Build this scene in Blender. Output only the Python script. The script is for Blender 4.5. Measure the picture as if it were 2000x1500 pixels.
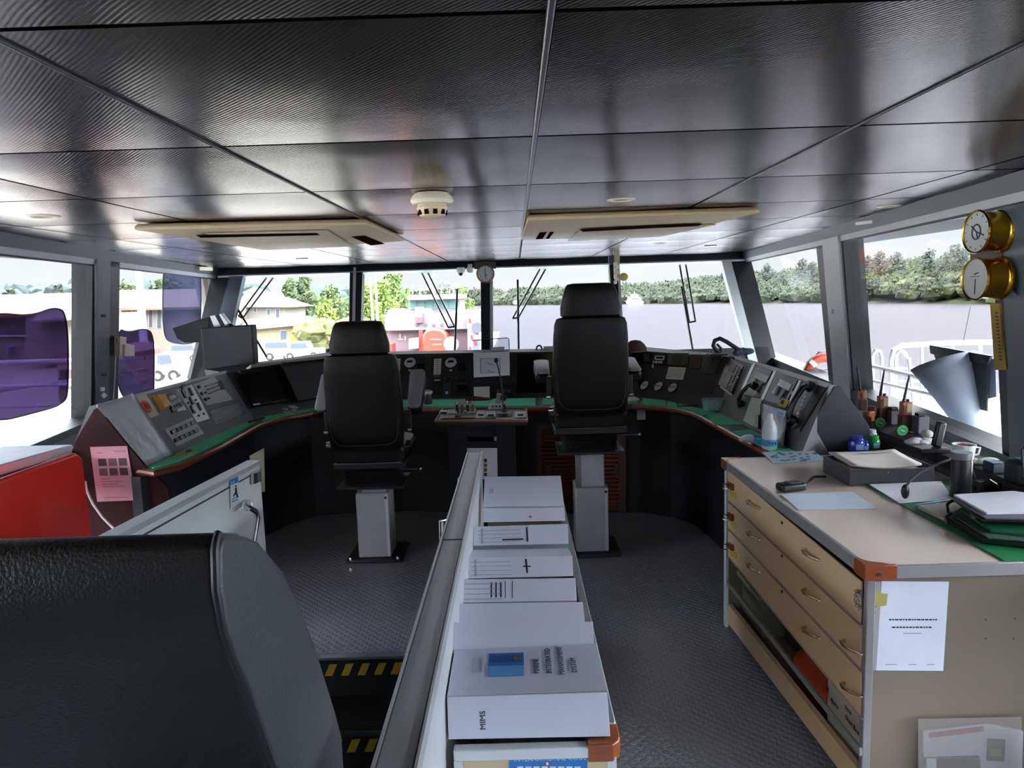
import bpy, bmesh, math, random
import numpy as np
from mathutils import Vector, Matrix, noise as mnoise
random.seed(7)
C = bpy.context.scene.collection
scene = bpy.context.scene
for o in list(bpy.data.objects): bpy.data.objects.remove(o)

# ------------------------------------------------------------------ camera
FPX = 1394.0; EYE = 1.6
PITCH = math.radians(7.16); YAW = math.radians(-0.458); ROLL = math.radians(1.79)
_cy, _sy, _cp, _sp = math.cos(YAW), math.sin(YAW), math.cos(PITCH), math.sin(PITCH)
FW = Vector((_sy*_cp, _cy*_cp, -_sp)); _R = Vector((_cy, -_sy, 0)); _U = _R.cross(FW)
RT = _R*math.cos(ROLL) - _U*math.sin(ROLL); UP = _U*math.cos(ROLL) + _R*math.sin(ROLL)
cam = bpy.data.cameras.new('camera'); cam.sensor_width = 36; cam.lens = FPX/2000*36
cam.clip_start = 0.05; cam.clip_end = 6000
camo = bpy.data.objects.new('camera', cam); C.objects.link(camo)
camo.matrix_world = Matrix(((RT.x, UP.x, -FW.x, 0), (RT.y, UP.y, -FW.y, 0), (RT.z, UP.z, -FW.z, EYE), (0, 0, 0, 1)))
scene.camera = camo

# ------------------------------------------------------------------ exposure, sky, sun
vs = scene.view_settings
vs.view_transform = 'Standard'; vs.look = 'None'; vs.gamma = 1; vs.use_curve_mapping = False
vs.exposure = 2.55
SKY = 1.0
world = bpy.data.worlds.new('sky'); scene.world = world; world.use_nodes = True
nt = world.node_tree; nt.nodes.clear()
def wn(t, **k):
    n = nt.nodes.new(t)
    for a, b in k.items(): setattr(n, a, b)
    return n
tc = wn('ShaderNodeTexCoord'); mp = wn('ShaderNodeMapping'); mp.inputs['Scale'].default_value = (1, 1, 4.5)
nz = wn('ShaderNodeTexNoise'); nz.inputs['Scale'].default_value = 2.6; nz.inputs['Detail'].default_value = 7; nz.inputs['Roughness'].default_value = 0.6
cr = wn('ShaderNodeValToRGB'); cr.color_ramp.elements[0].position = 0.42; cr.color_ramp.elements[1].position = 0.62
cr.color_ramp.elements[0].color = (0.62, 0.78, 0.90, 1); cr.color_ramp.elements[1].color = (0.97, 0.97, 0.96, 1)
sx = wn('ShaderNodeSeparateXYZ'); rp = wn('ShaderNodeValToRGB')
rp.color_ramp.elements[0].position = 0.0; rp.color_ramp.elements[0].color = (0.86, 0.93, 0.98, 1)
rp.color_ramp.elements[1].position = 0.22; rp.color_ramp.elements[1].color = (0, 0, 0, 1)
mxc = wn('ShaderNodeMixRGB'); 
fac = wn('ShaderNodeMapRange'); fac.inputs['From Min'].default_value = 0.0; fac.inputs['From Max'].default_value = 0.16
bg = wn('ShaderNodeBackground'); wo = wn('ShaderNodeOutputWorld')
# bright high overcast: dim at the horizon, brightest in the middle heights
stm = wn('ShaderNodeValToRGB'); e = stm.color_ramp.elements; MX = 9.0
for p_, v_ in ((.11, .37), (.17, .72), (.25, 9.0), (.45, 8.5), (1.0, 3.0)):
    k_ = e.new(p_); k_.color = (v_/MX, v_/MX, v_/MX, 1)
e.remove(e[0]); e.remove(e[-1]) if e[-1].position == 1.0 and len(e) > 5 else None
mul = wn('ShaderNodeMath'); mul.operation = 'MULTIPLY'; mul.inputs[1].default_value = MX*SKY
L = nt.links.new
L(tc.outputs['Generated'], mp.inputs['Vector']); L(mp.outputs[0], nz.inputs['Vector']); L(nz.outputs['Fac'], cr.inputs['Fac'])
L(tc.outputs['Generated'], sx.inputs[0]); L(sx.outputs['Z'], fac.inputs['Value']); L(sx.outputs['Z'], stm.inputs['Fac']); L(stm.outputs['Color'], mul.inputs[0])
L(fac.outputs[0], mxc.inputs['Fac']); mxc.inputs['Color1'].default_value = (0.86, 0.91, 0.93, 1); L(cr.outputs['Color'], mxc.inputs['Color2'])
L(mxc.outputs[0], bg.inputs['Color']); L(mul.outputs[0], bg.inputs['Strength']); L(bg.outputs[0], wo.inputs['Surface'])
sun = bpy.data.lights.new('sun', 'SUN'); sun.energy = 0.5; sun.angle = 0.05; sun.color = (1, 0.96, 0.88)
suno = bpy.data.objects.new('sun', sun); C.objects.link(suno)
suno.rotation_euler = Vector((0.10, 0.42, -0.9)).to_track_quat('-Z', 'Y').to_euler(); suno.location = (0, 0, 40)

# ------------------------------------------------------------------ pixel -> point on a known plane of the place
def _ray(u, v): return FW*FPX + RT*(u-1000) + UP*(750-v)
E0 = Vector((0, 0, EYE))
def PZ(u, v, z): d = _ray(u, v); return E0 + d*((z-EYE)/d.z)
def PY(u, v, y): d = _ray(u, v); return E0 + d*(y/d.y)
def PX(u, v, x): d = _ray(u, v); return E0 + d*(x/d.x)
class Plane:
    def __init__(s, a, b, c):
        s.a = Vector(a); s.n = (Vector(b)-s.a).cross(Vector(c)-s.a).normalized()
        if s.n.dot(E0-s.a) < 0: s.n = -s.n          # normal looks to the room side
    def at(s, u, v, h=0.0):
        a = s.a + s.n*h; d = _ray(u, v); return E0 + d*((a-E0).dot(s.n)/d.dot(s.n))

# ------------------------------------------------------------------ materials
def lin(c):
    if isinstance(c, str):
        c = c.lstrip('#'); c = [int(c[i:i+2], 16)/255 for i in (0, 2, 4)]
        return tuple(x/12.92 if x <= .04045 else ((x+.055)/1.055)**2.4 for x in c)
    return tuple(c)
MATS = {}
def mat(name, col, rough=0.5, metal=0.0, var=0.06, bump=0.0, bscale=60, nscale=8, spec=0.5, emis=0, coat=0, alpha=None, trans=0, sheen=0):
    if name in MATS: return MATS[name]
    m = bpy.data.materials.new(name); m.use_nodes = True; n = m.node_tree; b = n.nodes['Principled BSDF']
    col = lin(col)
    tcn = n.nodes.new('ShaderNodeTexCoord')
    ns = n.nodes.new('ShaderNodeTexNoise'); ns.inputs['Scale'].default_value = nscale; ns.inputs['Detail'].default_value = 4
    n.links.new(tcn.outputs['Object'], ns.inputs['Vector'])
    r = n.nodes.new('ShaderNodeValToRGB'); e = r.color_ramp.elements
    e[0].position = .3; e[1].position = .7
    e[0].color = tuple(max(0, c*(1-var)) for c in col)+(1,); e[1].color = tuple(min(1, c*(1+var)) for c in col)+(1,)
    n.links.new(ns.outputs['Fac'], r.inputs['Fac']); n.links.new(r.outputs['Color'], b.inputs['Base Color'])
    b.inputs['Roughness'].default_value = rough; b.inputs['Metallic'].default_value = metal
    b.inputs['Specular IOR Level'].default_value = spec; b.inputs['Coat Weight'].default_value = coat
    b.inputs['Transmission Weight'].default_value = trans
    if sheen: b.inputs['Sheen Weight'].default_value = sheen
    if alpha is not None: b.inputs['Alpha'].default_value = alpha
    if emis:
        b.inputs['Emission Strength'].default_value = emis; n.links.new(r.outputs['Color'], b.inputs['Emission Color'])
    if bump:
        n2 = n.nodes.new('ShaderNodeTexNoise'); n2.inputs['Scale'].default_value = bscale; n2.inputs['Detail'].default_value = 3
        n.links.new(tcn.outputs['Object'], n2.inputs['Vector'])
        bp = n.nodes.new('ShaderNodeBump'); bp.inputs['Strength'].default_value = bump; bp.inputs['Distance'].default_value = .01
        n.links.new(n2.outputs['Fac'], bp.inputs['Height']); n.links.new(bp.outputs[0], b.inputs['Normal'])
    MATS[name] = m; return m

# ------------------------------------------------------------------ mesh building
class MB:
    def __init__(s): s.v = []; s.f = []
    def _add(s, vs_, fs):
        k = len(s.v); s.v += [Vector(v) for v in vs_]; s.f += [tuple(i+k for i in f) for f in fs]; return s
    def box(s, c, d, rot=None):
        x, y, z = d[0]/2, d[1]/2, d[2]/2; c = Vector(c)
        vv = [Vector(p) for p in ((-x,-y,-z),(x,-y,-z),(x,y,-z),(-x,y,-z),(-x,-y,z),(x,-y,z),(x,y,z),(-x,y,z))]
        if rot is not None: vv = [rot @ p for p in vv]
        return s._add([c+p for p in vv], [(0,3,2,1),(4,5,6,7),(0,1,5,4),(1,2,6,5),(2,3,7,6),(3,0,4,7)])
    def span(s, a, b):                              # axis-aligned box between two corners
        a, b = Vector(a), Vector(b); return s.box((a+b)/2, [abs(b[i]-a[i]) for i in range(3)])
    def prism(s, pts, vec):
        pts = [Vector(p) for p in pts]; vec = Vector(vec); n = len(pts)
        return s._add(pts+[p+vec for p in pts], [tuple(range(n)), tuple(range(2*n-1, n-1, -1))]+[(i, i+n, (i+1) % n+n, (i+1) % n) for i in range(n)])
    def quad(s, *p): return s._add(p, [tuple(range(len(p)))])
    def loft(s, rings, cap=True):
        n = len(rings[0]); k = len(s.v)
        for r in rings: s.v += [Vector(p) for p in r]
        for j in range(len(rings)-1):
            for i in range(n): s.f.append((k+j*n+i, k+j*n+(i+1) % n, k+(j+1)*n+(i+1) % n, k+(j+1)*n+i))
        if cap: s.f.append(tuple(k+i for i in range(n))[::-1]); s.f.append(tuple(k+(len(rings)-1)*n+i for i in range(n)))
        return s
    def tube(s, path, r, n=8, cap=True):
        path = [Vector(p) for p in path]; rings = []; ref = None
        for i, p in enumerate(path):
            t = (path[min(i+1, len(path)-1)]-path[max(i-1, 0)]).normalized()
            if ref is None: ref = t.orthogonal().normalized()
            ref = (ref - t*ref.dot(t)).normalized(); q = t.cross(ref)
            rr = r[i] if isinstance(r, (list, tuple)) else r
            rings.append([p + (ref*math.cos(2*math.pi*k/n)+q*math.sin(2*math.pi*k/n))*rr for k in range(n)])
        return s.loft(rings, cap)
    def cyl(s, a, b, r, r2=None, n=20): return s.tube([a, b], [r, r if r2 is None else r2], n)
    def lathe(s, prof, o, axis=(0, 0, 1), n=24):
        o = Vector(o); ax = Vector(axis).normalized(); u = ax.orthogonal().normalized(); w = ax.cross(u)
        return s.loft([[o+ax*z+(u*math.cos(2*math.pi*k/n)+w*math.sin(2*math.pi*k/n))*max(r, 1e-4) for k in range(n)] for r, z in prof])
    def ball(s, c, r, n=12, m=8, rot=None):
        c = Vector(c); r = (r, r, r) if not isinstance(r, (tuple, list)) else r; rings = []
        for j in range(m+1):
            t = -math.pi/2+math.pi*j/m; cr_ = max(math.cos(t), 1e-3)
            rg = [Vector((r[0]*cr_*math.cos(2*math.pi*k/n), r[1]*cr_*math.sin(2*math.pi*k/n), r[2]*math.sin(t))) for k in range(n)]
            rings.append([c+(rot @ p if rot is not None else p) for p in rg])
        return s.loft(rings)
    def build(s, name, m, parent=None, bevel=0, seg=2, smooth=35, sub=0, weld=False, **tags):
        me = bpy.data.meshes.new(name); me.from_pydata([tuple(v) for v in s.v], [], s.f); me.update()
        bm = bmesh.new(); bm.from_mesh(me)
        if weld: bmesh.ops.remove_doubles(bm, verts=bm.verts, dist=.0001)
        bmesh.ops.recalc_face_normals(bm, faces=bm.faces); bm.to_mesh(me); bm.free()
        if smooth:
            me.polygons.foreach_set('use_smooth', [True]*len(me.polygons))
            if not sub: me.set_sharp_from_angle(angle=math.radians(smooth))
        for mm in (m if isinstance(m, (list, tuple)) else [m]): me.materials.append(mm)
        o = bpy.data.objects.new(name, me); C.objects.link(o)
        if parent is not None: adopt(o, parent)
        if bevel:
            md = o.modifiers.new('bevel', 'BEVEL'); md.width = bevel; md.segments = seg; md.limit_method = 'ANGLE'; md.angle_limit = math.radians(35)
        if sub:
            md = o.modifiers.new('sub', 'SUBSURF'); md.levels = sub; md.render_levels = sub
        tag(o, **tags); return o
WORLDLOC = {}
def adopt(o, parent):
    o.parent = parent
    loc = WORLDLOC.get(parent.name)
    if loc is not None: o.matrix_parent_inverse = loc.inverted()
def tag(o, label=None, cat=None, group=None, kind=None):
    if label: o['label'] = label
    if cat: o['category'] = cat
    if group: o['group'] = group
    if kind: o['kind'] = kind
    return o
def T(name, label, cat, loc=(0, 0, 0), group=None):
    o = bpy.data.objects.new(name, None); C.objects.link(o); o.location = Vector(loc); o.empty_display_size = .1
    WORLDLOC[o.name] = Matrix.Translation(Vector(loc)); return tag(o, label, cat, group)
def copy_tree(o, loc=None, rz=0, label=None, parent=None, group=None):
    c = o.copy(); C.objects.link(c)
    if parent is not None: c.parent = parent
    if loc is not None: c.location = Vector(loc); c.rotation_euler.z = rz
    if label: c['label'] = label
    if group: c['group'] = group
    for ch in list(o.children): copy_tree(ch, parent=c)
    return c
def plate(name, m, parent, plane, px, h, h0=0.0, bevel=0, **tags):   # a slab of thickness h lying on a sloped panel
    mb = MB(); mb.prism([plane.at(u, v, h0) for u, v in px], plane.n*h); return mb.build(name, m, parent, bevel=bevel, **tags)
def disc(name, m, parent, plane, c, r, h, h0=0.0, n=28, **tags):
    p = plane.at(c[0], c[1], h0); return MB().cyl(p, p+plane.n*h, r, n=n).build(name, m, parent, **tags)
_FONT = {}
def text(name, s, size, org, xd, yd, m, parent=None, thick=0.0004, align='LEFT', **tags):
    cu = bpy.data.curves.new('t', 'FONT'); cu.body = s; cu.size = size; cu.extrude = thick; cu.align_x = align; cu.resolution_u = 2
    to = bpy.data.objects.new('t', cu); C.objects.link(to); bpy.context.view_layer.update()
    me = bpy.data.meshes.new_from_object(to.evaluated_get(bpy.context.evaluated_depsgraph_get()))
    bpy.data.objects.remove(to); bpy.data.curves.remove(cu)
    xd = Vector(xd).normalized(); yd = Vector(yd); yd = (yd-xd*yd.dot(xd)).normalized(); z = xd.cross(yd); o3 = Vector(org)
    for v in me.vertices: v.co = o3 + xd*v.co.x + yd*v.co.y + z*v.co.z
    me.name = name; me.materials.clear(); me.materials.append(m)
    o = bpy.data.objects.new(name, me); C.objects.link(o)
    if parent is not None: adopt(o, parent)
    return tag(o, **tags)
def struct(mb, name, m, **k): return mb.build(name, m, kind='structure', **k)
def lerp(a, b, t): return Vector(a)*(1-t)+Vector(b)*t
def inset(pts, k):
    c = sum((Vector(p) for p in pts), Vector())/len(pts); return [Vector(p)*(1-k)+c*k for p in pts]

# common materials
M_black = mat('black_plastic', '#15161a', .45, var=.15)
M_leather = mat('black_leather', '#08080a', .42, bump=.25, bscale=220, var=.1, spec=.3)
M_grey = mat('panel_grey', '#7b7f86', .45, var=.05)
M_dgrey = mat('dark_grey', '#3a3d44', .5, var=.08)
M_white = mat('white_paint', '#e4e6ea', .45, var=.03)
M_paper = mat('paper', '#e9ebf4', .7, var=.02)
M_chrome = mat('chrome', '#d8d8da', .15, metal=1)
M_alu = mat('aluminium', '#b9bcc2', .35, metal=.85, var=.04)
M_ink = mat('ink', '#1c2030', .7)
M_wood = mat('varnished_wood', '#7a3a1c', .35, var=.3, nscale=25, coat=.3)
M_brass = mat('brass', '#c9962e', .22, metal=1, var=.08)
M_green = mat('green_mat', '#62e6b8', .55, var=.05)
M_cream = mat('cream_plastic', '#d9cdb4', .5, var=.03)
M_blue = mat('label_blue', '#2c7fc4', .5)
M_red = mat('red_paint', '#d42318', .35, var=.04)
M_glassy = mat('clear_film', '#dfe8f0', .12, alpha=.35, spec=.8)
# ================================================================== the room shell
WFRONT = Plane((0, 10.35, 2.0), (1, 10.35, 2.0), (0, 9.55, .85))
_a, _b, _c = WFRONT.at(1453, 497), WFRONT.at(1514, 712), PX(1644, 465, 2.72)
WRIGHT = Plane(_a, _b, _c)
_a, _b, _c = WFRONT.at(424, 528), WFRONT.at(370, 740), PX(233, 515, -3.6)
WLEFT = Plane(_a, _b, _c)
CEIL = 2.09; PAN = 1.0; SEAM0 = 0.078; ROW0 = 1.322
def onp(pl, x=None, y=None, z=None):               # point of a wall plane from two coordinates
    n, a = pl.n, pl.a
    if x is None: x = a.x - (n.y*(y-a.y)+n.z*(z-a.z))/n.x; return Vector((x, y, z))
    y = a.y - (n.x*(x-a.x)+n.z*(z-a.z))/n.y; return Vector((x, y, z))

# floor: raised studded rubber deck with a stairwell on the left
def rubber():
    m = bpy.data.materials.new('studded_rubber'); m.use_nodes = True; n = m.node_tree; b = n.nodes['Principled BSDF']
    t = n.nodes.new('ShaderNodeTexCoord'); mpn = n.nodes.new('ShaderNodeMapping'); mpn.inputs['Scale'].default_value = (34, 34, 34)
    mpn.inputs['Rotation'].default_value = (0, 0, .785)
    v = n.nodes.new('ShaderNodeTexVoronoi'); v.inputs['Randomness'].default_value = 0; v.inputs['Scale'].default_value = 1
    n.links.new(t.outputs['Object'], mpn.inputs[0]); n.links.new(mpn.outputs[0], v.inputs['Vector'])
    mr = n.nodes.new('ShaderNodeMapRange'); mr.inputs['From Min'].default_value = .30; mr.inputs['From Max'].default_value = .42
    mr.inputs['To Min'].default_value = 1; mr.inputs['To Max'].default_value = 0
    n.links.new(v.outputs['Distance'], mr.inputs['Value'])
    bp = n.nodes.new('ShaderNodeBump'); bp.inputs['Strength'].default_value = .9; bp.inputs['Distance'].default_value = .004
    n.links.new(mr.outputs[0], bp.inputs['Height']); n.links.new(bp.outputs[0], b.inputs['Normal'])
    ns = n.nodes.new('ShaderNodeTexNoise'); ns.inputs['Scale'].default_value = 3; r = n.nodes.new('ShaderNodeValToRGB')
    r.color_ramp.elements[0].color = lin('#70727c')+(1,); r.color_ramp.elements[1].color = lin('#888a96')+(1,)
    n.links.new(t.outputs['Object'], ns.inputs['Vector']); n.links.new(ns.outputs['Fac'], r.inputs['Fac']); n.links.new(r.outputs[0], b.inputs['Base Color'])
    b.inputs['Roughness'].default_value = .30; return m
M_rubber = rubber()
SX0, SX1, SY0, SY1 = -1.10, -0.24, 1.2, 3.075
mb = MB()
for a, b_ in (((-4.6, SY1, -.06), (4.0, 11.0, 0)), ((SX1, -3.2, -.06), (4.0, SY1, 0)), ((-4.6, -3.2, -.06), (SX0, SY1, 0)), ((SX0, -3.2, -.06), (SX1, SY0, 0))): mb.span(a, b_)
struct(mb, 'floor', M_rubber)
M_dstep = mat('stair_black', '#141519', .6)
M_yel = mat('hazard_yellow', '#c4a02c', .6)
mb = MB(); mb.span((SX0-.02, SY0, -1.9), (SX0, SY1, -.06)); mb.span((SX1, SY0, -1.9), (SX1+.02, SY1, -.06)); mb.span((SX0, SY1, -1.9), (SX1, SY1+.02, -.06)); mb.span((SX0, SY0-.02, -1.9), (SX1, SY0, -.06))
struct(mb, 'trim_1', M_dstep)
st = T('companion_stairs', 'dark steps with yellow black hazard nosings descending beside the divider', 'stairs', (-.67, 2.2, -1.0))
for k in range(5):
    y = 3.07-k*.26; z = -.2*(k+1)
    s_ = MB().span((SX0+.01, y-.27, z-.03), (SX1-.01, y, z)).build('tread', M_dstep, st)
    MB().span((SX0+.01, y-.005, z), (SX1-.01, y+.003, z+.17)).build('riser', M_dstep, st)
    nb = MB(); hb = MB()
    for q in range(11):
        x = SX0+.03+q*.075; zz = z+.10
        hb.prism([(x, y-.012, zz), (x+.035, y-.012, zz), (x+.06, y-.012, zz+.055), (x+.025, y-.012, zz+.055)], (0, .006, 0))
    hb.build('hazard_stripe', M_yel, st)
    MB().span((SX0+.01, y-.03, z+.185), (SX1-.01, y+.004, z+.197)).build('nosing', M_alu if k == 0 else M_dgrey, st, label='metal edge strip')

# ceiling: glossy ribbed metal panels, slightly dished, in a one metre grid
def ceil_mat():
    m = bpy.data.materials.new('ribbed_ceiling_metal'); m.use_nodes = True; n = m.node_tree; b = n.nodes['Principled BSDF']
    b.inputs['Metallic'].default_value = .9; b.inputs['Roughness'].default_value = .21
    b.inputs['Anisotropic'].default_value = .55
    t = n.nodes.new('ShaderNodeTexCoord'); w = n.nodes.new('ShaderNodeTexWave'); w.inputs['Scale'].default_value = 42; w.bands_direction = 'DIAGONAL'
    n.links.new(t.outputs['Object'], w.inputs['Vector'])
    ns = n.nodes.new('ShaderNodeTexNoise'); ns.inputs['Scale'].default_value = 2.2; ns.inputs['Detail'].default_value = 1
    n.links.new(t.outputs['Object'], ns.inputs['Vector'])
    b1 = n.nodes.new('ShaderNodeBump'); b1.inputs['Strength'].default_value = .14; b1.inputs['Distance'].default_value = .002
    b2 = n.nodes.new('ShaderNodeBump'); b2.inputs['Strength'].default_value = .25; b2.inputs['Distance'].default_value = .02
    n.links.new(w.outputs['Fac'], b1.inputs['Height']); n.links.new(ns.outputs['Fac'], b2.inputs['Height'])
    n.links.new(b2.outputs[0], b1.inputs['Normal']); n.links.new(b1.outputs[0], b.inputs['Normal'])
    r = n.nodes.new('ShaderNodeValToRGB'); r.color_ramp.elements[0].color = lin('#5e5754')+(1,); r.color_ramp.elements[1].color = lin('#696260')+(1,)
    n.links.new(ns.outputs['Fac'], r.inputs['Fac']); n.links.new(r.outputs[0], b.inputs['Base Color'])
    return m
M_ceil = ceil_mat()
mb = MB(); g = .009
def ceil_x(y, side): return (onp(WRIGHT, y=min(y, 10.4), z=CEIL) if side > 0 else onp(WLEFT, y=min(y, 10.4), z=CEIL)).x
def gridpanel(x0, x1, y0, y1):
    N = 6; k = len(mb.v)
    for j in range(N+1):
        for i in range(N+1):
            s_, t_ = i/N, j/N; y = y0+(y1-y0)*t_
            a_ = x0; b_ = x1
            x = a_+(b_-a_)*s_; lo, hi = ceil_x(y, -1), ceil_x(y, 1); x = min(max(x, lo), hi)
            z = CEIL - .006*math.sin(math.pi*s_)*math.sin(math.pi*t_) - (.004 if 0 < s_ < 1 and 0 < t_ < 1 else 0)
            mb.v.append(Vector((x, y, z)))
    for j in range(N):
        for i in range(N): q = k+j*(N+1)+i; mb.f.append((q, q+1, q+N+2, q+N+1))
for i in range(-5, 5):
    x0 = SEAM0+i*PAN+g; x1 = x0+PAN-2*g
    if i == -5: x0 -= .6
    for j in range(-5, 10):
        y0 = ROW0+j*PAN+g; y1 = min(y0+PAN-2*g, 10.36)
        if y1 > y0: gridpanel(x0, x1, y0, y1)
struct(mb, 'ceiling', M_ceil)
mb = MB(); mb.span((-5, -3.4, CEIL+.02), (4.5, 10.5, CEIL+.12)); mb.span((-5, -3.4, CEIL+.12), (4.5, 11.3, CEIL+.2)); struct(mb, 'trim_2', mat('void_black', '#050506', .9))
mb = MB()
mb.span((SEAM0-.008, -3, CEIL-.010), (SEAM0+.006, 6.3, CEIL+.01)); struct(mb, 'trim_3', mat('seam_trim', '#77787c', .3, metal=.9), bevel=.004)
mb = MB(); mb.span((SEAM0-PAN-.004, -3, CEIL-.008), (SEAM0-PAN+.004, 6.9, CEIL+.01)); mb.span((SEAM0+PAN-.003, -3, CEIL-.007), (SEAM0+PAN+.003, 4.0, CEIL+.01)); struct(mb, 'trim_4', MATS['seam_trim'], bevel=.004)

# wall frames: pillars and heads traced on the wall planes, given 14 cm of depth outwards
M_frame = mat('frame_bluegrey', '#4b525b', .45, var=.06)
M_frame_d = mat('frame_dark', '#17181c', .5)
M_frame_l = mat('frame_light', '#a9adb0', .4)
def pil(name, m, plane, px, depth=.14, h=0.0, **k):
    mb = MB(); mb.prism([plane.at(u, v, h) for u, v in px], -plane.n*depth); return struct(mb, name, m, **k)
def seg(mb, pl, p, q, zlo, zhi, dep, h=0.0):      # horizontal strip on a wall plane
    mb.prism([Vector(p[:2]+(zlo,)) if False else onpt(pl, p, zlo)+pl.n*h, onpt(pl, q, zlo)+pl.n*h, onpt(pl, q, zhi)+pl.n*h, onpt(pl, p, zhi)+pl.n*h], -pl.n*dep)
def onpt(pl, c, z):                                # c = x for the front wall, y for side walls
    return onp(pl, x=c, z=z) if pl is WFRONT else onp(pl, y=c, z=z)
# front wall
mb = MB()
for a, b_ in (((-4.3), 3.35),):
    seg(mb, WFRONT, a, b_, .0, .80, .14)
struct(mb, 'wall_front', M_frame_d)
mb = MB(); seg(mb, WFRONT, -4.25, 3.3, 1.985, 2.09, .03, h=.03); struct(mb, 'trim_5', mat('beam_dark', '#24272d', .4))
mb = MB(); seg(mb, WFRONT, -4.25, 3.3, 1.968, 1.986, .02, h=.02); seg(mb, WFRONT, -4.25, 3.3, 1.986, 2.09, .05, h=-.02); struct(mb, 'trim_6', M_frame_l)
k = 7
for px in ([(683,520),(708,520),(703,700),(680,700)], [(938,515),(962,515),(963,700),(940,700)], [(1190,512),(1210,512),(1221,700),(1200,700)]):
    pil('trim_%d' % k, M_frame_d, WFRONT, px, .16, .02, bevel=.01); k += 1
for px in ([(690,522),(695,522),(692,700),(686,700)], [(957,518),(961,518),(962,700),(957,700)], [(1206,515),(1210,515),(1219,700),(1214,700)]):
    pil('trim_%d' % k, M_frame_l, WFRONT, px, .03, .04); k += 1
# corner pillars
pil('trim_%d' % k, M_frame_l, WFRONT, [(1406,497),(1424,494),(1489,740),(1472,740)], .1, .02); k += 1
pil('trim_%d' % k, M_frame_d, WFRONT, [(1421,494),(1462,488),(1526,740),(1474,720)], .16, .0); k += 1
pil('trim_%d' % k, M_frame, WFRONT, [(452,524),(478,524),(420,780),(384,780)], .1, .02); k += 1
pil('trim_%d' % k, M_frame_d, WFRONT, [(418,520),(455,522),(418,700),(360,760)], .16, .0); k += 1
# side walls
def sidewall(pl, name, yr, n0, ends):
    global k
    mb = MB(); seg(mb, pl, -3.2, 9.95, .0, .60, .14); seg(mb, pl, -3.2, 9.95, -.02, .0, .14); struct(mb, name, mat('wall_grey', '#5b6067', .6))
    mb = MB(); seg(mb, pl, -3.2, 10.38, 2.0, 2.09, .16, h=.03); struct(mb, 'trim_%d' % k, mat('beam_grey', '#42474e', .4)); k += 1
    mb = MB(); seg(mb, pl, -3.2, 10.36, 1.955, 2.0, .16, h=.012); struct(mb, 'trim_%d' % k, M_frame_l); k += 1
    mb = MB(); seg(mb, pl, -3.2, 10.36, 1.94, 1.956, .05, h=.0); struct(mb, 'trim_%d' % k, M_frame_d); k += 1
sidewall(WRIGHT, 'wall_right', 0, 0, 0); sidewall(WLEFT, 'wall_left', 0, 0, 0)
# right pillars
pil('trim_%d' % k, M_frame_d, WRIGHT, [(1592,460),(1606,458),(1633,790),(1623,790)], .16, .0); k += 1
pil('trim_%d' % k, M_frame_l, WRIGHT, [(1604,460),(1635,455),(1662,790),(1631,790)], .12, .03, bevel=.004); k += 1
pil('trim_%d' % k, M_frame_d, WRIGHT, [(1633,455),(1645,452),(1671,795),(1659,795)], .16, .0); k += 1
pil('trim_%d' % k, M_frame_d, WRIGHT, [(1935,415),(1975,408),(1990,900),(1958,890)], .16, .0); k += 1
pil('trim_%d' % k, mat('frame_bluegreen', '#566169', .45), WRIGHT, [(1952,405),(2080,380),(2080,960),(1972,930)], .14, .04, bevel=.006); k += 1
# left pillars
pil('trim_%d' % k, M_frame_d, WLEFT, [(181,505),(193,506),(191,860),(177,860)], .16, .0); k += 1
pil('trim_%d' % k, M_frame, WLEFT, [(190,506),(216,508),(213,850),(189,850)], .12, .03, bevel=.004); k += 1
pil('trim_%d' % k, M_frame_d, WLEFT, [(213,508),(234,511),(230,850),(211,850)], .16, .012); k += 1
# sills
mb = MB(); seg(mb, WRIGHT, -3.2, 9.9, .60, .665, .16, h=.02); struct(mb, 'trim_%d' % k, M_frame_d); k += 1
mb = MB(); seg(mb, WLEFT, -3.2, 9.9, .56, .625, .16, h=.02); struct(mb, 'trim_%d' % k, M_frame_d); k += 1
# aft part of the side walls and the aft bulkhead (behind the photographer), with windows of their own
for pl in (WRIGHT, WLEFT):
    mb = MB()
    for y in ((2.3, 2.6), (-3.2, -.35)):
        mb.prism([onp(pl, y=y[0], z=.6), onp(pl, y=y[1], z=.6), onp(pl, y=y[1], z=1.96), onp(pl, y=y[0], z=1.96)], -pl.n*.14)
    struct(mb, 'trim_%d' % k, M_frame); k += 1
mb = MB(); mb.span((-4, -3.3, 0), (3.4, -3.2, 1.25)); mb.span((-4, -3.3, 1.75), (3.4, -3.2, 2.1))
for x in (-3.2, -1.5, .1, 1.6, 2.6): mb.span((x-.2, -3.3, 1.25), (x+.2, -3.2, 1.75))
struct(mb, 'wall_back', M_frame)
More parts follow.
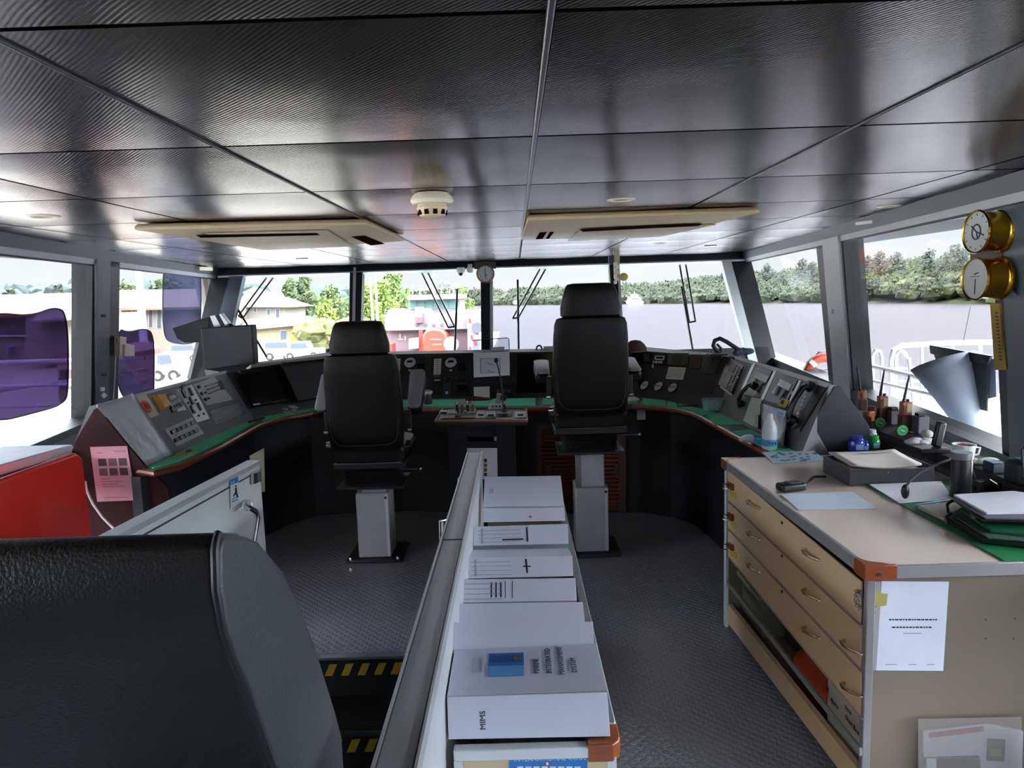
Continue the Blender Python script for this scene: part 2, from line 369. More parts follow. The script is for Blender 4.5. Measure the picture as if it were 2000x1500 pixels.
# glass
def glass_mat(name, tint, gl):
    m = bpy.data.materials.new(name); m.use_nodes = True; n = m.node_tree; n.nodes.clear()
    o = n.nodes.new('ShaderNodeOutputMaterial'); mx = n.nodes.new('ShaderNodeMixShader'); tr = n.nodes.new('ShaderNodeBsdfTransparent'); gs = n.nodes.new('ShaderNodeBsdfGlossy')
    fc = n.nodes.new('ShaderNodeLayerWeight'); fc.inputs['Blend'].default_value = .5
    pw = n.nodes.new('ShaderNodeMath'); pw.operation = 'POWER'; pw.inputs[1].default_value = 4; n.links.new(fc.outputs['Facing'], pw.inputs[0])
    lw = n.nodes.new('ShaderNodeMath'); lw.operation = 'MULTIPLY_ADD'; lw.inputs[1].default_value = .1; lw.inputs[2].default_value = gl; n.links.new(pw.outputs[0], lw.inputs[0])
    tr.inputs['Color'].default_value = lin(tint)+(1,) if isinstance(tint, str) else tuple(tint)+(1,); gs.inputs['Roughness'].default_value = .01
    n.links.new(lw.outputs[0], mx.inputs[0]); n.links.new(tr.outputs[0], mx.inputs[1]); n.links.new(gs.outputs[0], mx.inputs[2]); n.links.new(mx.outputs[0], o.inputs['Surface']); return m
M_glass = glass_mat('window_glass', (.70, .705, .70), .006)
def pane(i, pl, px):
    mb = MB(); mb.prism([pl.at(u, v, -.05) for u, v in px], -pl.n*.006); mb.build('window_%d' % i, M_glass, kind='structure', smooth=0)
pane(1, WFRONT, [(440,522),(690,520),(688,712),(380,720)]); pane(2, WFRONT, [(690,520),(950,515),(951,712),(688,712)])
pane(3, WFRONT, [(950,515),(1200,510),(1210,712),(951,712)]); pane(4, WFRONT, [(1200,510),(1412,500),(1470,712),(1210,712)])
pane(5, WRIGHT, [(1440,495),(1600,468),(1628,800),(1520,740)]); pane(6, WRIGHT, [(1640,462),(1960,415),(1965,905),(1668,800)])
pane(7, WLEFT, [(-250,480),(186,510),(182,870),(-250,990)]); pane(8, WLEFT, [(225,510),(440,525),(370,760),(225,860)])
# ================================================================== the console ring
ZC = .80
M_body = mat('console_navy', '#14171f', .5, var=.1)
M_maroon = mat('console_maroon', '#331014', .65, var=.15, spec=.2)
M_panel_l = mat('console_panel_grey', '#7c8088', .5, bump=.15, bscale=300)
M_panel_d = mat('console_panel_dark', '#22232a', .45, bump=.12, bscale=300)
M_panel_r = mat('console_panel_warmgrey', '#77767a', .5, bump=.15, bscale=300)
M_screen = mat('screen_black', '#08090b', .12, spec=.6)
M_bez = mat('bezel', '#101115', .35)
M_btn = mat('button_black', '#0e0f12', .4)
M_lgrey = mat('light_grey', '#c3c6cc', .45)

OUT_PX = [(270,915),(300,919),(352,906),(430,869),(505,827),(560,813),(610,804),(700,799),(800,797),(855,797),(1045,796),(1140,793),(1240,791),(1300,795),(1345,802),(1372,814),(1430,845),(1490,877),(1512,890)]
IN_PX = [(1600,890),(1575,890),(1400,802),(1250,775),(1010,776),(800,779),(640,791),(505,806),(480,822),(339,889),(285,908)]
outp = [PZ(u, v, ZC) for u, v in OUT_PX]; inp = [PZ(u, v, ZC) for u, v in IN_PX]
def ctop(name, o_idx, i_idx, label):
    t = T(name, label, 'worktop', (outp[o_idx[0]].x, outp[o_idx[0]].y, ZC))
    pts = [outp[i] for i in o_idx] + [inp[i] for i in i_idx]
    MB().prism([p-Vector((0, 0, .03)) for p in pts], (0, 0, .029)).build('board', mat('worktop_grey', '#5b7a70', .5), t)
    MB().tube([outp[i]-Vector((0, 0, .016)) for i in o_idx], .017, 8).build('wooden_edge', M_wood, t, label='varnished wooden edge moulding')
    return t
ctop('console_worktop', list(range(0, 6)), [6+1, 8, 9, 10], 'narrow worktop with wooden edge along the left wing console')
ctop('console_worktop', list(range(5, 13)), [3, 4, 5, 6, 7], 'long worktop with wooden edge along the front console')
ctop('console_worktop', list(range(12, 19)), [0, 1, 2, 3], 'worktop with wooden edge bending along the right wing console')

def mat_on(px, label, z=ZC+.0015, m=M_green, grp='green desk mats on the consoles'):
    mb = MB(); mb.prism([PZ(u, v, z) for u, v in px], (0, 0, .0025)); return mb.build('desk_mat', m, label=label, cat='desk mat', group=grp)
mat_on([(287,912),(342,889),(412,846),(480,826),(500,824),(428,866),(350,902),(300,915)], 'green mat on the left wing worktop below the grey switch panel')
mat_on([(508,809),(640,795),(700,795),(610,801),(512,823)], 'green mat on the worktop below the two left monitors')
mat_on([(745,783),(1046,778),(1046,793),(745,794)], 'green mat across the middle of the front worktop behind the tray')
mat_on([(1060,778),(1245,777),(1245,788),(1060,790)], 'green mat on the front worktop beside the right helm chair')
mat_on([(1255,778),(1300,782),(1300,793),(1255,789)], 'small green mat below the three round dials')
mat_on([(1303,783),(1398,806),(1372,812),(1340,799),(1303,794)], 'green mat under the plastic tub at the worktop bend')
mat_on([(1380,811),(1405,807),(1450,829),(1395,830)], 'short green mat on the right wing worktop beyond the seam')
mat_on([(1430,843),(1466,839),(1560,886),(1512,887)], 'green mat on the right wing worktop under the white bottle')

def body(name, pts_out, pts_in, label, m=M_body, inset_=.07, zt=ZC-.03, cat='console'):
    t = T(name, label, cat, (pts_out[0].x, pts_out[0].y, 0))
    return t
# cabinets below: one body per section, set back under the worktop edge
def offset_poly(pts, d):                            # pull the outer line back towards the walls (away from the room centre)
    c = Vector((-.3, 3.4, ZC)); return [p + Vector((p.x-c.x, p.y-c.y, 0)).normalized()*d for p in pts]
outb = offset_poly(outp, .07)
def under(o_idx, back, m, t):
    pts = [outb[i] for i in o_idx] + [Vector(b) for b in back]
    MB().prism([Vector((p.x, p.y, .002)) for p in pts], (0, 0, ZC-.035)).build('cabinet_body', m, t)
PL_top = 1.115
# left wing
B0 = PZ(285, 910, ZC); B1 = PZ(512, 812, ZC); TT0 = PY(190, 793, 3.45); TT1 = PZ(441, 727, TT0.z)
WP = Plane(B0, B1, TT0)
lw = T('wing_console', 'left wing console with grey sloping switch panel and maroon end', 'console', (B0.x, B0.y, 0))
under(range(0, 5), [(-2.35, 4.9, 0), (-2.35, 3.50, 0)], M_body, lw)
e0 = WP.at(190, 793); e1 = WP.at(441, 727); b0 = WP.at(285, 912); b1 = WP.at(507, 812)
mb = MB(); mb.loft([[b0, e0, Vector((e0.x-.04, e0.y, e0.z)), PY(140, 880, 3.46), Vector((-2.215, 3.46, .70)), Vector((b0.x, b0.y, .70))],
                    [b1, e1, Vector((e1.x-.04, e1.y, e1.z)), Vector((-2.36, e1.y, .90)), Vector((-2.36, e1.y, .70)), Vector((b1.x, b1.y, .70))]])
mb.build('sloping_panel', M_panel_l, lw)
mb = MB(); ey = 3.44
mb.prism([PY(u, v, ey) for u, v in ((285,913),(190,796),(183,800),(146,862),(140,884),(152,1085),(330,1080),(330,955),(300,925))], (0, .012, 0)); mb.build('end_panel', M_maroon, lw, bevel=.002, label='dark maroon end panel')
mb = MB(); mb.prism([WP.at(u, v, .001) for u, v in ((189,790),(441,724),(441,729),(189,796))], WP.n*.004); mb.build('top_trim', M_lgrey, lw)
def lwp(name, px, h, m, **k): return plate(name, m, lw, WP, px, h, .001, **k)
Z1 = lambda a, b: (180+a/5.356, 680+b/5.356)       # reading off the enlarged view of this panel
def lz(*pp): return [Z1(*p) for p in pp]
p1 = lwp('key_switch_panel', lz((1050,385),(1270,300),(1470,540),(1200,600)), .004, M_lgrey)
for a, b in ((1110,410),(1140,478),(1180,540)): disc('rotary_switch', M_btn, p1, WP, Z1(a, b), .011, .014, .005)
for a, b in ((1180,468),(1218,528)): disc('rotary_switch', M_btn, p1, WP, Z1(a, b), .007, .010, .005)
for q in range(3):
    plate('toggle_row', M_btn, p1, WP, lz((1170+q*20,395+q*40),(1300+q*16,355+q*34),(1306+q*16,366+q*34),(1176+q*20,406+q*40)), .004, .005)
plate('meter_scale', M_dgrey, p1, WP, lz((1310,350),(1340,340),(1385,430),(1350,440)), .006, .005)
p2 = lwp('switch_strip_panel', lz((880,435),(1040,385),(1225,740),(1090,780)), .004, mat('instr_silver', '#b9bec6', .4, metal=.3))
for (a, b) in ((945,490),(1020,465),(1025,560),(1035,650),(1110,620),(940,450)):
    plate('rocker_switch', M_btn, p2, WP, lz((a-20,b-45),(a-5,b-50),(a+35,b+30),(a+18,b+36)), .009, .005)
for a, b in ((1080,545),(1112,708),(1070,672),(1165,690),(1000,575)): disc('push_button', M_btn, p2, WP, Z1(a, b), .0065, .008, .005)
p3 = lwp('breaker_panel', lz((755,850),(1040,725),(1165,895),(880,1030)), .004, M_lgrey)
for r_ in range(2):
    for q in range(5):
        a = 810+q*50+r_*35; b = 893-q*23+r_*85
        plate('breaker_switch', M_btn, p3, WP, lz((a,b-24),(a+40,b-42),(a+58,b-6),(a+18,b+14)), .014, .005)
plate('red_indicator', M_red, p3, WP, lz((870,905),(885,899),(890,908),(875,914)), .002, .0055)
p4 = lwp('alarm_unit', lz((745,500),(870,455),(970,640),(830,680)), .012, M_bez)
plate('alarm_display', M_screen, p4, WP, lz((790,510),(860,485),(880,520),(815,550)), .003, .014)
for q in range(4): plate('alarm_key', M_btn, p4, WP, lz((820+q*28,610-q*11),(840+q*28,602-q*11),(852+q*28,628-q*11),(832+q*28,636-q*11)), .006, .014)
plate('paper_tag', M_paper, p4, WP, lz((890,640),(960,600),(985,645),(890,665)), .002, .014)
p5 = lwp('amber_unit', lz((612,500),(735,480),(810,620),(715,655)), .006, mat('amber_yellow', '#c79a52', .5))
plate('amber_cover', mat('amber_cover', '#d9a94f', .4), p5, WP, lz((655,505),(735,490),(800,610),(740,640)), .02, .007, bevel=.003)
p6 = lwp('dial_plate', lz((455,515),(555,480),(695,700),(605,735)), .004, M_cream)
def ell(plane, c, r, k): return [plane.at(*c, .006)]
cd = WP.at(*Z1(560, 615), .005)
MB().cyl(cd, cd+WP.n*.006, .036, n=32).build('dial_ring', mat('dial_orange', '#dd5a38', .45), p6, label='orange dial ring')
MB().cyl(cd+WP.n*.004, cd+WP.n*.012, .015, n=24).build('dial_knob', mat('dial_hub', '#8e4436', .4), p6)
p7 = lwp('cover_plate', lz((1225,660),(1540,555),(1600,670),(1290,810)), .003, mat('cover_grey', '#6f737b', .45))
plate('seam', M_btn, p7, WP, lz((1230,696),(1500,578),(1502,584),(1232,703)), .0015, .004)
for px in (((1222,658),(1540,552),(1544,560),(1226,667)),((1287,804),(1603,667),(1606,675),(1290,813))): plate('seam', M_btn, p7, WP, lz(*px), .0015, .004)
plate('switch_pair', M_btn, lw, WP, lz((930,380),(960,370),(970,385),(940,397)), .006, .001)
# socket and switch on the black front under the left wing edge
SOCK = Plane(outb[1], outb[4], outb[1]+Vector((0, 0, -.5)))
plate('socket_outlet', M_white, lw, SOCK, [(373,916),(395,906),(401,936),(376,949)], .012, 0, bevel=.002)
plate('switch_plate', M_white, lw, SOCK, [(399,918),(403,916),(404,928),(399,931)], .02, 0)
plate('name_label', M_paper, lw, SOCK, [(436,902),(461,889),(462,897),(437,912)], .002, 0)
disc('door_lock', M_chrome, lw, SOCK, (358, 944), .008, .012, 0)
# clear film sheet hanging over the end of the panel
fs = MB(); G = 10; k0 = 0
film_px = [(189,795),(259,768),(339,889),(287,910)]
rows = []
for j in range(G+1):
    row = []
    for i in range(G+1):
        s_, t_ = i/G, j/G
        u = (film_px[0][0]*(1-s_)+film_px[1][0]*s_)*(1-t_)+(film_px[3][0]*(1-s_)+film_px[2][0]*s_)*t_
        v = (film_px[0][1]*(1-s_)+film_px[1][1]*s_)*(1-t_)+(film_px[3][1]*(1-s_)+film_px[2][1]*s_)*t_
        row.append(WP.at(u, v, .006+.006*mnoise.noise(Vector((s_*5, t_*9, 3)))+.004*mnoise.noise(Vector((s_*14, t_*20, 8)))))
    rows.append(row)
for j in range(G):
    for i in range(G): fs.quad(rows[j][i], rows[j][i+1], rows[j+1][i+1], rows[j+1][i])
o = fs.build('plastic_sheet', weld=True, smooth=180, m=mat('film_white', '#e6eef6', .16, alpha=.62, spec=.9, bump=.35, bscale=22), label='crinkled clear plastic sheet over the near end of the switch panel', cat='plastic sheet')
so = o.modifiers.new('s', 'SOLIDIFY'); so.thickness = .0006
# acrylic screen standing behind the wing
mb = MB(); mb.prism([PX(u, v, -2.36) for u, v in ((232,700),(232,800),(283,770),(232,685))], (.004, 0, 0)); mb.build('acrylic_sheet', glass_mat('acrylic', (.8, .85, .95), .06), label='clear acrylic sheet leaning on the rear of the left switch panel', cat='acrylic sheet', smooth=0)
# the clip-on tag lying on the mat
mb = MB(); mb.prism([PZ(u, v, ZC+.0045) for u, v in ((343,887),(368,877),(384,880),(360,892),(345,892))], (0, 0, .006)); kt = mb.build('key_tag', mat('tag_beige', '#b7ab80', .6), label='beige cardboard tag on the green mat at the near left end', cat='tag')
mb = MB(); mb.prism([PZ(u, v, ZC+.0107) for u, v in ((362,881),(374,878),(376,880),(364,884))], (0, 0, .0006)); mb.build('printed_line', M_ink, kt)

# left-front diagonal with the two monitors
F0 = PZ(480, 822, ZC); F1 = PZ(640, 791, ZC); FT = PZ(640, 697, 1.15)
FP_L = Plane(F0, F1, FT)
cl = T('corner_console', 'dark corner console carrying the two left monitors', 'console', (F0.x, F0.y, 0))
under(range(4, 8), [(-1.3, 6.1, 0), (-2.3, 5.6, 0), (-2.34, 4.92, 0)], M_body, cl)
e0 = FP_L.at(441, 728); e1 = FP_L.at(700, 690); b0 = FP_L.at(478, 824); b1 = FP_L.at(700, 786)
bk = Vector((-.28, .30, 0))
MB().loft([[b0, e0, e0+bk, Vector((b0.x+bk.x, b0.y+bk.y, ZC-.1)), Vector((b0.x, b0.y, ZC-.1))], [b1, e1, e1+bk, Vector((b1.x+bk.x, b1.y+bk.y, ZC-.1)), Vector((b1.x, b1.y, ZC-.1))]]).build('sloping_panel', M_panel_d, cl)
MB().prism([FP_L.at(u, v, .002) for u, v in ((490,712),(640,694),(640,699),(490,718))], FP_L.n*-.12).build('top_ledge', mat('ledge_pale', '#a7999a', .4), cl, label='pale ledge')
def monitor(px, scr, m, label, lift=.02):
    t = T('monitor', label, 'monitor', FP_L.at(*px[3], .0))
    b = plate('housing', M_bez, t, FP_L, px, .035, lift, bevel=.004)
    s = plate('screen', m, t, FP_L, scr, .002, lift+.0352)
    return t
mA = monitor([(463,728),(548,713),(578,782),(494,797)], [(470,733),(545,719),(571,777),(497,790)], M_screen, 'black monitor with a dark screen nearest the left wing', .012)
plate('maker_plate', M_lgrey, mA, FP_L, [(494,789),(508,787),(508,790),(495,792)], .001, .05)
mB = monitor([(546,712),(632,704),(640,776),(578,787)], [(552,716),(627,708),(636,772),(581,782)], mat('screen_painted_sheen', '#3d4149', .25, var=.12), 'monitor with a grey sheen painted on its screen beside the left helm chair', .055)  # grey base colour carries the sheen on this screen
plate('maker_plate', M_lgrey, mB, FP_L, [(617,774),(628,772),(628,775),(618,777)], .001, .0925)

# front console, straight part
C0 = PZ(800, 779, ZC); C1 = PZ(1250, 775, ZC); CT = PY(1000, 688, 5.78)
FC = Plane(C0, C1, CT)
cc = T('front_console', 'long dark front console full of engine and navigation instruments', 'console', (C0.x, C0.y, 0))
under(range(7, 14), [(1.05, 6.0, 0), (-1.28, 6.1, 0)], M_body, cc)
e0 = FC.at(640, 694); e1 = FC.at(1232, 684); b0 = FC.at(640, 785); b1 = FC.at(1252, 775); bk = Vector((0, .32, 0))
MB().loft([[b0, e0, e0+bk, Vector((b0.x, b0.y+.7, ZC-.1)), Vector((b0.x, b0.y, ZC-.1))], [b1, e1, e1+bk, Vector((b1.x, b1.y+.7, ZC-.1)), Vector((b1.x, b1.y, ZC-.1))]]).build('sloping_panel', M_panel_d, cc)
def cz(*pp): return [(740+a/5.882, 660+b/5.882) for a, b in pp]
def cpl(name, pp, h, m, par=None, h0=.001, **k): return plate(name, m, par or cc, FC, cz(*pp), h, h0, **k)
for ox, par in ((0, 'left'), (470, 'right')):
    ep = cpl('engine_panel', ((130+ox,225),(560+ox-25,215),(560+ox-25,500),(130+ox,510)), .004, mat('engine_black', '#15161b', .35))
    ki = cpl('keypad', ((165+ox,245),(250+ox,240),(240+ox,420),(160+ox,425)), .005, M_lgrey, ep, .005, label='pale keypad')
    for r_ in range(7): cpl('key_row', ((170+ox,257+r_*24),(246+ox,255+r_*24),(246+ox,259+r_*24),(170+ox,261+r_*24)), .001, M_dgrey, ki, .0102)
    cpl('key_column', ((204+ox,245),(208+ox,245),(200+ox,422),(197+ox,422)), .001, M_dgrey, ki, .0102)
    c = FC.at(*cz((357+ox, 285))[0], .005); MB().cyl(c, c+FC.n*.006, .047, n=32).build('round_meter', mat('meter_face', '#a9b1be', .4), ep, label='pale round meter')
    cpl('meter_window', ((325+ox,262),(388+ox,258),(388+ox,280),(325+ox,284)), .003, M_screen, ep, .0115)
    cpl('label_plate', ((340+ox,365),(372+ox,363),(372+ox,380),(340+ox,382)), .002, M_lgrey, ep, .005)
    cpl('status_plate', ((165+ox,482),(235+ox,478),(235+ox,488),(165+ox,492)), .002, M_lgrey, ep, .005)
    cpl('teal_keys', ((155+ox,432),(235+ox,428),(235+ox,455),(155+ox,460)), .003, mat('teal', '#1b4d52', .5), ep, .005)
    for (a, b) in ((285,462),(340,440),(372,462),(420,465)): disc('push_button', mat('dim_red', '#5c3734', .4) if a == 340 else M_dgrey, ep, FC, cz((a+ox, b))[0], .007, .006, .005)
    cpl('status_display', ((445+ox,305),(520+ox,300),(520+ox,370),(445+ox,375)), .003, M_screen, ep, .005)
    for r_ in range(3): cpl('display_line', ((455+ox,318+r_*18),(510+ox,316+r_*18),(510+ox,320+r_*18),(455+ox,322+r_*18)), .0008, M_dgrey, ep, .0082)
for a in (190, 350):
    q_ = cpl('vent_block', ((a,520),(a+120,515),(a+120,650),(a,655)), .004, M_bez)
    for r_ in range(5): cpl('vent_slat', ((a+10,535+r_*23),(a+105,532+r_*23),(a+105,538+r_*23),(a+10,541+r_*23)), .003, M_dgrey, q_, .0052)
q_ = cpl('control_block', ((620,515),(870,505),(870,665),(620,670)), .004, M_bez)
cpl('blue_unit', ((745,530),(825,525),(815,665),(740,668)), .006, mat('navy_unit', '#20304c', .4), q_, .005)
cpl('white_mark', ((765,615),(795,613),(795,645),(765,647)), .001, M_lgrey, q_, .0112)
for a in (640, 680): cpl('selector_slot', ((a,560),(a+24,558),(a+24,650),(a,652)), .004, M_btn, q_, .005)
q_ = cpl('radio_unit', ((890,505),(1060,500),(1060,660),(890,668)), .005, M_bez)
for b in (520, 636): cpl('radio_strip', ((900,b),(1010,b-2),(1010,b+5),(900,b+7)), .001, M_dgrey, q_, .006)
for b in (575,): cpl('radio_display', ((905,b-30),(1015,b-32),(1015,b+30),(905,b+32)), .001, M_screen, q_, .006)
cpl('small_printer', ((1290,545),(1560,540),(1560,690),(1290,695)), .02, M_bez)
for q in range(3): cpl('printer_slot', ((1350+q*60,590),(1395+q*60,588),(1395+q*60,630),(1350+q*60,632)), .003, M_dgrey, None, .0215)
cpl('monitor_screen', ((1590,190),(2050,180),(2050,620),(1590,640)), .004, M_screen)
cpl('panel_mark', ((1095,488),(1165,484),(1165,498),(1095,502)), .002, M_dgrey)
for a in (230,545,590,1010,1170): disc('panel_screw', M_chrome, cc, FC, cz((a, 208))[0], .005, .003, .001)
# papers and notices on the front console
pp = T('taped_notice', 'white sheet with a blue framed chart taped on the front console', 'notice', FC.at(*cz((1090, 455))[0], .01))
plate('sheet', M_paper, pp, FC, cz((1085,170),(1500,160),(1505,430),(1090,455)), .0008, .012)
fr = [cz((1160,235),(1395,232),(1398,400),(1165,408))[i] for i in range(4)]
plate('chart_frame', mat('chart_blue', '#7f9fd4', .6), pp, FC, fr, .0005, .013)
plate('chart_field', mat('chart_pale', '#d2d8ee', .6), pp, FC, cz((1172,243),(1385,240),(1388,394),(1176,400)), .0005, .0136)
for a, b in ((1240,285),(1240,365)): plate('red_line', mat('chart_red', '#b4525c', .6), pp, FC, cz((a,b),(a+85,b+25),(a+85,b+31),(a,b+6)), .0004, .0142)
n2 = plate('square_note', mat('note_grey', '#c6c8c2', .7), None, FC, cz((1090,565),(1272,558),(1275,690),(1092,668)), .0012, .003, label='blank pale square note under the chart notice', cat='note')
mb = MB(); mb.ball(PZ(935, 780, ZC+.012), (.11, .03, .012), 16, 6); mb.build('cloth', mat('maroon_cloth', '#4a1a20', .8), label='small folded maroon cloth at the foot of the square note', cat='cloth')

# right diagonal with dials
D0 = PZ(1250, 775, ZC); D1 = PZ(1402, 801, ZC); DT = PY(1410, 697, 4.98)
FR = Plane(D0, D1, DT)
cr_ = T('dial_console', 'dark angled console with three round dials right of the helm chairs', 'console', (D0.x, D0.y, 0))
under(range(12, 16), [(1.55, 4.9, 0), (1.5, 5.6, 0), (1.07, 6.0, 0)], M_body, cr_)
e0 = FR.at(1232, 684); e1 = FR.at(1436, 698); b0 = FR.at(1250, 776); b1 = FR.at(1404, 803); bk = Vector((.18, .28, 0))
MB().loft([[b0, e0, e0+bk, Vector((b0.x+.2, b0.y+.6, ZC-.1)), Vector((b0.x, b0.y, ZC-.1))], [b1, e1, e1+bk*.4, Vector((b1.x+.4, b1.y+.2, ZC-.1)), Vector((b1.x, b1.y, ZC-.1))]]).build('sloping_panel', M_panel_d, cr_)
def rz(*pp): return [(1200+a/7.5, 660+b/7.5) for a, b in pp]
def rpl(name, pp, h, m, par=None, h0=.001, **k): return plate(name, m, par or cr_, FR, rz(*pp), h, h0, **k)
q_ = rpl('radio_unit', ((245,210),(550,215),(545,380),(240,375)), .012, M_bez)
for r_ in range(4):
    for s_ in range(3): rpl('radio_key', ((430+s_*32,235+r_*30),(448+s_*32,235+r_*30),(446+s_*32,252+r_*30),(428+s_*32,252+r_*30)), .004, M_dgrey, q_, .013)
q_ = rpl('autopilot_head', ((565,235),(775,240),(765,400),(560,395)), .012, M_bez)
rpl('pale_surround', ((600,262),(738,266),(728,322),(595,318)), .003, M_lgrey, q_, .013)
rpl('lcd', ((615,276),(722,280),(716,308),(612,304)), .002, M_screen, q_, .0162)
for s_ in range(4): rpl('white_key', ((572+s_*36,345),(594+s_*36,345),(592+s_*36,372),(570+s_*36,372)), .006, M_lgrey, q_, .013)
rpl('toggle', ((565,392),(580,392),(575,440),(560,440)), .012, M_lgrey, cr_, .001)
q_ = rpl('plotter', ((805,235),(1110,240),(1085,415),(785,400)), .014, mat('olive_bezel', '#34362f', .5))
rpl('plotter_screen', ((850,258),(990,262),(970,385),(832,380)), .002, mat('olive_screen', '#2f3a28', .25), q_, .0152)
for r_ in range(3): rpl('plotter_key', ((1015,265+r_*45),(1085,268+r_*45),(1078,298+r_*45),(1008,295+r_*45)), .004, M_dgrey, q_, .0152)
n3 = rpl('note_card', ((800,425),(1050,435),(1005,615),(750,600)), .0015, mat('note_pale', '#c9ccc9', .7), None, .003)
for r_ in range(5): rpl('text_line', ((815-r_*11,460+r_*26),(1020-r_*11,468+r_*26),(1019-r_*11,472+r_*26),(814-r_*11,464+r_*26)), .0003, M_dgrey, n3, .0046)
q_ = rpl('display_unit', ((1125,250),(1300,255),(1265,465),(1085,455)), .010, mat('brown_bezel', '#3a3234', .5))
rpl('unit_screen', ((1150,285),(1260,290),(1240,385),(1130,378)), .002, mat('dim_screen', '#2a2226', .3), q_, .0112)
rpl('unit_slot', ((1135,400),(1235,404),(1228,445),(1127,440)), .002, mat('unit_slot', '#493f42', .4), q_, .0112)
q_ = rpl('display_unit', ((1315,255),(1590,262),(1480,530),(1265,520)), .010, mat('olive_bezel2', '#3c3c36', .5))
rpl('unit_screen', ((1345,290),(1460,295),(1395,460),(1290,455)), .002, MATS['olive_screen'], q_, .0112)
for r_ in range(3): disc('push_button', M_dgrey, q_, FR, rz((1500-r_*25, 330+r_*60))[0], .009, .006, .0112)
for a, b in ((450,705),(655,718),(862,738)):
    p = FR.at(*rz((a, b))[0], .001)
    q_ = MB().cyl(p, p+FR.n*.010, .042, n=32).build('round_dial', M_bez, cr_)
    MB().cyl(p+FR.n*.010, p+FR.n*.0115, .037, n=32).build('dial_face', mat('dial_face', '#a9adb4', .35), q_, label='pale dial face')
    rr_ = FR.n.cross(Vector((0, 0, 1))).normalized()*-1; uu_ = rr_.cross(FR.n)*-1
    for s_ in (-.022, .0, .022): MB().box(p+FR.n*.0118+rr_*s_+Vector((0, 0, .004)), (.014, .001, .006), Matrix.Rotation(-.6, 3, 'Z')).build('scale_mark', M_dgrey, q_)
    MB().tube([p+FR.n*.013, p+FR.n*.013+Vector((.008, 0, -.024))], .0012, 5).build('needle', M_ink, q_)
q_ = rpl('lower_panel', ((1045,640),(1480,650),(1430,830),(1010,800)), .004, M_bez)
rpl('panel_line', ((1085,660),(1250,664),(1248,670),(1083,666)), .001, M_dgrey, q_, .0052)
rpl('panel_line', ((1035,785),(1250,812),(1248,818),(1033,792)), .001, M_dgrey, q_, .0052)
SIDER = Plane(outb[12]+Vector((0, 0, 0)), outb[13], outb[12]+Vector((0, 0, -.5)))
q_ = plate('ventilation_grille', M_white, cr_, SIDER, [(1239,800),(1260,800),(1261,819),(1240,820)], .006, .002)
for i in range(5): plate('grille_bar', M_dgrey, q_, SIDER, [(1240.5,802.5+i*3.8),(1259,802.5+i*3.8),(1259,803.4+i*3.8),(1240.5,803.4+i*3.8)], .001, .0082)

# right wing with the radio telephones
R0 = PZ(1404, 805, ZC); R1 = PZ(1560, 884, ZC); RTp = PZ(1620, 751, 1.113)
RW = Plane(R0, R1, RTp)
rw = T('wing_console', 'right wing console with radio telephones and a big slate grey end', 'console', (R1.x, R1.y, 0))
under(range(15, 19), [(1.50, 3.47, 0), (2.1, 3.47, 0), (2.1, 4.8, 0)], M_body, rw)
e0 = RW.at(1436, 697); e1 = RW.at(1620, 752); b0 = RW.at(1404, 804); b1 = RW.at(1565, 888)
ex = Vector((.03, 0, 0))
MB().loft([[b0, e0, e0+ex, Vector((e0.x+.25, e0.y, .9)), Vector((e0.x+.25, e0.y, .60)), Vector((b0.x, b0.y, .60))],
           [b1, e1, e1+ex, PY(1698, 832, 3.5), Vector((1.752, e1.y, .60)), Vector((b1.x, b1.y, .60))]]).build('sloping_panel', M_panel_r, rw)
MB().prism([Vector((p.x, 3.42, p.z)) for p in (b1, e1, e1+ex, PY(1698, 832, 3.42), Vector((1.752, 3.42, .45)), Vector((b1.x, 3.42, .45)))], (0, .012, 0)).build('end_panel', mat('slate', '#2c2d37', .5), rw, bevel=.002, label='big slate grey end panel')
MB().prism([RW.at(u, v, .001) for u, v in ((1436,696),(1624,750),(1614,757),(1436,701))], RW.n*.005).build('top_trim', M_lgrey, rw)
def wz(*pp): return [(1400+a/6.667, 680+b/6.667) for a, b in pp]
def wpl(name, pp, h, m, par=None, h0=.001, **k): return plate(name, m, par or rw, RW, wz(*pp), h, h0, **k)
def tele(name, pp, n): 
    q = wpl(name, pp, .006, M_lgrey); return q
q_ = wpl('instrument_bay', ((145,115),(375,235),(200,625),(0,480)), .004, M_lgrey)
k1 = wpl('keyboard_unit', ((150,135),(362,240),(210,605),(20,465)), .010, M_btn, q_, .005)
for r_ in range(9):
    for s_ in range(3):
        a = 255-r_*16+s_*33; b = 235+r_*36+s_*22
        disc('key', [M_dgrey, mat('amber_key', '#8a6030', .4), M_lgrey][(r_*3+s_*5) % 7 % 3 if (r_+s_) % 2 else 0], k1, RW, wz((a, b))[0], .0065, .006, .015, n=10)
wpl('pale_slot', ((148,245),(160,250),(105,375),(95,368)), .002, M_lgrey, k1, .0152)
for pp_, nm in ((((500,205),(735,300),(590,660),(355,610)), 'a'), (((790,305),(1065,425),(900,760),(625,690)), 'b')):
    q_ = wpl('radio_telephone', pp_, .008, M_bez)
    pc = [sum(p[0] for p in pp_)/4, sum(p[1] for p in pp_)/4]
    wpl('display', ((pc[0]-20,pc[1]-140),(pc[0]+140,pc[1]-70),(pc[0]+95,pc[1]+10),(pc[0]-60,pc[1]-60)), .003, M_screen, q_, .009)
    wpl('handset_cradle', ((pc[0]-60,pc[1]-60),(pc[0]-20,pc[1]-45),(pc[0]-75,pc[1]+70),(pc[0]-115,pc[1]+50)), .012, M_lgrey, q_, .009)
    for r_ in range(3): disc('knob', M_dgrey, q_, RW, wz((pc[0]+60-r_*30, pc[1]+30+r_*40))[0], .009, .012, .009)
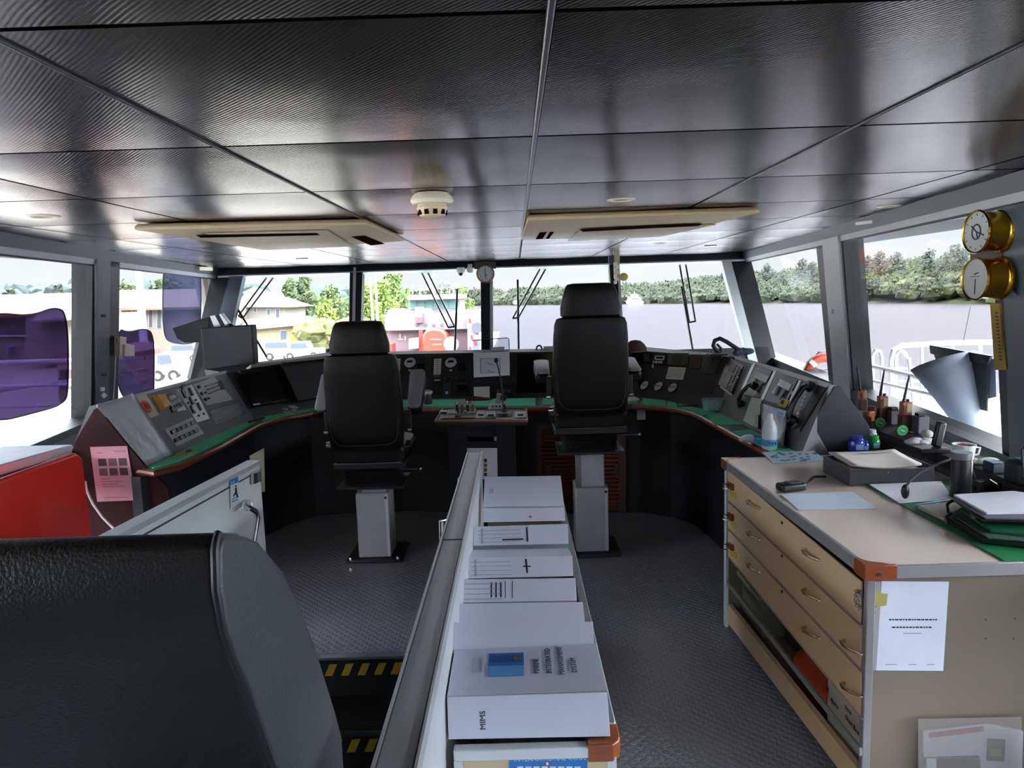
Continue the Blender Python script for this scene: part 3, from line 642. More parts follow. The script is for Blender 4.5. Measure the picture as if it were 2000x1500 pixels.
for pp_ in (((490,195),(520,208),(365,555),(335,540)), ((765,290),(797,303),(620,690),(588,672)), ((1090,425),(1118,437),(960,770),(932,755))): wpl('bay_trim', pp_, .010, mat('trim_pale', '#b7bcc4', .35, metal=.5))
wpl('dark_slot', ((1330,490),(1440,520),(1090,1090),(1010,1030)), .008, M_btn)
wpl('bay_plate', ((1085,440),(1340,500),(1010,1010),(930,770)), .003, mat('plate_warm', '#77797d', .45))
M_hand = mat('handset_black', '#0d0d10', .3)
def handset(a, b, label, r=.016, lift=.03):
    p0 = RW.at(*wz(a)[0], lift); p1 = RW.at(*wz(b)[0], lift); d = p1-p0; up = RW.n
    t = T('telephone_handset', label, 'handset', (p0+p1)/2)
    MB().tube([p0+up*.0, p0+d*.12+up*.022, p0+d*.5+up*.03, p0+d*.88+up*.022, p1], [r*.75, r*.8, r*.7, r*.8, r*.75], 10).build('grip', M_hand, t)
    for i, p in enumerate((p0, p1)):
        MB().cyl(p-up*.018, p+up*.014, r*1.5, r*1.25, 20).build(('earpiece', 'mouthpiece')[i], M_hand, t, bevel=.003)
    return t
handset((470,480), (300,720), 'black telephone handset hanging furthest along the right wing panel')
handset((1195,490), (960,930), 'black telephone handset hanging nearest on the right wing panel', .02)
for i, (a, b) in enumerate(((690,300),(955,420))): pass
mb = MB(); c0 = RW.at(*wz((330, 590))[0], .03); pts = []
for i in range(60): t_ = i/59; pts.append(RW.at(*wz((320-35*math.sin(t_*3)-20*t_, 600+180*t_))[0], .035+.008*math.cos(i*1.6))+Vector((.008*math.sin(i*1.6), 0, 0)))
mb.tube(pts, .0035, 5); mb.build('coiled_cord', M_hand, rw)
mb = MB(); pts = []
for i in range(80): t_ = i/79; pts.append(RW.at(*wz((920-25*math.sin(t_*2.5), 900+420*t_))[0], .02+.006*math.cos(i*1.6))+Vector((.007*math.sin(i*1.6), 0, .0)))
mb.tube(pts, .0035, 5); mb.build('coiled_cord', M_hand, rw)
mb = MB(); mb.tube([RW.at(*wz(p)[0], .02) for p in ((600,685),(570,740),(575,870),(560,900))], .003, 6); mb.build('cable', M_hand, rw)
wpl('small_handset_plug', ((540,890),(580,890),(575,1060),(525,1045)), .02, M_hand)
wpl('yellow_sticker', ((835,640),(945,680),(895,775),(795,745)), .001, mat('sticker_yellow', '#b8a92c', .6), None, .0150)
plate('sticker_symbol', M_ink, rw, RW, wz((850,675),(880,688),(860,735),(832,722)), .0006, .0165)
for q in range(5): disc('handset_button', M_lgrey, rw, RW, wz((1160-q*25, 640+q*52))[0], .010, .008, .016, n=12)
wpl('chrome_bracket', ((900,950),(1080,1000),(1010,1060),(900,1000)), .012, M_alu)
wpl('led_strip', ((985,560),(1020,570),(1000,610),(965,600)), .002, mat('sticker_white', '#bac6d8', .5), None, .009)
ns_ = wpl('notice_sheet', ((455,635),(592,665),(520,1040),(345,945)), .001, mat('pale_green_paper', '#b9cbbf', .6), None, .010)
ns_.parent = None; tag(ns_, 'pale green sheet of paper leaning on the right wing panel', 'paper')
# ================================================================== helm chairs
def sq_ring(c, ax, ay, w, h, n=20, p=3.2, off=0):
    r = []
    for k in range(n):
        t = 2*math.pi*(k+.5)/n; cx, sy = math.cos(t), math.sin(t)
        r.append(Vector(c)+Vector(ax)*(w/2*math.copysign(abs(cx)**(2/p), cx))+Vector(ay)*(h/2*math.copysign(abs(sy)**(2/p), sy)))
    return r
def helm_chair(x, y, lift, label, arm_tilt, width=.44):
    t = T('helm_chair', label, 'chair', (x, y, 0), 'black helm chairs on pale pedestals')
    X, Y, Z = Vector((1, 0, 0)), Vector((0, 1, 0)), Vector((0, 0, 1)); o = Vector((x, y, 0))
    MB().box(o+Vector((.0, .02, .012)), (.34, .32, .02)).build('base_plate', M_black, t, bevel=.004)
    for sx_ in (-1, 1):
        for sy_ in (-1, 1): MB().cyl(o+Vector((sx_*.145, .02+sy_*.135, .022)), o+Vector((sx_*.145, .02+sy_*.135, .034)), .012, n=6).build('bolt', M_chrome, t)
    colm = mat('column_pale', '#a4a3ac', .4, metal=.25)
    cv = MB().box(o+Vector((0, 0, .225)), (.20, .20, .405)).build('lower_cover', colm, t, bevel=.008)
    MB().box(o+Vector((.088, -.101, .225)), (.016, .004, .39)).build('corner_strip', M_lgrey, cv); MB().cyl(o+Vector((.085, -.1, .40)), o+Vector((.085, -.106, .40)), .008, n=12).build('screw', M_black, cv)
    zc = .44+lift
    MB().box(o+Vector((0, .005, (.42+zc+.2)/2)), (.165, .165, zc+.2-.42)).build('upper_column', colm, t, bevel=.006)
    MB().box(o+Vector((-.075, -.079, (.42+zc+.2)/2)), (.03, .004, zc+.19-.42)).build('column_groove', mat('groove', '#77767e', .5), t)
    z0 = zc+.20
    MB().box(o+Vector((0, .02, z0+.008)), (.40, .34, .016)).build('turntable', M_black, t, bevel=.003)
    bl = []
    for k in range(9): zz = z0+.016+k*.012; w = .30+(.0 if k % 2 else .035); bl.append(sq_ring(o+Vector((0, .03, zz)), X, Y, w, w*.95, 24, 5))
    MB().loft(bl).build('bellows', mat('bellows_rubber', '#0c0c0e', .6), t)
    z1 = z0+.118
    MB().box(o+Vector((0, .10, z1+.02)), (.44, .46, .045)).build('seat_pan', M_black, t, bevel=.01)
    MB().loft([sq_ring(o+Vector((0, .12, z)), X, Y, w, d, 28, 4) for z, w, d in ((z1+.04, .42, .44), (z1+.06, .47, .48), (z1+.11, .48, .49), (z1+.135, .45, .46), (z1+.14, .38, .4))]).build('seat_cushion', M_leather, t)
    MB().loft([sq_ring(o+Vector((0, -.12, z)), X, Y, w, d, 24, 4) for z, w, d in ((z1+.045, .40, .06), (z1+.055, .43, .08), (z1+.11, .43, .09), (z1+.125, .40, .07))]).build('lumbar_roll', M_leather, t)
    MB().tube([o+Vector((-.20, -.16, z1+.048)), o+Vector((.0, -.165, z1+.046)), o+Vector((.20, -.16, z1+.048))], .003, 6).build('rear_rail', M_chrome, t)
    zb = z1+.13; hb = .57
    prof = [(0, .40, .07, 0), (.02, .435, .10, -.0), (.10, .445, .115, -.005), (.28, .45, .12, -.02), (.46, .44, .11, -.045), (.53, .425, .10, -.055), (.562, .40, .08, -.06), (hb, .34, .05, -.062)]
    bk = MB().loft([sq_ring(o+Vector((0, -.13+dy, zb+z)), X, Y, width/.45*w, d, 32, 4.5) for z, w, d, dy in prof]).build('backrest', M_leather, t)
    rim = [p+Vector((0, -.004, 0)) for p in sq_ring(o+Vector((0, -.185, zb+.28)), X, Z, .40*width/.45, .50, 36, 6)]
    MB().tube(rim+[rim[0]], .004, 6).build('piping', M_black, bk)
    for sx_ in (-.07, .07): MB().cyl(o+Vector((sx_, -.19, zb+hb-.01)), o+Vector((sx_, -.195, zb+hb+.035)), .006, n=10).build('headrest_post', M_chrome, t)
    zh = zb+hb-.002
    MB().loft([sq_ring(o+Vector((0, -.195+dy, zh+z)), X, Y, w, d, 28, 4) for z, w, d, dy in ((0, .31, .05, 0), (.012, .345, .085, 0), (.06, .345, .10, 0), (.13, .31, .10, .0), (.17, .285, .09, .005), (.188, .26, .07, .008), (.194, .20, .04, .01))]).build('headrest', M_leather, t)
    for sx_ in (-1, 1):
        ca = math.radians(arm_tilt); d = Vector((0, math.cos(ca), math.sin(ca))); n_ = Vector((0, -math.sin(ca), math.cos(ca)))
        p0 = o+Vector((sx_*(width/2+.055), -.06, zb+.20)); 
        a_ = MB().loft([sq_ring(p0+d*s_, X, n_, w, h, 20, 3.5) for s_, w, h in ((0, .05, .04), (.02, .085, .075), (.15, .095, .085), (.29, .10, .08), (.325, .085, .06), (.33, .05, .03))]).build('armrest', M_leather, t)
        MB().loft([sq_ring(p0+d*s_+n_*.040, X, n_, w, h, 20, 3.5) for s_, w, h in ((.0, .05, .012), (.02, .08, .02), (.30, .095, .02), (.325, .07, .012))]).build('arm_pad', mat('arm_pad_lit_grey', '#8d8f96', .35), a_, label='arm pad coloured pale grey as lit')  # pad tops coloured pale grey for the light falling on them
        MB().box(o+Vector((sx_*(width/2+.02), -.07, zb+.16)), (.03, .05, .12)).build('arm_bracket', M_black, t, bevel=.004)
        MB().cyl(o+Vector((sx_*(width/2+.0), -.09, zb+.02)), o+Vector((sx_*(width/2+.03), -.09, zb+.02)), .018, n=16).build('tilt_knob', M_chrome if sx_ < 0 else M_black, t)
        MB().cyl(o+Vector((sx_*(width/2+.015), -.09, zb+.10)), o+Vector((sx_*(width/2+.04), -.09, zb+.10)), .014, n=12).build('side_knob', M_chrome, t)
    MB().tube([o+Vector((.12, -.05, z1-.02)), o+Vector((.30, -.06, z1-.02))], .004, 6).build('lever', M_chrome, t); MB().ball(o+Vector((.30, -.06, z1-.02)), .011, 10, 8).build('lever_knob', M_chrome, t)
    return t
pR = PZ(1158, 1085, 0); pL = PZ(733, 1096, 0)
helm_chair(pR.x, pR.y+.10, 0.0, 'tall black leather helm chair raised high right of the divider', 8)
helm_chair(pL.x, pL.y+.10, -.175, 'lower black leather helm chair left of the divider', 38, .45)

# the chair at the photographer's side, seen over its shoulder
fx = -.33
near = [(424,1040),(419,1056),(416,1075),(418,1150),(432,1230),(452,1290),(478,1350),(500,1415),(520,1470),(545,1540),(590,1700)]
far = [(470,1040),(496,1052),(545,1110),(580,1185),(606,1250),(628,1320),(650,1390),(663,1440),(667,1500),(668,1600),(668,1700)]
ch = T('leather_chair', 'large black leather chair back with a grey side panel close in front', 'chair', (-.6, .9, -.2))
nr = [PX(u, v, fx) for u, v in near]; fr_ = [PX(u, v, fx) for u, v in far]
poly = nr + fr_[::-1]
mb = MB(); mb.prism([p for p in poly], (-.52, 0, 0)); mb.build('backrest', mat('chair_leather', '#121417', .38, bump=.22, bscale=260, var=.1), ch, bevel=.022, seg=5, smooth=60)
mb = MB(); ins = inset(poly, .02); mb.prism([p+Vector((-.004, 0, 0)) for p in ins], (.010, 0, 0)); mb.build('side_panel', mat('chair_side', '#3c4347', .40, bump=.2, bscale=260), ch, bevel=.006, seg=3, smooth=60, label='greyer side panel')
MB().tube([p+Vector((.0015, 0, 0)) for p in nr], .0045, 8).build('piping', M_black, ch)
MB().span((-.84, .72, -.75), (-.36, 1.35, .55)).build('seat', M_leather, ch, bevel=.03, seg=4)
MB().cyl((-.6, 1.05, -1.3), (-.6, 1.05, -.75), .05).build('pedestal', M_dgrey, ch)

# ================================================================== divider, gate, binders
M_dv = mat('divider_grey', '#b1b3b8', .38, metal=.2, var=.03)
M_dvl = mat('divider_light', '#cdd0d6', .35, metal=.2, var=.03)
ZD = .915
dv = T('divider', 'long waist high grey divider with metal capping left of the white binders', 'divider', (-.19, 1.9, 0))
xl0, xl1 = PZ(725, 1500, ZD).x, PZ(912, 884, ZD).x; xr0, xr1 = PZ(816, 1500, ZD).x, PZ(942, 884, ZD).x; ye = PZ(925, 884, ZD).y
def XL(y): return xl0+(xl1-xl0)*(y-.92)/(ye-.92)
def XR(y): return xr0+(xr1-xr0)*(y-.92)/(ye-.92)
ys = .15
MB().prism([(XL(ys)+.004, ys, 0.002), (XR(ys)-.004, ys, .002), (XR(ye)-.004, ye-.003, .002), (XL(ye)+.004, ye-.003, .002)], (0, 0, ZD-.02)).build('panel', M_dvl, dv)
MB().prism([(XL(ys), ys, ZD-.03), (XR(ys), ys, ZD-.03), (XR(ye), ye, ZD-.03), (XL(ye), ye, ZD-.03)], (0, 0, .03)).build('capping', M_dv, dv, bevel=.002)
for f0, f1 in ((.0, .07), (.93, 1.0), (.10, .115), (.885, .9)):
    w0 = lambda y, f: XL(y)+(XR(y)-XL(y))*f
    MB().prism([(w0(ys, f0), ys, ZD), (w0(ys, f1), ys, ZD), (w0(ye, f1), ye, ZD), (w0(ye, f0), ye, ZD)], (0, 0, .004 if f1-f0 > .03 else .002)).build('cap_bead', M_dvl if f1-f0 > .03 else M_dgrey, dv)
yj = PZ(900, 1054, ZD).y
MB().span((XL(yj)+.006, yj-.003, ZD), (XR(yj)-.006, yj+.003, ZD+.002)).build('cap_joint', M_dgrey, dv)
MB().box((XL(ye)-.005, ye-.28, .86), (.03, .03, .03)).build('catch', M_alu, dv, bevel=.004)
MB().tube([(XL(2.3)-.0, 2.32, .86), (XL(2.3)-.04, 2.33, .85), (XL(2.3)-.045, 2.33, .62), (XL(2.3), 2.32, .61)], .008, 10).build('grab_rail', M_chrome, dv)
# gate / guard panel left of the stairwell
gt = T('gate_panel', 'pale waist high guard panel with chrome handle left of the stairwell', 'gate', (-1.1, 2.4, 0))
g0 = PZ(507, 899, ZD); g1 = PZ(262, 1028, ZD)
gp = Plane(g0, g1, g0+Vector((0, 0, -.5))); dr = (g1-g0).normalized(); gn = Vector((dr.y, -dr.x, 0)); gn = gn if gn.x < 0 else -gn
g1e = g0+dr*1.25
def gslab(z0, z1, a, b, th, off=0.0): return [g0+dr*a+gn*off+Vector((0, 0, z0-ZD)), g0+dr*b+gn*off+Vector((0, 0, z0-ZD)), g0+dr*b+gn*(off+th)+Vector((0, 0, z0-ZD)), g0+dr*a+gn*(off+th)+Vector((0, 0, z0-ZD))]
MB().prism(gslab(.03, 0, 0, 1.25, .05, .002), (0, 0, ZD-.05)).build('panel', mat('gate_white', '#eceff0', .4, var=.03), gt)
MB().prism(gslab(ZD-.02, 0, -.004, 1.254, .062, -.003), (0, 0, .02)).build('capping', M_dvl, gt, bevel=.002)
MB().prism(gslab(ZD-.045, 0, -.001, 1.25, .01, -.004), (0, 0, .004)).build('bead', M_dgrey, gt)
def gpx(u, v, h=0): return gp.at(u, v, h)
sg = T('warning_sign', 'small blue headed warning sticker with a walking figure on the guard panel', 'sign', gpx(457, 965))
plate('sheet', M_white, sg, gp, [(449,937),(465,931),(466,980),(450,992)], .0012, .003)
plate('header', M_blue, sg, gp, [(449,937),(465,931),(465,942),(449,948)], .0006, .0044)
text('header_text', 'CAUTION', .0085, gpx(450, 945.5, .0052), gpx(465, 939)-gpx(450, 945.5), (0, 0, 1), M_white, sg)
plate('figure_body', M_ink, sg, gp, [(459,953),(462,952),(463,963),(466,971),(463,971),(460,965),(456,971),(455,969),(459,961)], .0006, .0044)
disc('figure_head', M_ink, sg, gp, (460.5, 949.5), .005, .0006, .0044)
for q in range(2): plate('text_line', M_blue, sg, gp, [(453,974+q*5),(465,969+q*5),(465,971+q*5),(453,976+q*5)], .0004, .0044)
plate('latch', M_alu, gt, gp, [(489,925),(505,918),(507,940),(490,946)], .012, .003, bevel=.002); plate('latch_bolt', mat('latch_dark', '#33302c', .5), gt, gp, [(491,926),(496,924),(497,943),(492,945)], .014, .004)
hb = [gpx(482, 980, .01), gpx(481, 990, .05), gpx(487, 992, .065), gpx(499, 1000, .07), gpx(503, 1012, .07), gpx(497, 1045, .07), gpx(493, 1075, .07), gpx(489, 1085, .05), gpx(487, 1090, .01)]
hn = MB().tube(hb, .011, 14).build('handle', M_chrome, gt, label='chrome grab handle')
for (u, v) in ((481, 987), (486, 1092)): MB().cyl(gpx(u, v, .002), gpx(u, v, .012), .024, n=24).build('handle_flange', M_chrome, hn, bevel=.003)
plate('side_plate', mat('beige_plate', '#8b8772', .5), gt, Plane(g0+dr*-.2, g0+dr*-.2+Vector((0,0,1)), g0+dr*-.2+Vector((1,0,0))), [(488,890),(516,875),(518,960),(492,962)], .004, 0)

# binder trough
xr = .178; zt = .70
bt = T('binder_cabinet', 'low cream cabinet with an open top full of binders right of the divider', 'cabinet', (0, 2.2, 0))
y0b, y1b = 1.335, 3.07
M_cr = mat('cabinet_cream', '#c7b390', .5, var=.04)
MB().span((XR(2)+.012, y0b, .002), (xr-.004, y0b+.018, .672)).build('front_panel', M_cr, bt)
MB().span((XR(2)+.012, y0b+.018, .30), (xr-.004, y1b, .32)).build('trough_floor', M_dgrey, bt)
MB().span((xr-.016, y0b+.018, .002), (xr-.004, y1b, .69)).build('side_panel', mat('trough_side', '#9c8567', .5, var=.1), bt)
MB().span((XR(2)+.012, y1b, .002), (xr-.004, y1b+.016, .69)).build('back_panel', M_cr, bt)
MB().span((xr-.019, y0b+.06, .665), (xr+.006, y1b+.016, .705)).build('side_trim', M_alu, bt, bevel=.003)
MB().span((XR(2)+.012, y0b-.006, .670), (xr-.05, y0b+.018, .694)).build('front_trim', M_dvl, bt, bevel=.003)
cp = [(xr-.06, y0b-.007), (xr-.01, y0b-.007), (xr+.004, y0b+.005), (xr+.009, y0b+.02), (xr+.009, y0b+.075), (xr-.02, y0b+.075), (xr-.021, y0b+.020), (xr-.06, y0b+.018)]
MB().prism([(x, y, .662) for x, y in cp], (0, 0, .038)).build('corner_block', mat('corner_wood', '#8a4520', .35, var=.2, nscale=30, coat=.4), bt, bevel=.003, label='varnished wooden corner piece')
MB().span((XR(2)+.012, y0b+.0, .002), (XR(2)+.03, y0b-.004, .67)).build('edge_strip', M_dvl, bt); MB().span((xr-.02, y0b-.004, .002), (xr-.002, y0b, .67)).build('edge_strip', M_dvl, bt)
# sticker on the front of the cabinet
FB = Plane((0, y0b-.001, .5), (1, y0b-.001, .5), (0, y0b-.001, .6))
sk = T('flag_chart_sticker', 'blue chart sticker headed International Code on the cream cabinet front', 'sticker', FB.at(1070, 1490))
plate('sheet', mat('sticker_blue', '#2a73b8', .4), sk, FB, [(994,1474),(1147,1472),(1147,1640),(994,1640)], .0012, .001)
text('title', 'INTERNATIONAL CODE', .0136, FB.at(1003, 1487.5, .0028), (1, 0, 0), (0, 0, 1), mat('pale_blue_ink', '#9cc4e6', .5), sk)
for i, c in enumerate(('#c23a3a', '#e9e9ee', '#c23a3a')): plate('emblem', mat('emb%d' % i, c, .5), sk, FB, [(1062+i*5,1489),(1066+i*5,1489),(1066+i*5,1494),(1062+i*5,1494)], .0005, .0024)
for i in range(8): plate('flag', mat('flag%d' % (i % 3), ['#e6e8ee', '#c9d8ea', '#efe7da'][i % 3], .5), sk, FB, [(1010+i*16,1497),(1022+i*16,1497),(1022+i*16,1508),(1010+i*16,1508)], .0006, .0024)

M_bind = mat('binder_white', '#c9ccdc', .32, var=.015, coat=.3)
M_bpage = mat('binder_pages', '#dcdcdc', .8)
def binder(spx, label, body_dir, depth, writing=None, thick=None):
    """spx: pixel corners of the spine (left-top, right-top, right-bottom, left-bottom) with the two depths given"""
    (tl, tr_, br, bl), (yt, yb) = spx
    a, b = PY(*tl, yt), PY(*tr_, yt); c, d = PY(*br, yb), PY(*bl, yb)
    t = T('ring_binder', label, 'binder', (a+c)/2, 'white ring binders in the trough')
    bd = Vector(body_dir).normalized()*depth; th = .003
    up = ((a-d).normalized())
    MB().prism([d, c, b, a], bd*.006/depth).build('spine', M_bind, t, bevel=.0008)
    MB().prism([a, b, b+bd, a+bd], up*-th).build('cover', M_bind, t)
    MB().prism([d, c, c+bd, d+bd], up*th).build('cover', M_bind, t)
    x_ = (b-a).normalized()
    MB().prism([a+x_*.006-up*.006+bd*.06, b-x_*.006-up*.006+bd*.06, b-x_*.006-up*.006+bd*.95, a+x_*.006-up*.006+bd*.95], -up*max(((a-d).length-.014), .01)).build('page_block', M_bpage, t)
    return t, a, b, c, d, up
# nearest, lying flat
B = []
def sp(lt, rt, vt_l, vt_r, lb, rb, vb, yt, yb): return ((lt, vt_l), (rt, vt_r), (rb, vb), (lb, vb)), (yt, yb)
t, a, b, c, d, up = binder((((873,1362),(1186,1352),(1192,1438),(876,1444)), (1.362, 1.348)), 'thickest white binder lying flat at the near end with MIMS on its spine', (0, 1, .02), .20)
text('spine_word', 'MIMS', .017, a+(b-a)*.235+(d-a)*.80+Vector((0, -.0008, 0)), (a-d), -(b-a), M_ink, t)
nrm = Vector((0, -.02, 1)).normalized(); bdir = Vector((0, 1, .02)).normalized(); xdir = (b-a).normalized()
def onc(s_, r_, h=.0006): return a+xdir*((b-a).length*s_)+bdir*r_+nrm*h
def cq(name, s0, s1, r0, r1, m, h=.0008): 
    mb = MB(); mb.prism([onc(s0, r0, h), onc(s1, r0, h), onc(s1, r1, h), onc(s0, r1, h)], nrm*.0005); return mb.build(name, m, t)
cq('cover_picture', .245, .485, .070, .165, mat('picture_blue', '#2f6db4', .35)); cq('picture_band', .255, .475, .125, .155, mat('picture_band', '#274f8a', .35), .0014); cq('picture_spot', .41, .47, .128, .152, mat('picture_brown', '#6a5a62', .4), .002); cq('picture_sea', .245, .485, .070, .11, mat('picture_pale', '#5f9bd0', .4), .0014)
for i, w in enumerate(('MARINE', 'INTEGRATED', 'MANAGEMENT', 'SYSTEM')): text('cover_title', w, .0175, onc(.585+i*.083, .075 if i != 2 else .068, .0016), bdir, -xdir, mat('title_ink', '#3c4250', .5), t)
for i in range(3): cq('cover_print', .14+i*.03, .146+i*.03, .09, .15, mat('faint_ink', '#9aa0ad', .6))
mb = MB(); G = 8
for j in range(G):
    for i in range(G):
        f_ = lambda i, j: onc(.01+.98*i/G, .004+.205*j/G, .0032+.0022*mnoise.noise(Vector((i*.9, j*.9, 1))))
        mb.quad(f_(i, j), f_(i+1, j), f_(i+1, j+1), f_(i, j+1))
fo = mb.build('clear_sleeve', glass_mat('sleeve_film', (.95, .96, .98), .05), t, weld=True, smooth=180)
data = [
 (((887,1216),(1158,1214),(1160,1271),(881,1276)), (1.60, 1.545), 'plain white binder leaning right behind the flat one', 0),
 (((890,1179),(1138,1176),(1142,1214),(884,1217)), (1.765, 1.725), 'thin plain white binder between the printed and the second binder', 0),
 (((894,1132),(1124,1129),(1126,1173),(892,1177)), (1.925, 1.865), 'white binder with a boxed lined label at the left of its spine', 2),
 (((909,1089),(1118,1086),(1119,1125),(910,1130)), (2.125, 2.065), 'white binder with ruled spine label and a dark cross mark, third from the far end', 3),
 (((925,1029),(1109,1023),(1110,1062),(925,1066)), (2.39, 2.335), 'white binder with a ruled spine label, second from the far end', 4)]
for spx, ys_, lab, wr in data:
    t, a, b, c, d, up = binder((spx, ys_), lab, (0, .62, -.78) if wr != 3 else (0, .95, -.22), .20 if wr != 3 else .19)
    x_ = (b-a).normalized(); n_ = up.cross(x_); n_ = n_ if n_.z > 0 or n_.y < 0 else -n_
    n_ = x_.cross(up); n_ = n_ if n_.y < 0 else -n_
    Lw = (b-a).length; Lh = (a-d).length
    def sl(name, s0, s1, r0, r1, m): mb = MB(); mb.prism([d+x_*Lw*s0+up*Lh*r0+n_*.0006, d+x_*Lw*s1+up*Lh*r0+n_*.0006, d+x_*Lw*s1+up*Lh*r1+n_*.0006, d+x_*Lw*s0+up*Lh*r1+n_*.0006], n_*.0004); mb.build(name, m, t)
    fi = mat('faint_ink', '#9aa0ad', .6)
    if wr == 2:
        for r_ in (.12, .34, .56, .78): sl('ruled_line', .06, .38, r_, r_+.03, fi)
        for s_ in (.28, .32, .36): sl('print_mark', s_, s_+.012, .2, .85, M_ink)
        sl('boxed_label', .40, .405, .15, .9, M_ink); sl('boxed_label', .46, .465, .15, .9, M_ink); sl('print_column', .03, .05, .1, .9, fi)
    if wr in (3, 4):
        for r_ in (.15, .35, .55, .75): sl('ruled_line', .05, .5 if wr == 4 else .42, r_, r_+.025, fi)
        sl('print_column', .08, .10, .1, .9, fi); sl('cross_mark', .555, .572, .12, .88, M_ink); sl('cross_mark', .53, .60, .5, .56, M_ink) if wr == 3 else sl('print_line', .30, .52, .22, .30, M_ink)
# far binder with its cover up
t, a, b, c, d, up = binder((((944,992),(1102,990),(1104,1017),(944,1020)), (2.71, 2.675)), 'far end white binder leaning back with its cover facing up', (0, .80, .30), .21)
for q in range(3): MB().box(a+(b-a)*(.08+.03*q)+Vector((0, .10+.004*q, .0402)), (.005, .035, .0004), Matrix.Rotation(math.atan2(.30, .80), 3, 'X')).build('cover_print', mat('faint_ink', '#9aa0ad', .6), t)
text('spine_mark', '+', .03, a+(b-a)*.55+(d-a)*.85+Vector((0, -.002, .001)), (1, 0, 0), (a-d), M_ink, t)

# ================================================================== pod tray in the middle of the worktop
pod = T('control_pedestal', 'dark pedestal with a small instrument tray projecting from the front console', 'pedestal', (-.24, 4.7, 0))
tz = .80
tp = [PZ(851, 822, tz), PZ(1030, 822, tz), PZ(1027, 799, tz), PZ(865, 800, tz)]
MB().prism([p-Vector((0, 0, .03)) for p in tp], (0, 0, .03)).build('tray_board', mat('tray_dark', '#2a2626', .4), pod, bevel=.004)
MB().tube([tp[3], tp[0], tp[1], tp[2]], .010, 8).build('tray_edge', mat('edge_copper', '#9c6a58', .35, coat=.3), pod, label='reddish moulding round the tray')
MB().prism([(tp[0].x+.07, tp[0].y+.06, .002), (tp[1].x-.08, tp[0].y+.06, .002), (tp[1].x-.08, 5.12, .002), (tp[0].x+.07, 5.12, .002)], (0, 0, .765)).build('pedestal_body', M_body, pod)
PF = Plane((0, tp[0].y+.055, .5), (1, tp[0].y+.055, .5), (0, tp[0].y+.055, 0))
plate('label_strip', M_lgrey, pod, PF, [(913,853),(970,853),(970,861),(913,862)], .002, .001)
MB().prism([(tp[0].x+.10, tp[0].y+.052, .03), (tp[1].x-.22, tp[0].y+.052, .03), (tp[1].x-.22, tp[0].y+.06, .03), (tp[0].x+.10, tp[0].y+.06, .03)], (0, 0, .69)).build('door', mat('door_navy', '#121726', .4), pod)
sgn = T('posted_sheet', 'white sheet with a row of small pictures posted on the pedestal door', 'notice', PF.at(942, 900, .01))
plate('sheet', M_paper, sgn, PF, [(912,875),(971,875),(972,936),(914,936)], .001, .004)
for i in range(4): plate('picture', mat('pic%d' % i, ['#5a4a3a', '#8a5a50', '#6a5a3a', '#4a4550'][i], .6), sgn, PF, [(945,896+i*9),(951,896+i*9),(951,903+i*9),(945,903+i*9)], .0006, .0052)
TP = Plane(tp[0]+Vector((0, 0, .001)), tp[1]+Vector((0, 0, .001)), tp[2]+Vector((0, 0, .001)))
def tpp(*pp): return [(740+a/5.882, 660+b/5.882) for a, b in pp]
M_inst = mat('instrument_plate', '#8d8f93', .4)
for px, m, h, nm in ((((800,845),(1115,830),(1105,880),(790,890)), M_inst, .015, 'throttle_unit'), (((700,850),(790,845),(780,880),(690,885)), M_inst, .012, 'steering_unit'), (((1130,855),(1225,850),(1225,930),(1110,935)), M_inst, .010, 'switch_unit'), (((1235,865),(1340,862),(1345,925),(1230,930)), M_inst, .014, 'dial_unit'), (((1560,860),(1690,855),(1690,925),(1565,930)), M_lgrey, .010, 'pale_unit'), (((1275,770),(1420,765),(1450,815),(1255,825)), M_lgrey, .012, 'keypad_unit'), (((700,890),(1105,885),(1110,925),(715,935)), M_bez, .006, 'front_strip')):
    q_ = plate(nm, m, pod, TP, tpp(*px), h, .0, bevel=.001)
    cx = sum(p[0] for p in px)/4; cy = sum(p[1] for p in px)/4
    for s_ in (-25, 0, 25): disc('key', M_btn, q_, TP, tpp((cx+s_*(1.6 if nm in ('throttle_unit', 'keypad_unit') else .8), cy))[0], .008, .010, h, n=12)
for q in range(4): plate('lever', mat('lever_rust', '#7a4a3c', .4) if q % 2 else M_btn, pod, TP, tpp((880+q*60,800),(910+q*60,798),(915+q*60,850),(885+q*60,852)), .05, .010, bevel=.003)
mic = T('gooseneck_microphone', 'black gooseneck microphone standing on the tray before the front console', 'microphone', PZ(983, 812, tz+.018))
mbase = PZ(985, 813, tz+.02)
MB().lathe([(0, 0), (.052, 0), (.052, .012), (.045, .024), (.02, .028), (0, .028)], mbase, n=32).build('base', M_black, mic)
nk = [mbase+Vector((0, 0, .028)), PY(982, 790, mbase.y), PY(981, 765, mbase.y+.01), PY(979, 745, mbase.y+.03), PY(974, 722, mbase.y+.04), PY(970, 707, mbase.y+.04)]
MB().tube(nk, .0045, 8).build('gooseneck', M_dgrey, mic)
MB().cyl(nk[0], nk[0]+Vector((0, 0, .05)), .009, n=12).build('stem_socket', M_black, mic)
hd = PY(969, 704, mbase.y+.04); MB().ball(hd, (.014, .014, .018), 14, 10).build('mic_head', M_black, mic)
hs = T('handheld_unit', 'grey handheld unit with a dark knob standing behind the gooseneck microphone', 'handheld unit', PZ(976, 788, ZC))
hp = PZ(976, 790, ZC+.005); MB().box(hp+Vector((-.005, 0, .045)), (.038, .03, .075), Matrix.Rotation(.15, 3, 'Y')).build('case', M_inst, hs, bevel=.006)
MB().cyl(hp+Vector((.03, -.02, .05)), hp+Vector((.03, .02, .05)), .024, n=20).build('knob', M_black, hs, bevel=.003)
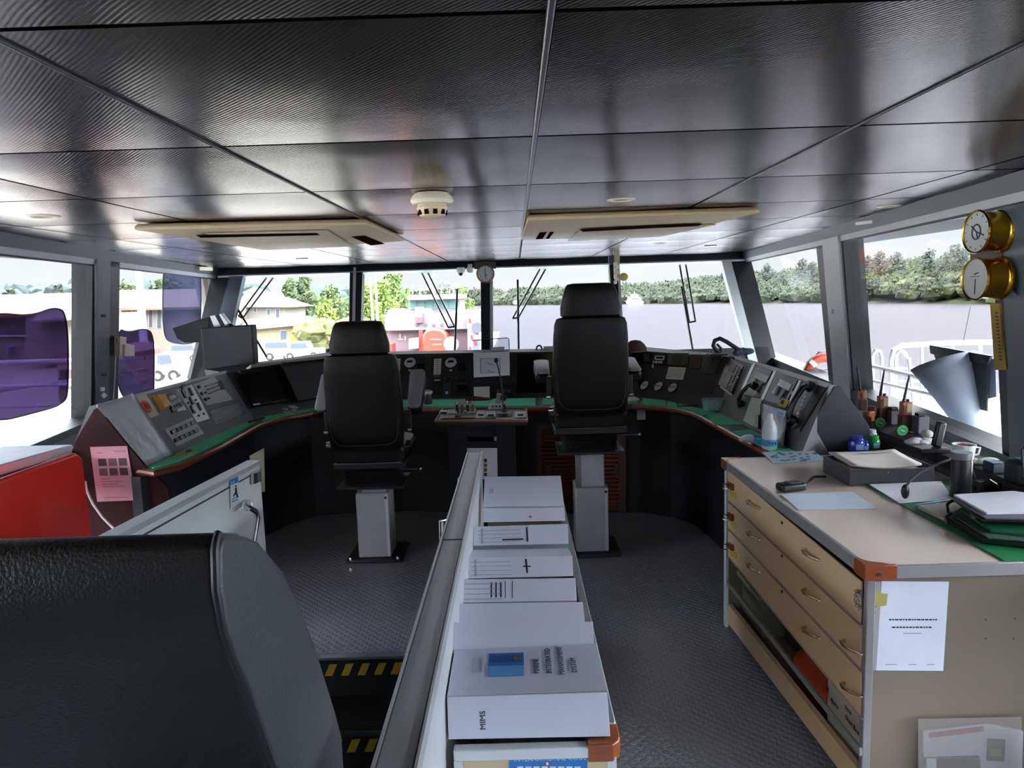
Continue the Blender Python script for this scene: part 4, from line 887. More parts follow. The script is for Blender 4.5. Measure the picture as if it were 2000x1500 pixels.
jar = T('drinks_jar', 'small jar with red and white lid on the green mat right of the left chair', 'jar', PZ(835, 790, ZC))
jp = PZ(836, 789, ZC+.005); MB().lathe([(0, 0), (.028, 0), (.032, .01), (.033, .07), (.030, .078), (0, .078)], jp, n=24).build('jar_body', mat('dark_jar', '#33363c', .2), jar)
MB().lathe([(0, .079), (.036, .079), (.037, .092), (.036, .097), (.03, .10), (0, .10)], jp, n=24).build('lid', M_lgrey, jar); MB().lathe([(0, .101), (.03, .101), (.028, .104), (0, .104)], jp, n=24).build('lid_top', mat('lid_red', '#8a2c2c', .5), jar)
sl_ = MB(); sl_.prism([PZ(u, v, ZC+.0045) for u, v in ((894,786),(925,785),(926,789),(895,790))], (0, 0, .004)); sl_.build('ruler', mat('ruler_grey', '#8f9a92', .4), label='grey ruler lying on the green mat behind the tray', cat='ruler')
# crumpled film by the left monitors
mb = MB(); c0 = PZ(566, 805, ZC+.02)
for i in range(14): p = c0+Vector((random.uniform(-.06, .05), random.uniform(-.03, .03), random.uniform(-.012, .035))); mb.quad(p, p+Vector((random.uniform(.02, .04), random.uniform(-.02, .02), random.uniform(-.01, .02))), p+Vector((random.uniform(.01, .03), random.uniform(.01, .03), random.uniform(.005, .02))), p+Vector((0, .02, .01)))
mb.build('plastic_wrap', mat('wrap_clear', '#cfdcd8', .15, alpha=.5), label='crumpled clear plastic wrap on the green mat under the monitors', cat='plastic wrap', smooth=0)
pen = MB().tube([PZ(487, 824, ZC+.012), PZ(515, 816, ZC+.012)], .008, 8).build('glasses_case', M_black, label='small black case at the worktop bend left of the monitors', cat='case')
# louvred wooden door behind the right chair
LD = Plane(outb[11]*.5+outb[10]*.5+Vector((0, -.003, 0)), outb[12]+Vector((0, -.003, 0)), outb[12]+Vector((0, -.003, -.5)))
ld = T('louvred_door', 'reddish wooden louvred door in the console front behind the right chair', 'cabinet door', LD.at(1135, 920))
M_lw = mat('louvre_wood', '#4a1e12', .45, var=.25, nscale=20)
plate('frame', M_lw, ld, LD, [(1048,826),(1058,826),(1058,1000),(1048,1000)], .02, 0); plate('frame', M_lw, ld, LD, [(1208,824),(1222,824),(1222,998),(1208,998)], .02, 0)
plate('frame', M_lw, ld, LD, [(1058,826),(1208,824),(1208,834),(1058,836)], .02, 0)
sm = MB()
for i in range(20):
    v = 838+i*8; a_ = [LD.at(1058, v, .004), LD.at(1208, v-2, .004), LD.at(1208, v+4, .018), LD.at(1058, v+6, .018)]; sm.prism(a_, Vector((0, 0, -.006)))
sm.build('louvres', mat('louvre_slat', '#6b2d18', .4, var=.2, nscale=20, coat=.2), ld)
plate('backing', mat('slat_shade_paint', '#1c0d09', .7), ld, LD, [(1056,828),(1210,826),(1210,998),(1056,1000)], .002, 0)  # near-black sheet paints the shade between the slats
for u in (1070, 1205): plate('finger_pull', M_dgrey, ld, LD, [(u-5,907),(u+5,907),(u+5,928),(u-5,928)], .006, .018, bevel=.001)
EXT0 = set(MATS)
# ================================================================== outside: river, far bank, quay, ships
WZ = -7.4; QZ = -4.7
def foliage_mat(name, c0, c1, c2, scale=.6):
    m = bpy.data.materials.new(name); m.use_nodes = True; n = m.node_tree; b = n.nodes['Principled BSDF']
    t = n.nodes.new('ShaderNodeTexCoord'); ns = n.nodes.new('ShaderNodeTexNoise'); ns.inputs['Scale'].default_value = scale; ns.inputs['Detail'].default_value = 8; ns.inputs['Roughness'].default_value = .7
    r = n.nodes.new('ShaderNodeValToRGB'); e = r.color_ramp.elements; e[0].position = .32; e[1].position = .68
    e[0].color = lin(c0)+(1,); e[1].color = lin(c2)+(1,); k_ = e.new(.5); k_.color = lin(c1)+(1,)
    n.links.new(t.outputs['Object'], ns.inputs['Vector']); n.links.new(ns.outputs['Fac'], r.inputs['Fac']); n.links.new(r.outputs[0], b.inputs['Base Color'])
    b.inputs['Roughness'].default_value = .85; b.inputs['Specular IOR Level'].default_value = .15; MATS[name] = m; return m
# water
m = bpy.data.materials.new('river_water'); m.use_nodes = True; n = m.node_tree; b = n.nodes['Principled BSDF']
n.nodes.remove(b); out_ = n.nodes['Material Output']; mxs = n.nodes.new('ShaderNodeMixShader'); df = n.nodes.new('ShaderNodeBsdfDiffuse'); b = n.nodes.new('ShaderNodeBsdfGlossy')
mxs.inputs[0].default_value = .078; df.inputs['Color'].default_value = (.017, .013, .015, 1); b.inputs['Color'].default_value = (.96, .93, 1, 1); b.inputs['Roughness'].default_value = .22
n.links.new(df.outputs[0], mxs.inputs[1]); n.links.new(b.outputs[0], mxs.inputs[2]); n.links.new(mxs.outputs[0], out_.inputs['Surface'])
t = n.nodes.new('ShaderNodeTexCoord'); mpn = n.nodes.new('ShaderNodeMapping'); mpn.inputs['Scale'].default_value = (.35, .9, 1)
ns = n.nodes.new('ShaderNodeTexNoise'); ns.inputs['Scale'].default_value = 1.0; ns.inputs['Detail'].default_value = 5
bp = n.nodes.new('ShaderNodeBump'); bp.inputs['Strength'].default_value = .35; bp.inputs['Distance'].default_value = .045
n.links.new(t.outputs['Object'], mpn.inputs[0]); n.links.new(mpn.outputs[0], ns.inputs['Vector']); n.links.new(ns.outputs['Fac'], bp.inputs['Height']); n.links.new(bp.outputs[0], b.inputs['Normal'])
MB().quad((-3000, -600, WZ), (3000, -600, WZ), (3000, 4000, WZ), (-3000, 4000, WZ)).build('river', m, kind='structure', smooth=0)
# own ship below the bridge (deck house under the wheelhouse, hull)
MB().span((-8, -14, WZ-.5), (7.5, 22, -2.9)).build('trim_70', M_white, kind='structure')
mb = MB(); mb.prism([(-4.7, -3.2, -2.9), (4.0, -3.2, -2.9), (4.0, 9.0, -2.9), (-4.7, 9.0, -2.9)], (0, 0, .85)); mb.build('trim_71', M_white, kind='structure')
M_deck = mat('deck_white', '#c9cccb', .6, var=.05)
for sx_, nm in ((-1, 'trim_72'), (1, 'trim_73')):
    x0, x1 = (-9.2, -4.06) if sx_ < 0 else (3.36, 8.0)
    MB().span((x0, -3, .12), (x1, 8.4, .26)).build(nm, M_deck, kind='structure')
# roof over the wheelhouse
MB().span((-5.4, -4, CEIL+.2), (4.8, 12.0, CEIL+.32)).build('trim_74', M_white, kind='structure')

# wing railings
M_rail = mat('rail_white', '#c9cace', .35)
rl = T('wing_railing', 'white tubular railing on the port wing seen through the purple shades', 'railing', (-6.5, 8.2, .26))
for z, r in ((1.0, .025), (.72, .018), (.48, .018)): MB().tube([(-9.1, 8.2, z), (-4.3, 8.2, z)], r, 8).build('rail', M_rail, rl)
for x in (-8.6, -7.4, -6.2, -5.05): MB().tube([(x, 8.2, .26), (x, 8.2, 1.0)], .025, 8).build('stanchion', M_rail, rl)
for x, z in ((-4.5, .95),): MB().tube([(-9.1, 6.8, .55), (-6.5, 8.1, .62), (x, 8.6, z-.12)], .02, 8).build('slanting_rail', M_rail, rl)
MB().tube([(-4.9, 8.0, .26), (-5.05, 8.2, .75)], .02, 8).build('brace', M_rail, rl)
rr = T('wing_railing', 'white tubular railing with round topped gates on the starboard wing', 'railing', (5, 8.0, .26))
def rp(u, v, y=8.0): return PY(u, v, y)
MB().tube([rp(1742,802), rp(1740,705), rp(1745,684), rp(1762,675), rp(1850,670), rp(1946,668)], .028, 10).build('top_rail', M_rail, rr)
MB().tube([rp(1700,800), rp(1700,700), rp(1692,685), rp(1665,683), rp(1600,690), rp(1592,700), rp(1592,800)], .025, 10).build('gate_loop', M_rail, rr)
MB().tube([rp(1704,800), rp(1704,695), rp(1710,684), rp(1718,686), rp(1722,698), rp(1722,800)], .022, 10).build('gate_loop', M_rail, rr)
MB().tube([rp(1747,800), rp(1750,695), rp(1757,683), rp(1768,690), rp(1772,702), rp(1772,800)], .022, 10).build('gate_loop', M_rail, rr)
for v0, v1 in ((720, 716), (745, 742), (770, 768)): MB().tube([rp(1742,v0), rp(1946,v1)], .016, 8).build('rail', M_rail, rr)
for v0 in (722, 748, 775): MB().tube([rp(1596,v0), rp(1700,v0-1)], .016, 8).build('rail', M_rail, rr)
for u in (1800, 1860, 1915): MB().tube([rp(u,672), rp(u,805)], .020, 8).build('stanchion', M_rail, rr)
MB().tube([rp(1665,706), PY(1740,724,6.9), PY(1830,745,5.8)], .024, 8).build('sloping_handrail', M_rail, rr)
MB().tube([rp(1665,735), PY(1740,752,6.9), PY(1830,772,5.8)], .018, 8).build('sloping_handrail', M_rail, rr)
MB().tube([rp(1775,700,7.4), rp(1786,800,7.4)], .02, 8).build('stanchion', M_rail, rr)
lb = T('lifebuoy', 'orange lifebuoy hanging on the starboard wing railing', 'lifebuoy', rp(1608,728,7.9))
cB = rp(1609,732,7.92); ring = [cB+Vector((.19*math.cos(a), 0, .19*math.sin(a))) for a in [i*math.pi/16 for i in range(32)]]
MB().tube(ring+[ring[0], ring[1]], .05, 10, cap=False).build('ring', mat('buoy_orange', '#e2502a', .45), lb)
for a in (0.78, 2.36, 3.93, 5.5): MB().tube([cB+Vector((.19*math.cos(a-.13), 0, .19*math.sin(a-.13))), cB+Vector((.19*math.cos(a+.13), 0, .19*math.sin(a+.13)))], .053, 10).build('white_band', M_white, lb)
bx = T('deck_locker', 'grey brown deck box beyond the starboard railing', 'box', rp(1810,790,9.5))
MB().prism([rp(1786,768,9.5), rp(1832,768,9.5), rp(1832,800,9.5), rp(1786,800,9.5)], (0, .5, 0)).build('case', mat('locker_brown', '#a59a8c', .6), bx, bevel=.01); MB().prism([rp(1783,766,9.45), rp(1835,766,9.45), rp(1835,770,9.45), rp(1783,770,9.45)], (0, .6, 0)).build('lid', M_lgrey, bx)

# clumps of leaves
def clump(mb, c, r, sub=2, seed=0, flat=.8):
    bm = bmesh.new(); bmesh.ops.create_icosphere(bm, subdivisions=sub, radius=1); k_ = len(mb.v)
    for v in bm.verts:
        d = v.co.normalized(); f_ = 1+.45*mnoise.noise(d*2.1+Vector((seed*3.7, 0, 0)))+.28*mnoise.noise(d*5.3+Vector((0, seed*2.1, 0)))
        mb.v.append(Vector(c)+Vector((d.x*r*f_, d.y*r*f_, d.z*r*f_*flat)))
    for f in bm.faces: mb.f.append(tuple(k_+v.index for v in f.verts))
    bm.free()
SH = [(700,603,572),(800,600,570),(930,597,568),(1000,596,566),(1100,595,562),(1190,594,563),(1240,593,556),(1300,593,548),(1380,592,540),(1450,592,532),(1500,592,528),(1560,591,522),(1650,592,516),(1720,592,506),(1800,592,500),(1870,593,498),(1930,593,494),(2050,594,486),(2300,596,480)]
def shore(u):
    for i in range(len(SH)-1):
        if SH[i][0] <= u <= SH[i+1][0]:
            t_ = (u-SH[i][0])/(SH[i+1][0]-SH[i][0]); return SH[i][1]*(1-t_)+SH[i+1][1]*t_, SH[i][2]*(1-t_)+SH[i+1][2]*t_
random.seed(11)
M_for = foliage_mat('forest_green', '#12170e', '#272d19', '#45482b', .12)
M_far = foliage_mat('far_forest', '#262d22', '#333a2b', '#434936', .02)  # distance haze put into these flatter, lifted greens
near_f, far_f = MB(), MB()
groups = []
for q in range(2000):
    u = 700+1600*random.random()**.85; v, vt_ = shore(u); p = PZ(u, v, WZ); dist = p.length
    back = random.random(); pd = Vector((p.x, p.y, 0)); dirn = pd.normalized(); pd = pd+dirn*(dist*.30*back)
    top = (570-vt_)  # height wanted
    ztop = PY(u, vt_, p.y).z; hgt = (ztop-WZ)*(.30+.68*back**.6)*random.uniform(.85, 1.04)*(1+.22*back*0.5)
    r = dist*random.uniform(.007, .016); c = Vector((pd.x, pd.y, WZ+max(hgt-r*.6, r*.3)))
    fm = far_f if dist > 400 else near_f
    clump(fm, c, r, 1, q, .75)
    for w_ in range(54):
        d = Vector((random.gauss(0, 1), random.gauss(0, 1), abs(random.gauss(0, 1)))).normalized(); pp_ = c+Vector((d.x*r, d.y*r, d.z*r*.8))*random.uniform(.9, 1.3)
        s_ = r*random.uniform(.10, .2); ax = Vector((random.gauss(0, 1), random.gauss(0, 1), random.gauss(0, 1))).normalized(); bx_ = ax.orthogonal().normalized()
        fm.quad(pp_+ax*s_, pp_+bx_*s_, pp_-ax*s_, pp_-bx_*s_*.6)
# ground under the trees
for mbx, us in ((far_f, range(700, 1320, 40)), (near_f, range(1300, 2301, 40))):
    us = list(us)
    for a, b_ in zip(us, us[1:]):
        pa, pb = PZ(a, shore(a)[0], WZ), PZ(b_, shore(b_)[0], WZ); qa = PY(a, shore(a)[1], pa.y); qb = PY(b_, shore(b_)[1], pb.y)
        ka, kb = 1.3, 1.3
        mbx.quad(pa, pb, Vector((pb.x*kb, pb.y*kb, WZ+(qb.z-WZ)*.8)), Vector((pa.x*ka, pa.y*ka, WZ+(qa.z-WZ)*.8)))
near_f.build('forest', M_for, label='dense green mangrove forest along the far bank of the river', cat='forest', kind='stuff', smooth=0)
far_f.build('forest', M_far, label='blue green forest coloured as hazy on the distant bank beyond the bridge', cat='forest', kind='stuff', smooth=0)
def tree(c, h, w, m, label, cat='tree', leaves=1500, name='tree', trunk=.3, seed=0, lsz=.05, group=None, lobes=9):
    rnd = random.Random(seed); t = T(name, label, cat, c, group); c = Vector(c)
    MB().tube([c, c+Vector((.1*h*.1, 0, h*.3)), c+Vector((0, 0, h*.75))], [h*.025, h*.02, h*.008], 8).build('trunk', mat('bark', '#5b4a3a', .9), t)
    mb = MB(); cen = []
    for i in range(lobes):
        f_ = i/(lobes-1); zz = trunk+(.95-trunk)*f_; ww = w*.5*math.sin(math.pi*min(1, .25+f_*.72))*.75
        a = i*2.4; cen.append((Vector((math.cos(a)*ww*.6, math.sin(a)*ww*.6, h*zz)), w*.26*(1.15-.5*f_)))
    for q in range(leaves):
        cc_, r = cen[rnd.randrange(len(cen))]
        d = Vector((rnd.gauss(0, 1), rnd.gauss(0, 1), rnd.gauss(0, 1))).normalized()*r*rnd.uniform(.55, 1.12); p = c+cc_+d
        s_ = h*lsz*rnd.uniform(.6, 1.2); ax = Vector((rnd.gauss(0, 1), rnd.gauss(0, 1), rnd.gauss(0, 1))).normalized(); bx_ = ax.orthogonal().normalized()
        mb.quad(p+ax*s_, p+bx_*s_*.6, p-ax*s_, p-bx_*s_*.6)
    mb.build('foliage', m, t, smooth=0); return t
# taller trees standing out of the right bank
GE = 'taller trees breaking the skyline of the right bank'
for i, (u, vt_, w) in enumerate(((1412,533,14),(1440,526,12),(1497,518,16),(1566,508,14),(1585,513,12),(1690,502,13),(1716,494,18),(1748,495,18),(1812,489,20),(1860,480,18),(1880,484,13))):
    v, _ = shore(u); p = PZ(u, v, WZ)*1.0; p = Vector((p.x*1.12, p.y*1.12, WZ)); h = PY(u, vt_, p.y).z-WZ
    tree(p, h, h*.55, mat('crown_dark_green', '#20281a', .9, var=.35, nscale=.3), 'taller dark tree breaking the skyline of the right bank', leaves=500, seed=40+i, lsz=.035, trunk=.55, group=GE)
# bridge
bg_ = T('road_bridge', 'pale road bridge crossing the river far ahead', 'bridge', PZ(1090, 596, WZ))
by = 640
MB().prism([PY(1030, 584, by), PY(1168, 579, by), PY(1168, 583, by), PY(1030, 588, by)], (0, 10, 0)).build('deck', mat('bridge_pale', '#7a838b', .7), bg_)
for u in (1062, 1090, 1115, 1142): MB().prism([PY(u, 584, by+2), PY(u+3, 584, by+2), PY(u+3, 597, by+2), PY(u, 597, by+2)], (0, 6, 0)).build('pier', MATS['bridge_pale'], bg_)
MB().tube([PY(1030, 582, by), PY(1168, 577, by)], .25, 6).build('parapet', MATS['bridge_pale'], bg_)
# patrol boat on the river
bt_ = PZ(1240, 595, WZ); ky = bt_.y; P_ = lambda u, v: PY(u, v, ky)
pb = T('motor_yacht', 'small white motor boat approaching in the middle of the river', 'boat', bt_)
MB().loft([[P_(1226,588), P_(1258,589), P_(1255,595), P_(1229,595)], [P_(1228,588)+Vector((0, 14, 0)), P_(1256,589)+Vector((0, 14, 0)), P_(1253,595)+Vector((0, 14, 0)), P_(1231,595)+Vector((0, 14, 0))]]).build('hull', M_white, pb)
MB().prism([P_(1231,580), P_(1251,581), P_(1254,588), P_(1229,588)], (0, 9, 0)).build('cabin', M_white, pb)
MB().prism([P_(1233,582), P_(1249,583), P_(1250,585.5), P_(1232,584.5)], (0, -.1, 0)).build('cabin_window', M_dgrey, pb)
MB().prism([P_(1235,575), P_(1246,575), P_(1248,580), P_(1233,580)], (0, 5, 0)).build('flybridge', M_lgrey, pb); MB().tube([P_(1239,575), P_(1239,569)], .12, 6).build('mast', M_white, pb)
c2 = PZ(1009, 597, WZ)
w2 = T('river_launch', 'tiny white launch by the distant bank left of the bridge', 'boat', c2); MB().prism([PY(1002,590,c2.y), PY(1012,590,c2.y), PY(1011,594,c2.y), PY(1003,594,c2.y)], (0, 6, 0)).build('hull', M_white, w2); MB().prism([PY(1004,587,c2.y), PY(1009,587,c2.y), PY(1010,590,c2.y), PY(1003,590,c2.y)], (0, 3, 0)).build('cabin', M_white, w2)

# quay and town on the left
MB().prism([(-900, -60, QZ-3), (-11.5, -60, QZ-3), (-11.5, 60, QZ-3), (-7, 100, QZ-3), (-9, 190, QZ-3), (-60, 420, QZ-3), (-900, 420, QZ-3)], (0, 0, 3)).build('quay', mat('quay_concrete', '#857f74', .9, var=.12, nscale=.3), kind='structure', smooth=0)
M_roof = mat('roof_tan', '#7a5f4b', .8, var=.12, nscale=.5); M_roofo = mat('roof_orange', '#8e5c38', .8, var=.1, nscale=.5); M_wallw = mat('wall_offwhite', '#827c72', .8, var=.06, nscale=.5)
M_wdk = mat('window_dark', '#4c5560', .3); M_grn = mat('ground_scrub', '#a7a85e', .9, var=.3)
def PYg(u, v, y): return PY(u, v, y)
def house(name, label, y, wall, roof, depth, wm, rm, wins=(), cat='building'):
    t = T(name, label, cat, (PY(wall[0][0], wall[0][1], y).x, y, QZ))
    MB().prism([PY(u, v, y) for u, v in wall], (0, depth, 0)).build('wall', wm, t, smooth=0)
    if roof:
        ov = [PY(u, v, y-1.0) for u, v in roof]; MB().prism(ov, (0, depth+2, 0)).build('roof', rm, t, smooth=0)
    for w in wins:
        fr_ = MB().prism([PY(u, v, y-.1) for u, v in ((w[0], w[1]), (w[2], w[1]), (w[2], w[3]), (w[0], w[3]))], (0, .2, 0)).build('window', M_lgrey, t, smooth=0)
        MB().prism([PY(u, v, y-.16) for u, v in ((w[0]+.7, w[1]+.7), (w[2]-.7, w[1]+.7), (w[2]-.7, w[3]-.7), (w[0]+.7, w[3]-.7))], (0, .1, 0)).build('pane', M_wdk, fr_, smooth=0)
    return t
def hiproof(t, y, px, depth, m):     # sloping roof face receding upwards
    (a, b, c, d) = px; A, B_ = PY(*a, y), PY(*b, y); Cc, D = PY(*c, y+depth), PY(*d, y+depth)
    MB().prism([A, B_, Cc, D], (0, 0, -.3)).build('roof', m, t, smooth=0)
# long barracks with tiled roof
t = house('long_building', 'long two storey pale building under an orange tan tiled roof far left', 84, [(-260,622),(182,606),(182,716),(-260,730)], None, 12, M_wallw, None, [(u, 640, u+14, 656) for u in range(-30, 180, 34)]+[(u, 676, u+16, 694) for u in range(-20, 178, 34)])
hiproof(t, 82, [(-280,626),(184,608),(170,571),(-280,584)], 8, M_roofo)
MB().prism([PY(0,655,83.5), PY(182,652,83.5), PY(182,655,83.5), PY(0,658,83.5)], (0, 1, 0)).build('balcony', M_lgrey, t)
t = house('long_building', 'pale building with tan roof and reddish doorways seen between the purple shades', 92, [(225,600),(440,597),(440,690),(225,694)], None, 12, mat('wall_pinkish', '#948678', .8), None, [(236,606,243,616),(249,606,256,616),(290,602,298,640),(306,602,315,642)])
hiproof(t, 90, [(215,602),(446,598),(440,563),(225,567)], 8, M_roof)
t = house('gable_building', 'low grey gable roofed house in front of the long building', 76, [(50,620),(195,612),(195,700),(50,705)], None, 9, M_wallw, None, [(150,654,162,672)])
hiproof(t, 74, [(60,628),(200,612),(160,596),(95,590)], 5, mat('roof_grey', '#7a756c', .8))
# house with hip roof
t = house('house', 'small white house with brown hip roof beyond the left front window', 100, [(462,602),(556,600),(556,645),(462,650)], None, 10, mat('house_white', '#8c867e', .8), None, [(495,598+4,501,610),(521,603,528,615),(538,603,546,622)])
mb = MB(); A = PY(455,600,99); B_ = PY(566,600,99); ap = PY(494,560,104)
mb._add([A, B_, B_+Vector((0, 12, 0)), A+Vector((0, 12, 0)), ap, PY(520,577,104)], [(0,1,5,4), (1,2,5), (2,3,4,5), (3,0,4), (3,2,1,0)]); mb.build('roof', mat('roof_brown', '#7d6050', .8), t, smooth=0)
# shed with pale flat roof
t = house('shed', 'long low shed with pale sheet roof and cream ribbed wall behind the parked truck', 88, [(470,640),(600,630),(600,690),(470,705)], None, 14, mat('shed_cream', '#8e886a', .8, var=.1, nscale=2), None, [(547,645,560,668)])
MB().prism([PY(470,641,87), PY(608,628,87), PY(606,617,98), PY(480,624,98)], (0, 0, -.3)).build('roof', mat('roof_sheet', '#a5a6a9', .6), t, smooth=0)
MB().prism([PY(568,643,87.6), PY(590,642,87.6), PY(590,670,87.6), PY(568,671,87.6)], (0, .3, 0)).build('yellow_door', mat('door_yellow', '#8f7c36', .7), t)
MB().prism([PY(600,620,104), PY(640,622,104), PY(640,640,104), PY(600,640,104)], (0, 3, 0)).build('annex', mat('annex_grey', '#a9a9a4', .8), t)
# scrub and fence
mb = MB(); random.seed(5)
for q in range(110):
    u = random.uniform(596, 740); y = random.uniform(84, 92); p = PY(u, 640+random.uniform(0, 30), y); clump(mb, Vector((p.x, y, p.z)), random.uniform(.7, 1.7), 2, q)
mb.build('scrub', foliage_mat('scrub_yellowgreen', '#3a4424', '#585c38', '#6c5f48', .8), label='yellow green scrub with pinkish patches behind the quay', cat='scrub', kind='stuff', smooth=0)
mb = MB()
for q in range(240):
    u = random.uniform(560, 770); y = random.uniform(125, 150); p = PY(u, 600+random.uniform(-4, 45), y); clump(mb, Vector((p.x, y, p.z)), random.uniform(1.6, 3.2), 2, q+300)
mb.build('tree_belt', foliage_mat('belt_green', '#243521', '#3d5227', '#586c30', .35), label='dense green belt of trees behind the scrub', cat='tree belt', kind='stuff', smooth=0)
mb = MB()
for q in range(90):
    u = random.uniform(-100, 700); y = random.uniform(300, 360); p = PY(u, 590-.031*(u-520)*0-8+random.uniform(-8, 14), y); clump(mb, Vector((p.x, y, p.z)), random.uniform(5, 9), 2, q+600)
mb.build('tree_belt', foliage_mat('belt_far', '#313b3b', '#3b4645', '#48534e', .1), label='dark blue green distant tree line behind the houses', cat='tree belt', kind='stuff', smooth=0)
M_tg = mat('leaf_midgreen', '#45562f', .8, var=.35, nscale=.5); M_tb = mat('leaf_bright', '#667c28', .8, var=.3, nscale=.5)
def ptree(u, vt_, vb, y, w, m, label, **k):
    p = PY(u, vb, y); h = PY(u, vt_, y).z-QZ; tree((p.x, y, QZ), h, w, m, label, **k)
ptree(571, 548, 640, 112, 4.4, M_tg, 'slim mid green tree, left of the pair beyond the shed', seed=1, leaves=1300, trunk=.25, lsz=.035)
ptree(600, 540, 640, 115, 5.4, M_tg, 'taller mid green tree, right of the pair beyond the shed', seed=2, leaves=1700, trunk=.2, lsz=.033)
ptree(650, 566, 650, 118, 7, mat('leaf_olive', '#4e602c', .8, var=.35, nscale=.5), 'rounded green tree left of the second window pillar', seed=3, leaves=1600, trunk=.2, lsz=.04)
ptree(640, 590, 660, 98, 5, M_tb, 'low yellow green bush tree beside the shed', seed=4, leaves=1200, trunk=.15, lsz=.05)
ptree(720, 562, 660, 96, 5.5, M_tb, 'bright yellow green tree beside the second window pillar', seed=5, leaves=1900, trunk=.12, lsz=.038)
ptree(752, 556, 660, 100, 6.0, M_tb, 'bright yellow green tree left of the red and white ship', seed=6, leaves=1800, trunk=.12, lsz=.036)
ptree(772, 536, 660, 106, 7.0, mat('leaf_spring', '#58702c', .8, var=.3, nscale=.5), 'tallest spring green tree behind the red and white ship', seed=7, leaves=2200, trunk=.15, lsz=.033)
ptree(905, 566, 650, 125, 6.0, mat('leaf_spring2', '#58702c', .8, var=.3, nscale=.5), 'green tree right of the ship wheelhouse', seed=8, leaves=1200, trunk=.2, lsz=.038)
ptree(868, 560, 650, 120, 6.5, M_tg, 'green tree behind the mast of the ship', seed=9, leaves=1200, trunk=.2, lsz=.038)
for i, (u, vt_, w) in enumerate(((122,556,3),(28,566,4))): ptree(u, vt_, 640, 130, w, mat('leaf_dark', '#2c3826', .8, var=.3), ('small dark tree above the tiled roof', 'small dark tree at the far left above the tiled roof')[i], seed=20+i, leaves=500, trunk=.6)
for i, (u, vt_) in enumerate(((250,558),(335,545),(405,540))): ptree(u, vt_, 640, 130, 9, M_tg, ('green treetop left above the tan roof', 'green treetop behind the upper purple shade', 'green treetop beside the left corner pillar')[i], seed=24+i, leaves=900, trunk=.5)
# poles
for i, (a, b_, y) in enumerate((((722,540),(731,650),80), ((733,531),(739,660),78), ((270,515),(281,690),70), ((362,652),(366,700),70))[:3]):
    p0, p1 = PY(*a, y), PY(*b_, y); lp = MB().tube([p1+Vector((0, 0, -2)), p0], [.16, .1] if i < 2 else [.45, .3], 8).build('light_pole', M_lgrey, label=('thin grey pole left of the pair by the ship', 'thin grey pole right of the pair by the ship', 'thick pale pole behind the left side window')[i], cat='pole')
lp = MB().tube([PY(392,530,10.5), PY(412,640,10.5)], .11, 10).build('mast_leg', mat('mast_beige', '#b3aba2', .5), label='slanting beige mast leg just outside the left corner pillar', cat='mast leg')
# vehicles
def pickup(u0, u1, vtop, vbot, label, body='#8c8d90', y=78, cab=(.30, .68), name='pickup_truck'):
    Z0 = PY((u0+u1)/2, vbot, y).z; Zt = PY((u0+u1)/2, vtop, y).z; x0, x1 = PY(u0, vbot, y).x, PY(u1, vbot, y).x; Lx = x1-x0; Hh = Zt-Z0
    t = T(name, label, 'car', ((x0+x1)/2, y, Z0)); m = mat('car_'+body[1:], body, .25)
    MB().prism([(x0, y, Z0+.22*Hh), (x1, y, Z0+.22*Hh), (x1, y, Z0+.55*Hh), (x1-.02*Lx, y, Z0+.60*Hh), (x0+.0*Lx, y, Z0+.60*Hh)], (0, 1.8, 0)).build('body', m, t, bevel=.05)
    a, b_ = x0+cab[0]*Lx, x0+cab[1]*Lx
    cbn = MB().prism([(a-.06*Lx, y+.1, Z0+.6*Hh), (b_+.08*Lx, y+.1, Z0+.6*Hh), (b_, y+.1, Z0+Hh), (a, y+.1, Z0+Hh)], (0, 1.6, 0)).build('cabin', m, t, bevel=.04)
    MB().prism([(a-.02*Lx, y+.08, Z0+.64*Hh), (b_+.04*Lx, y+.08, Z0+.64*Hh), (b_-.01*Lx, y+.08, Z0+.93*Hh), (a+.01*Lx, y+.08, Z0+.93*Hh)], (0, .04, 0)).build('side_window', M_wdk, cbn)
    for f_ in (.18, .80):
        w = MB().cyl((x0+f_*Lx, y-.02, Z0+.2*Hh), (x0+f_*Lx, y+.2, Z0+.2*Hh), .2*Hh, n=20).build('wheel', M_black, t); MB().cyl((x0+f_*Lx, y-.03, Z0+.2*Hh), (x0+f_*Lx, y, Z0+.2*Hh), .1*Hh, n=16).build('hub_cap', M_lgrey, w)
pickup(553, 628, 668, 702, 'white pickup truck with dark cab window parked on the quay', cab=(.22, .62), y=72)
pickup(517, 572, 666, 704, 'white van parked just left of the pickup truck', cab=(.05, .8), y=76, name='van')
pickup(322, 392, 672, 708, 'pale green white car parked behind the slanting rails on the left', body='#9aa39c', cab=(.2, .8), y=66, name='parked_car')
pickup(300, 350, 690, 745, 'grey car close behind the lower purple shade', body='#868383', cab=(.2, .7), y=40, name='parked_car')
# dark red arched canopy behind the port railing
cn = T('boat_canopy', 'dark red arched canopy on a quayside boat behind the port railing', 'boat', PY(155, 760, 26))
ar = [PY(112+5*i, 706-16*math.sin(math.pi*(i+.0)/14)-6, 26) for i in range(15)]
MB().prism([p for p in ar]+[PY(182,712,26), PY(112,712,26)], (0, 5, 0)).build('canopy', mat('canopy_red', '#80544c', .6), cn)
MB().prism([PY(112,712,26), PY(182,712,26), PY(180,800,26), PY(116,800,26)], (0, 4.6, 0)).build('cabin', mat('canopy_brown', '#9a8478', .7), cn)
for i in range(4): MB().prism([PY(117+i*16,722,25.9), PY(128+i*16,722,25.9), PY(128+i*16,760,25.9), PY(117+i*16,760,25.9)], (0, .1, 0)).build('window', mat('canopy_window', '#5a4a48', .4), cn)

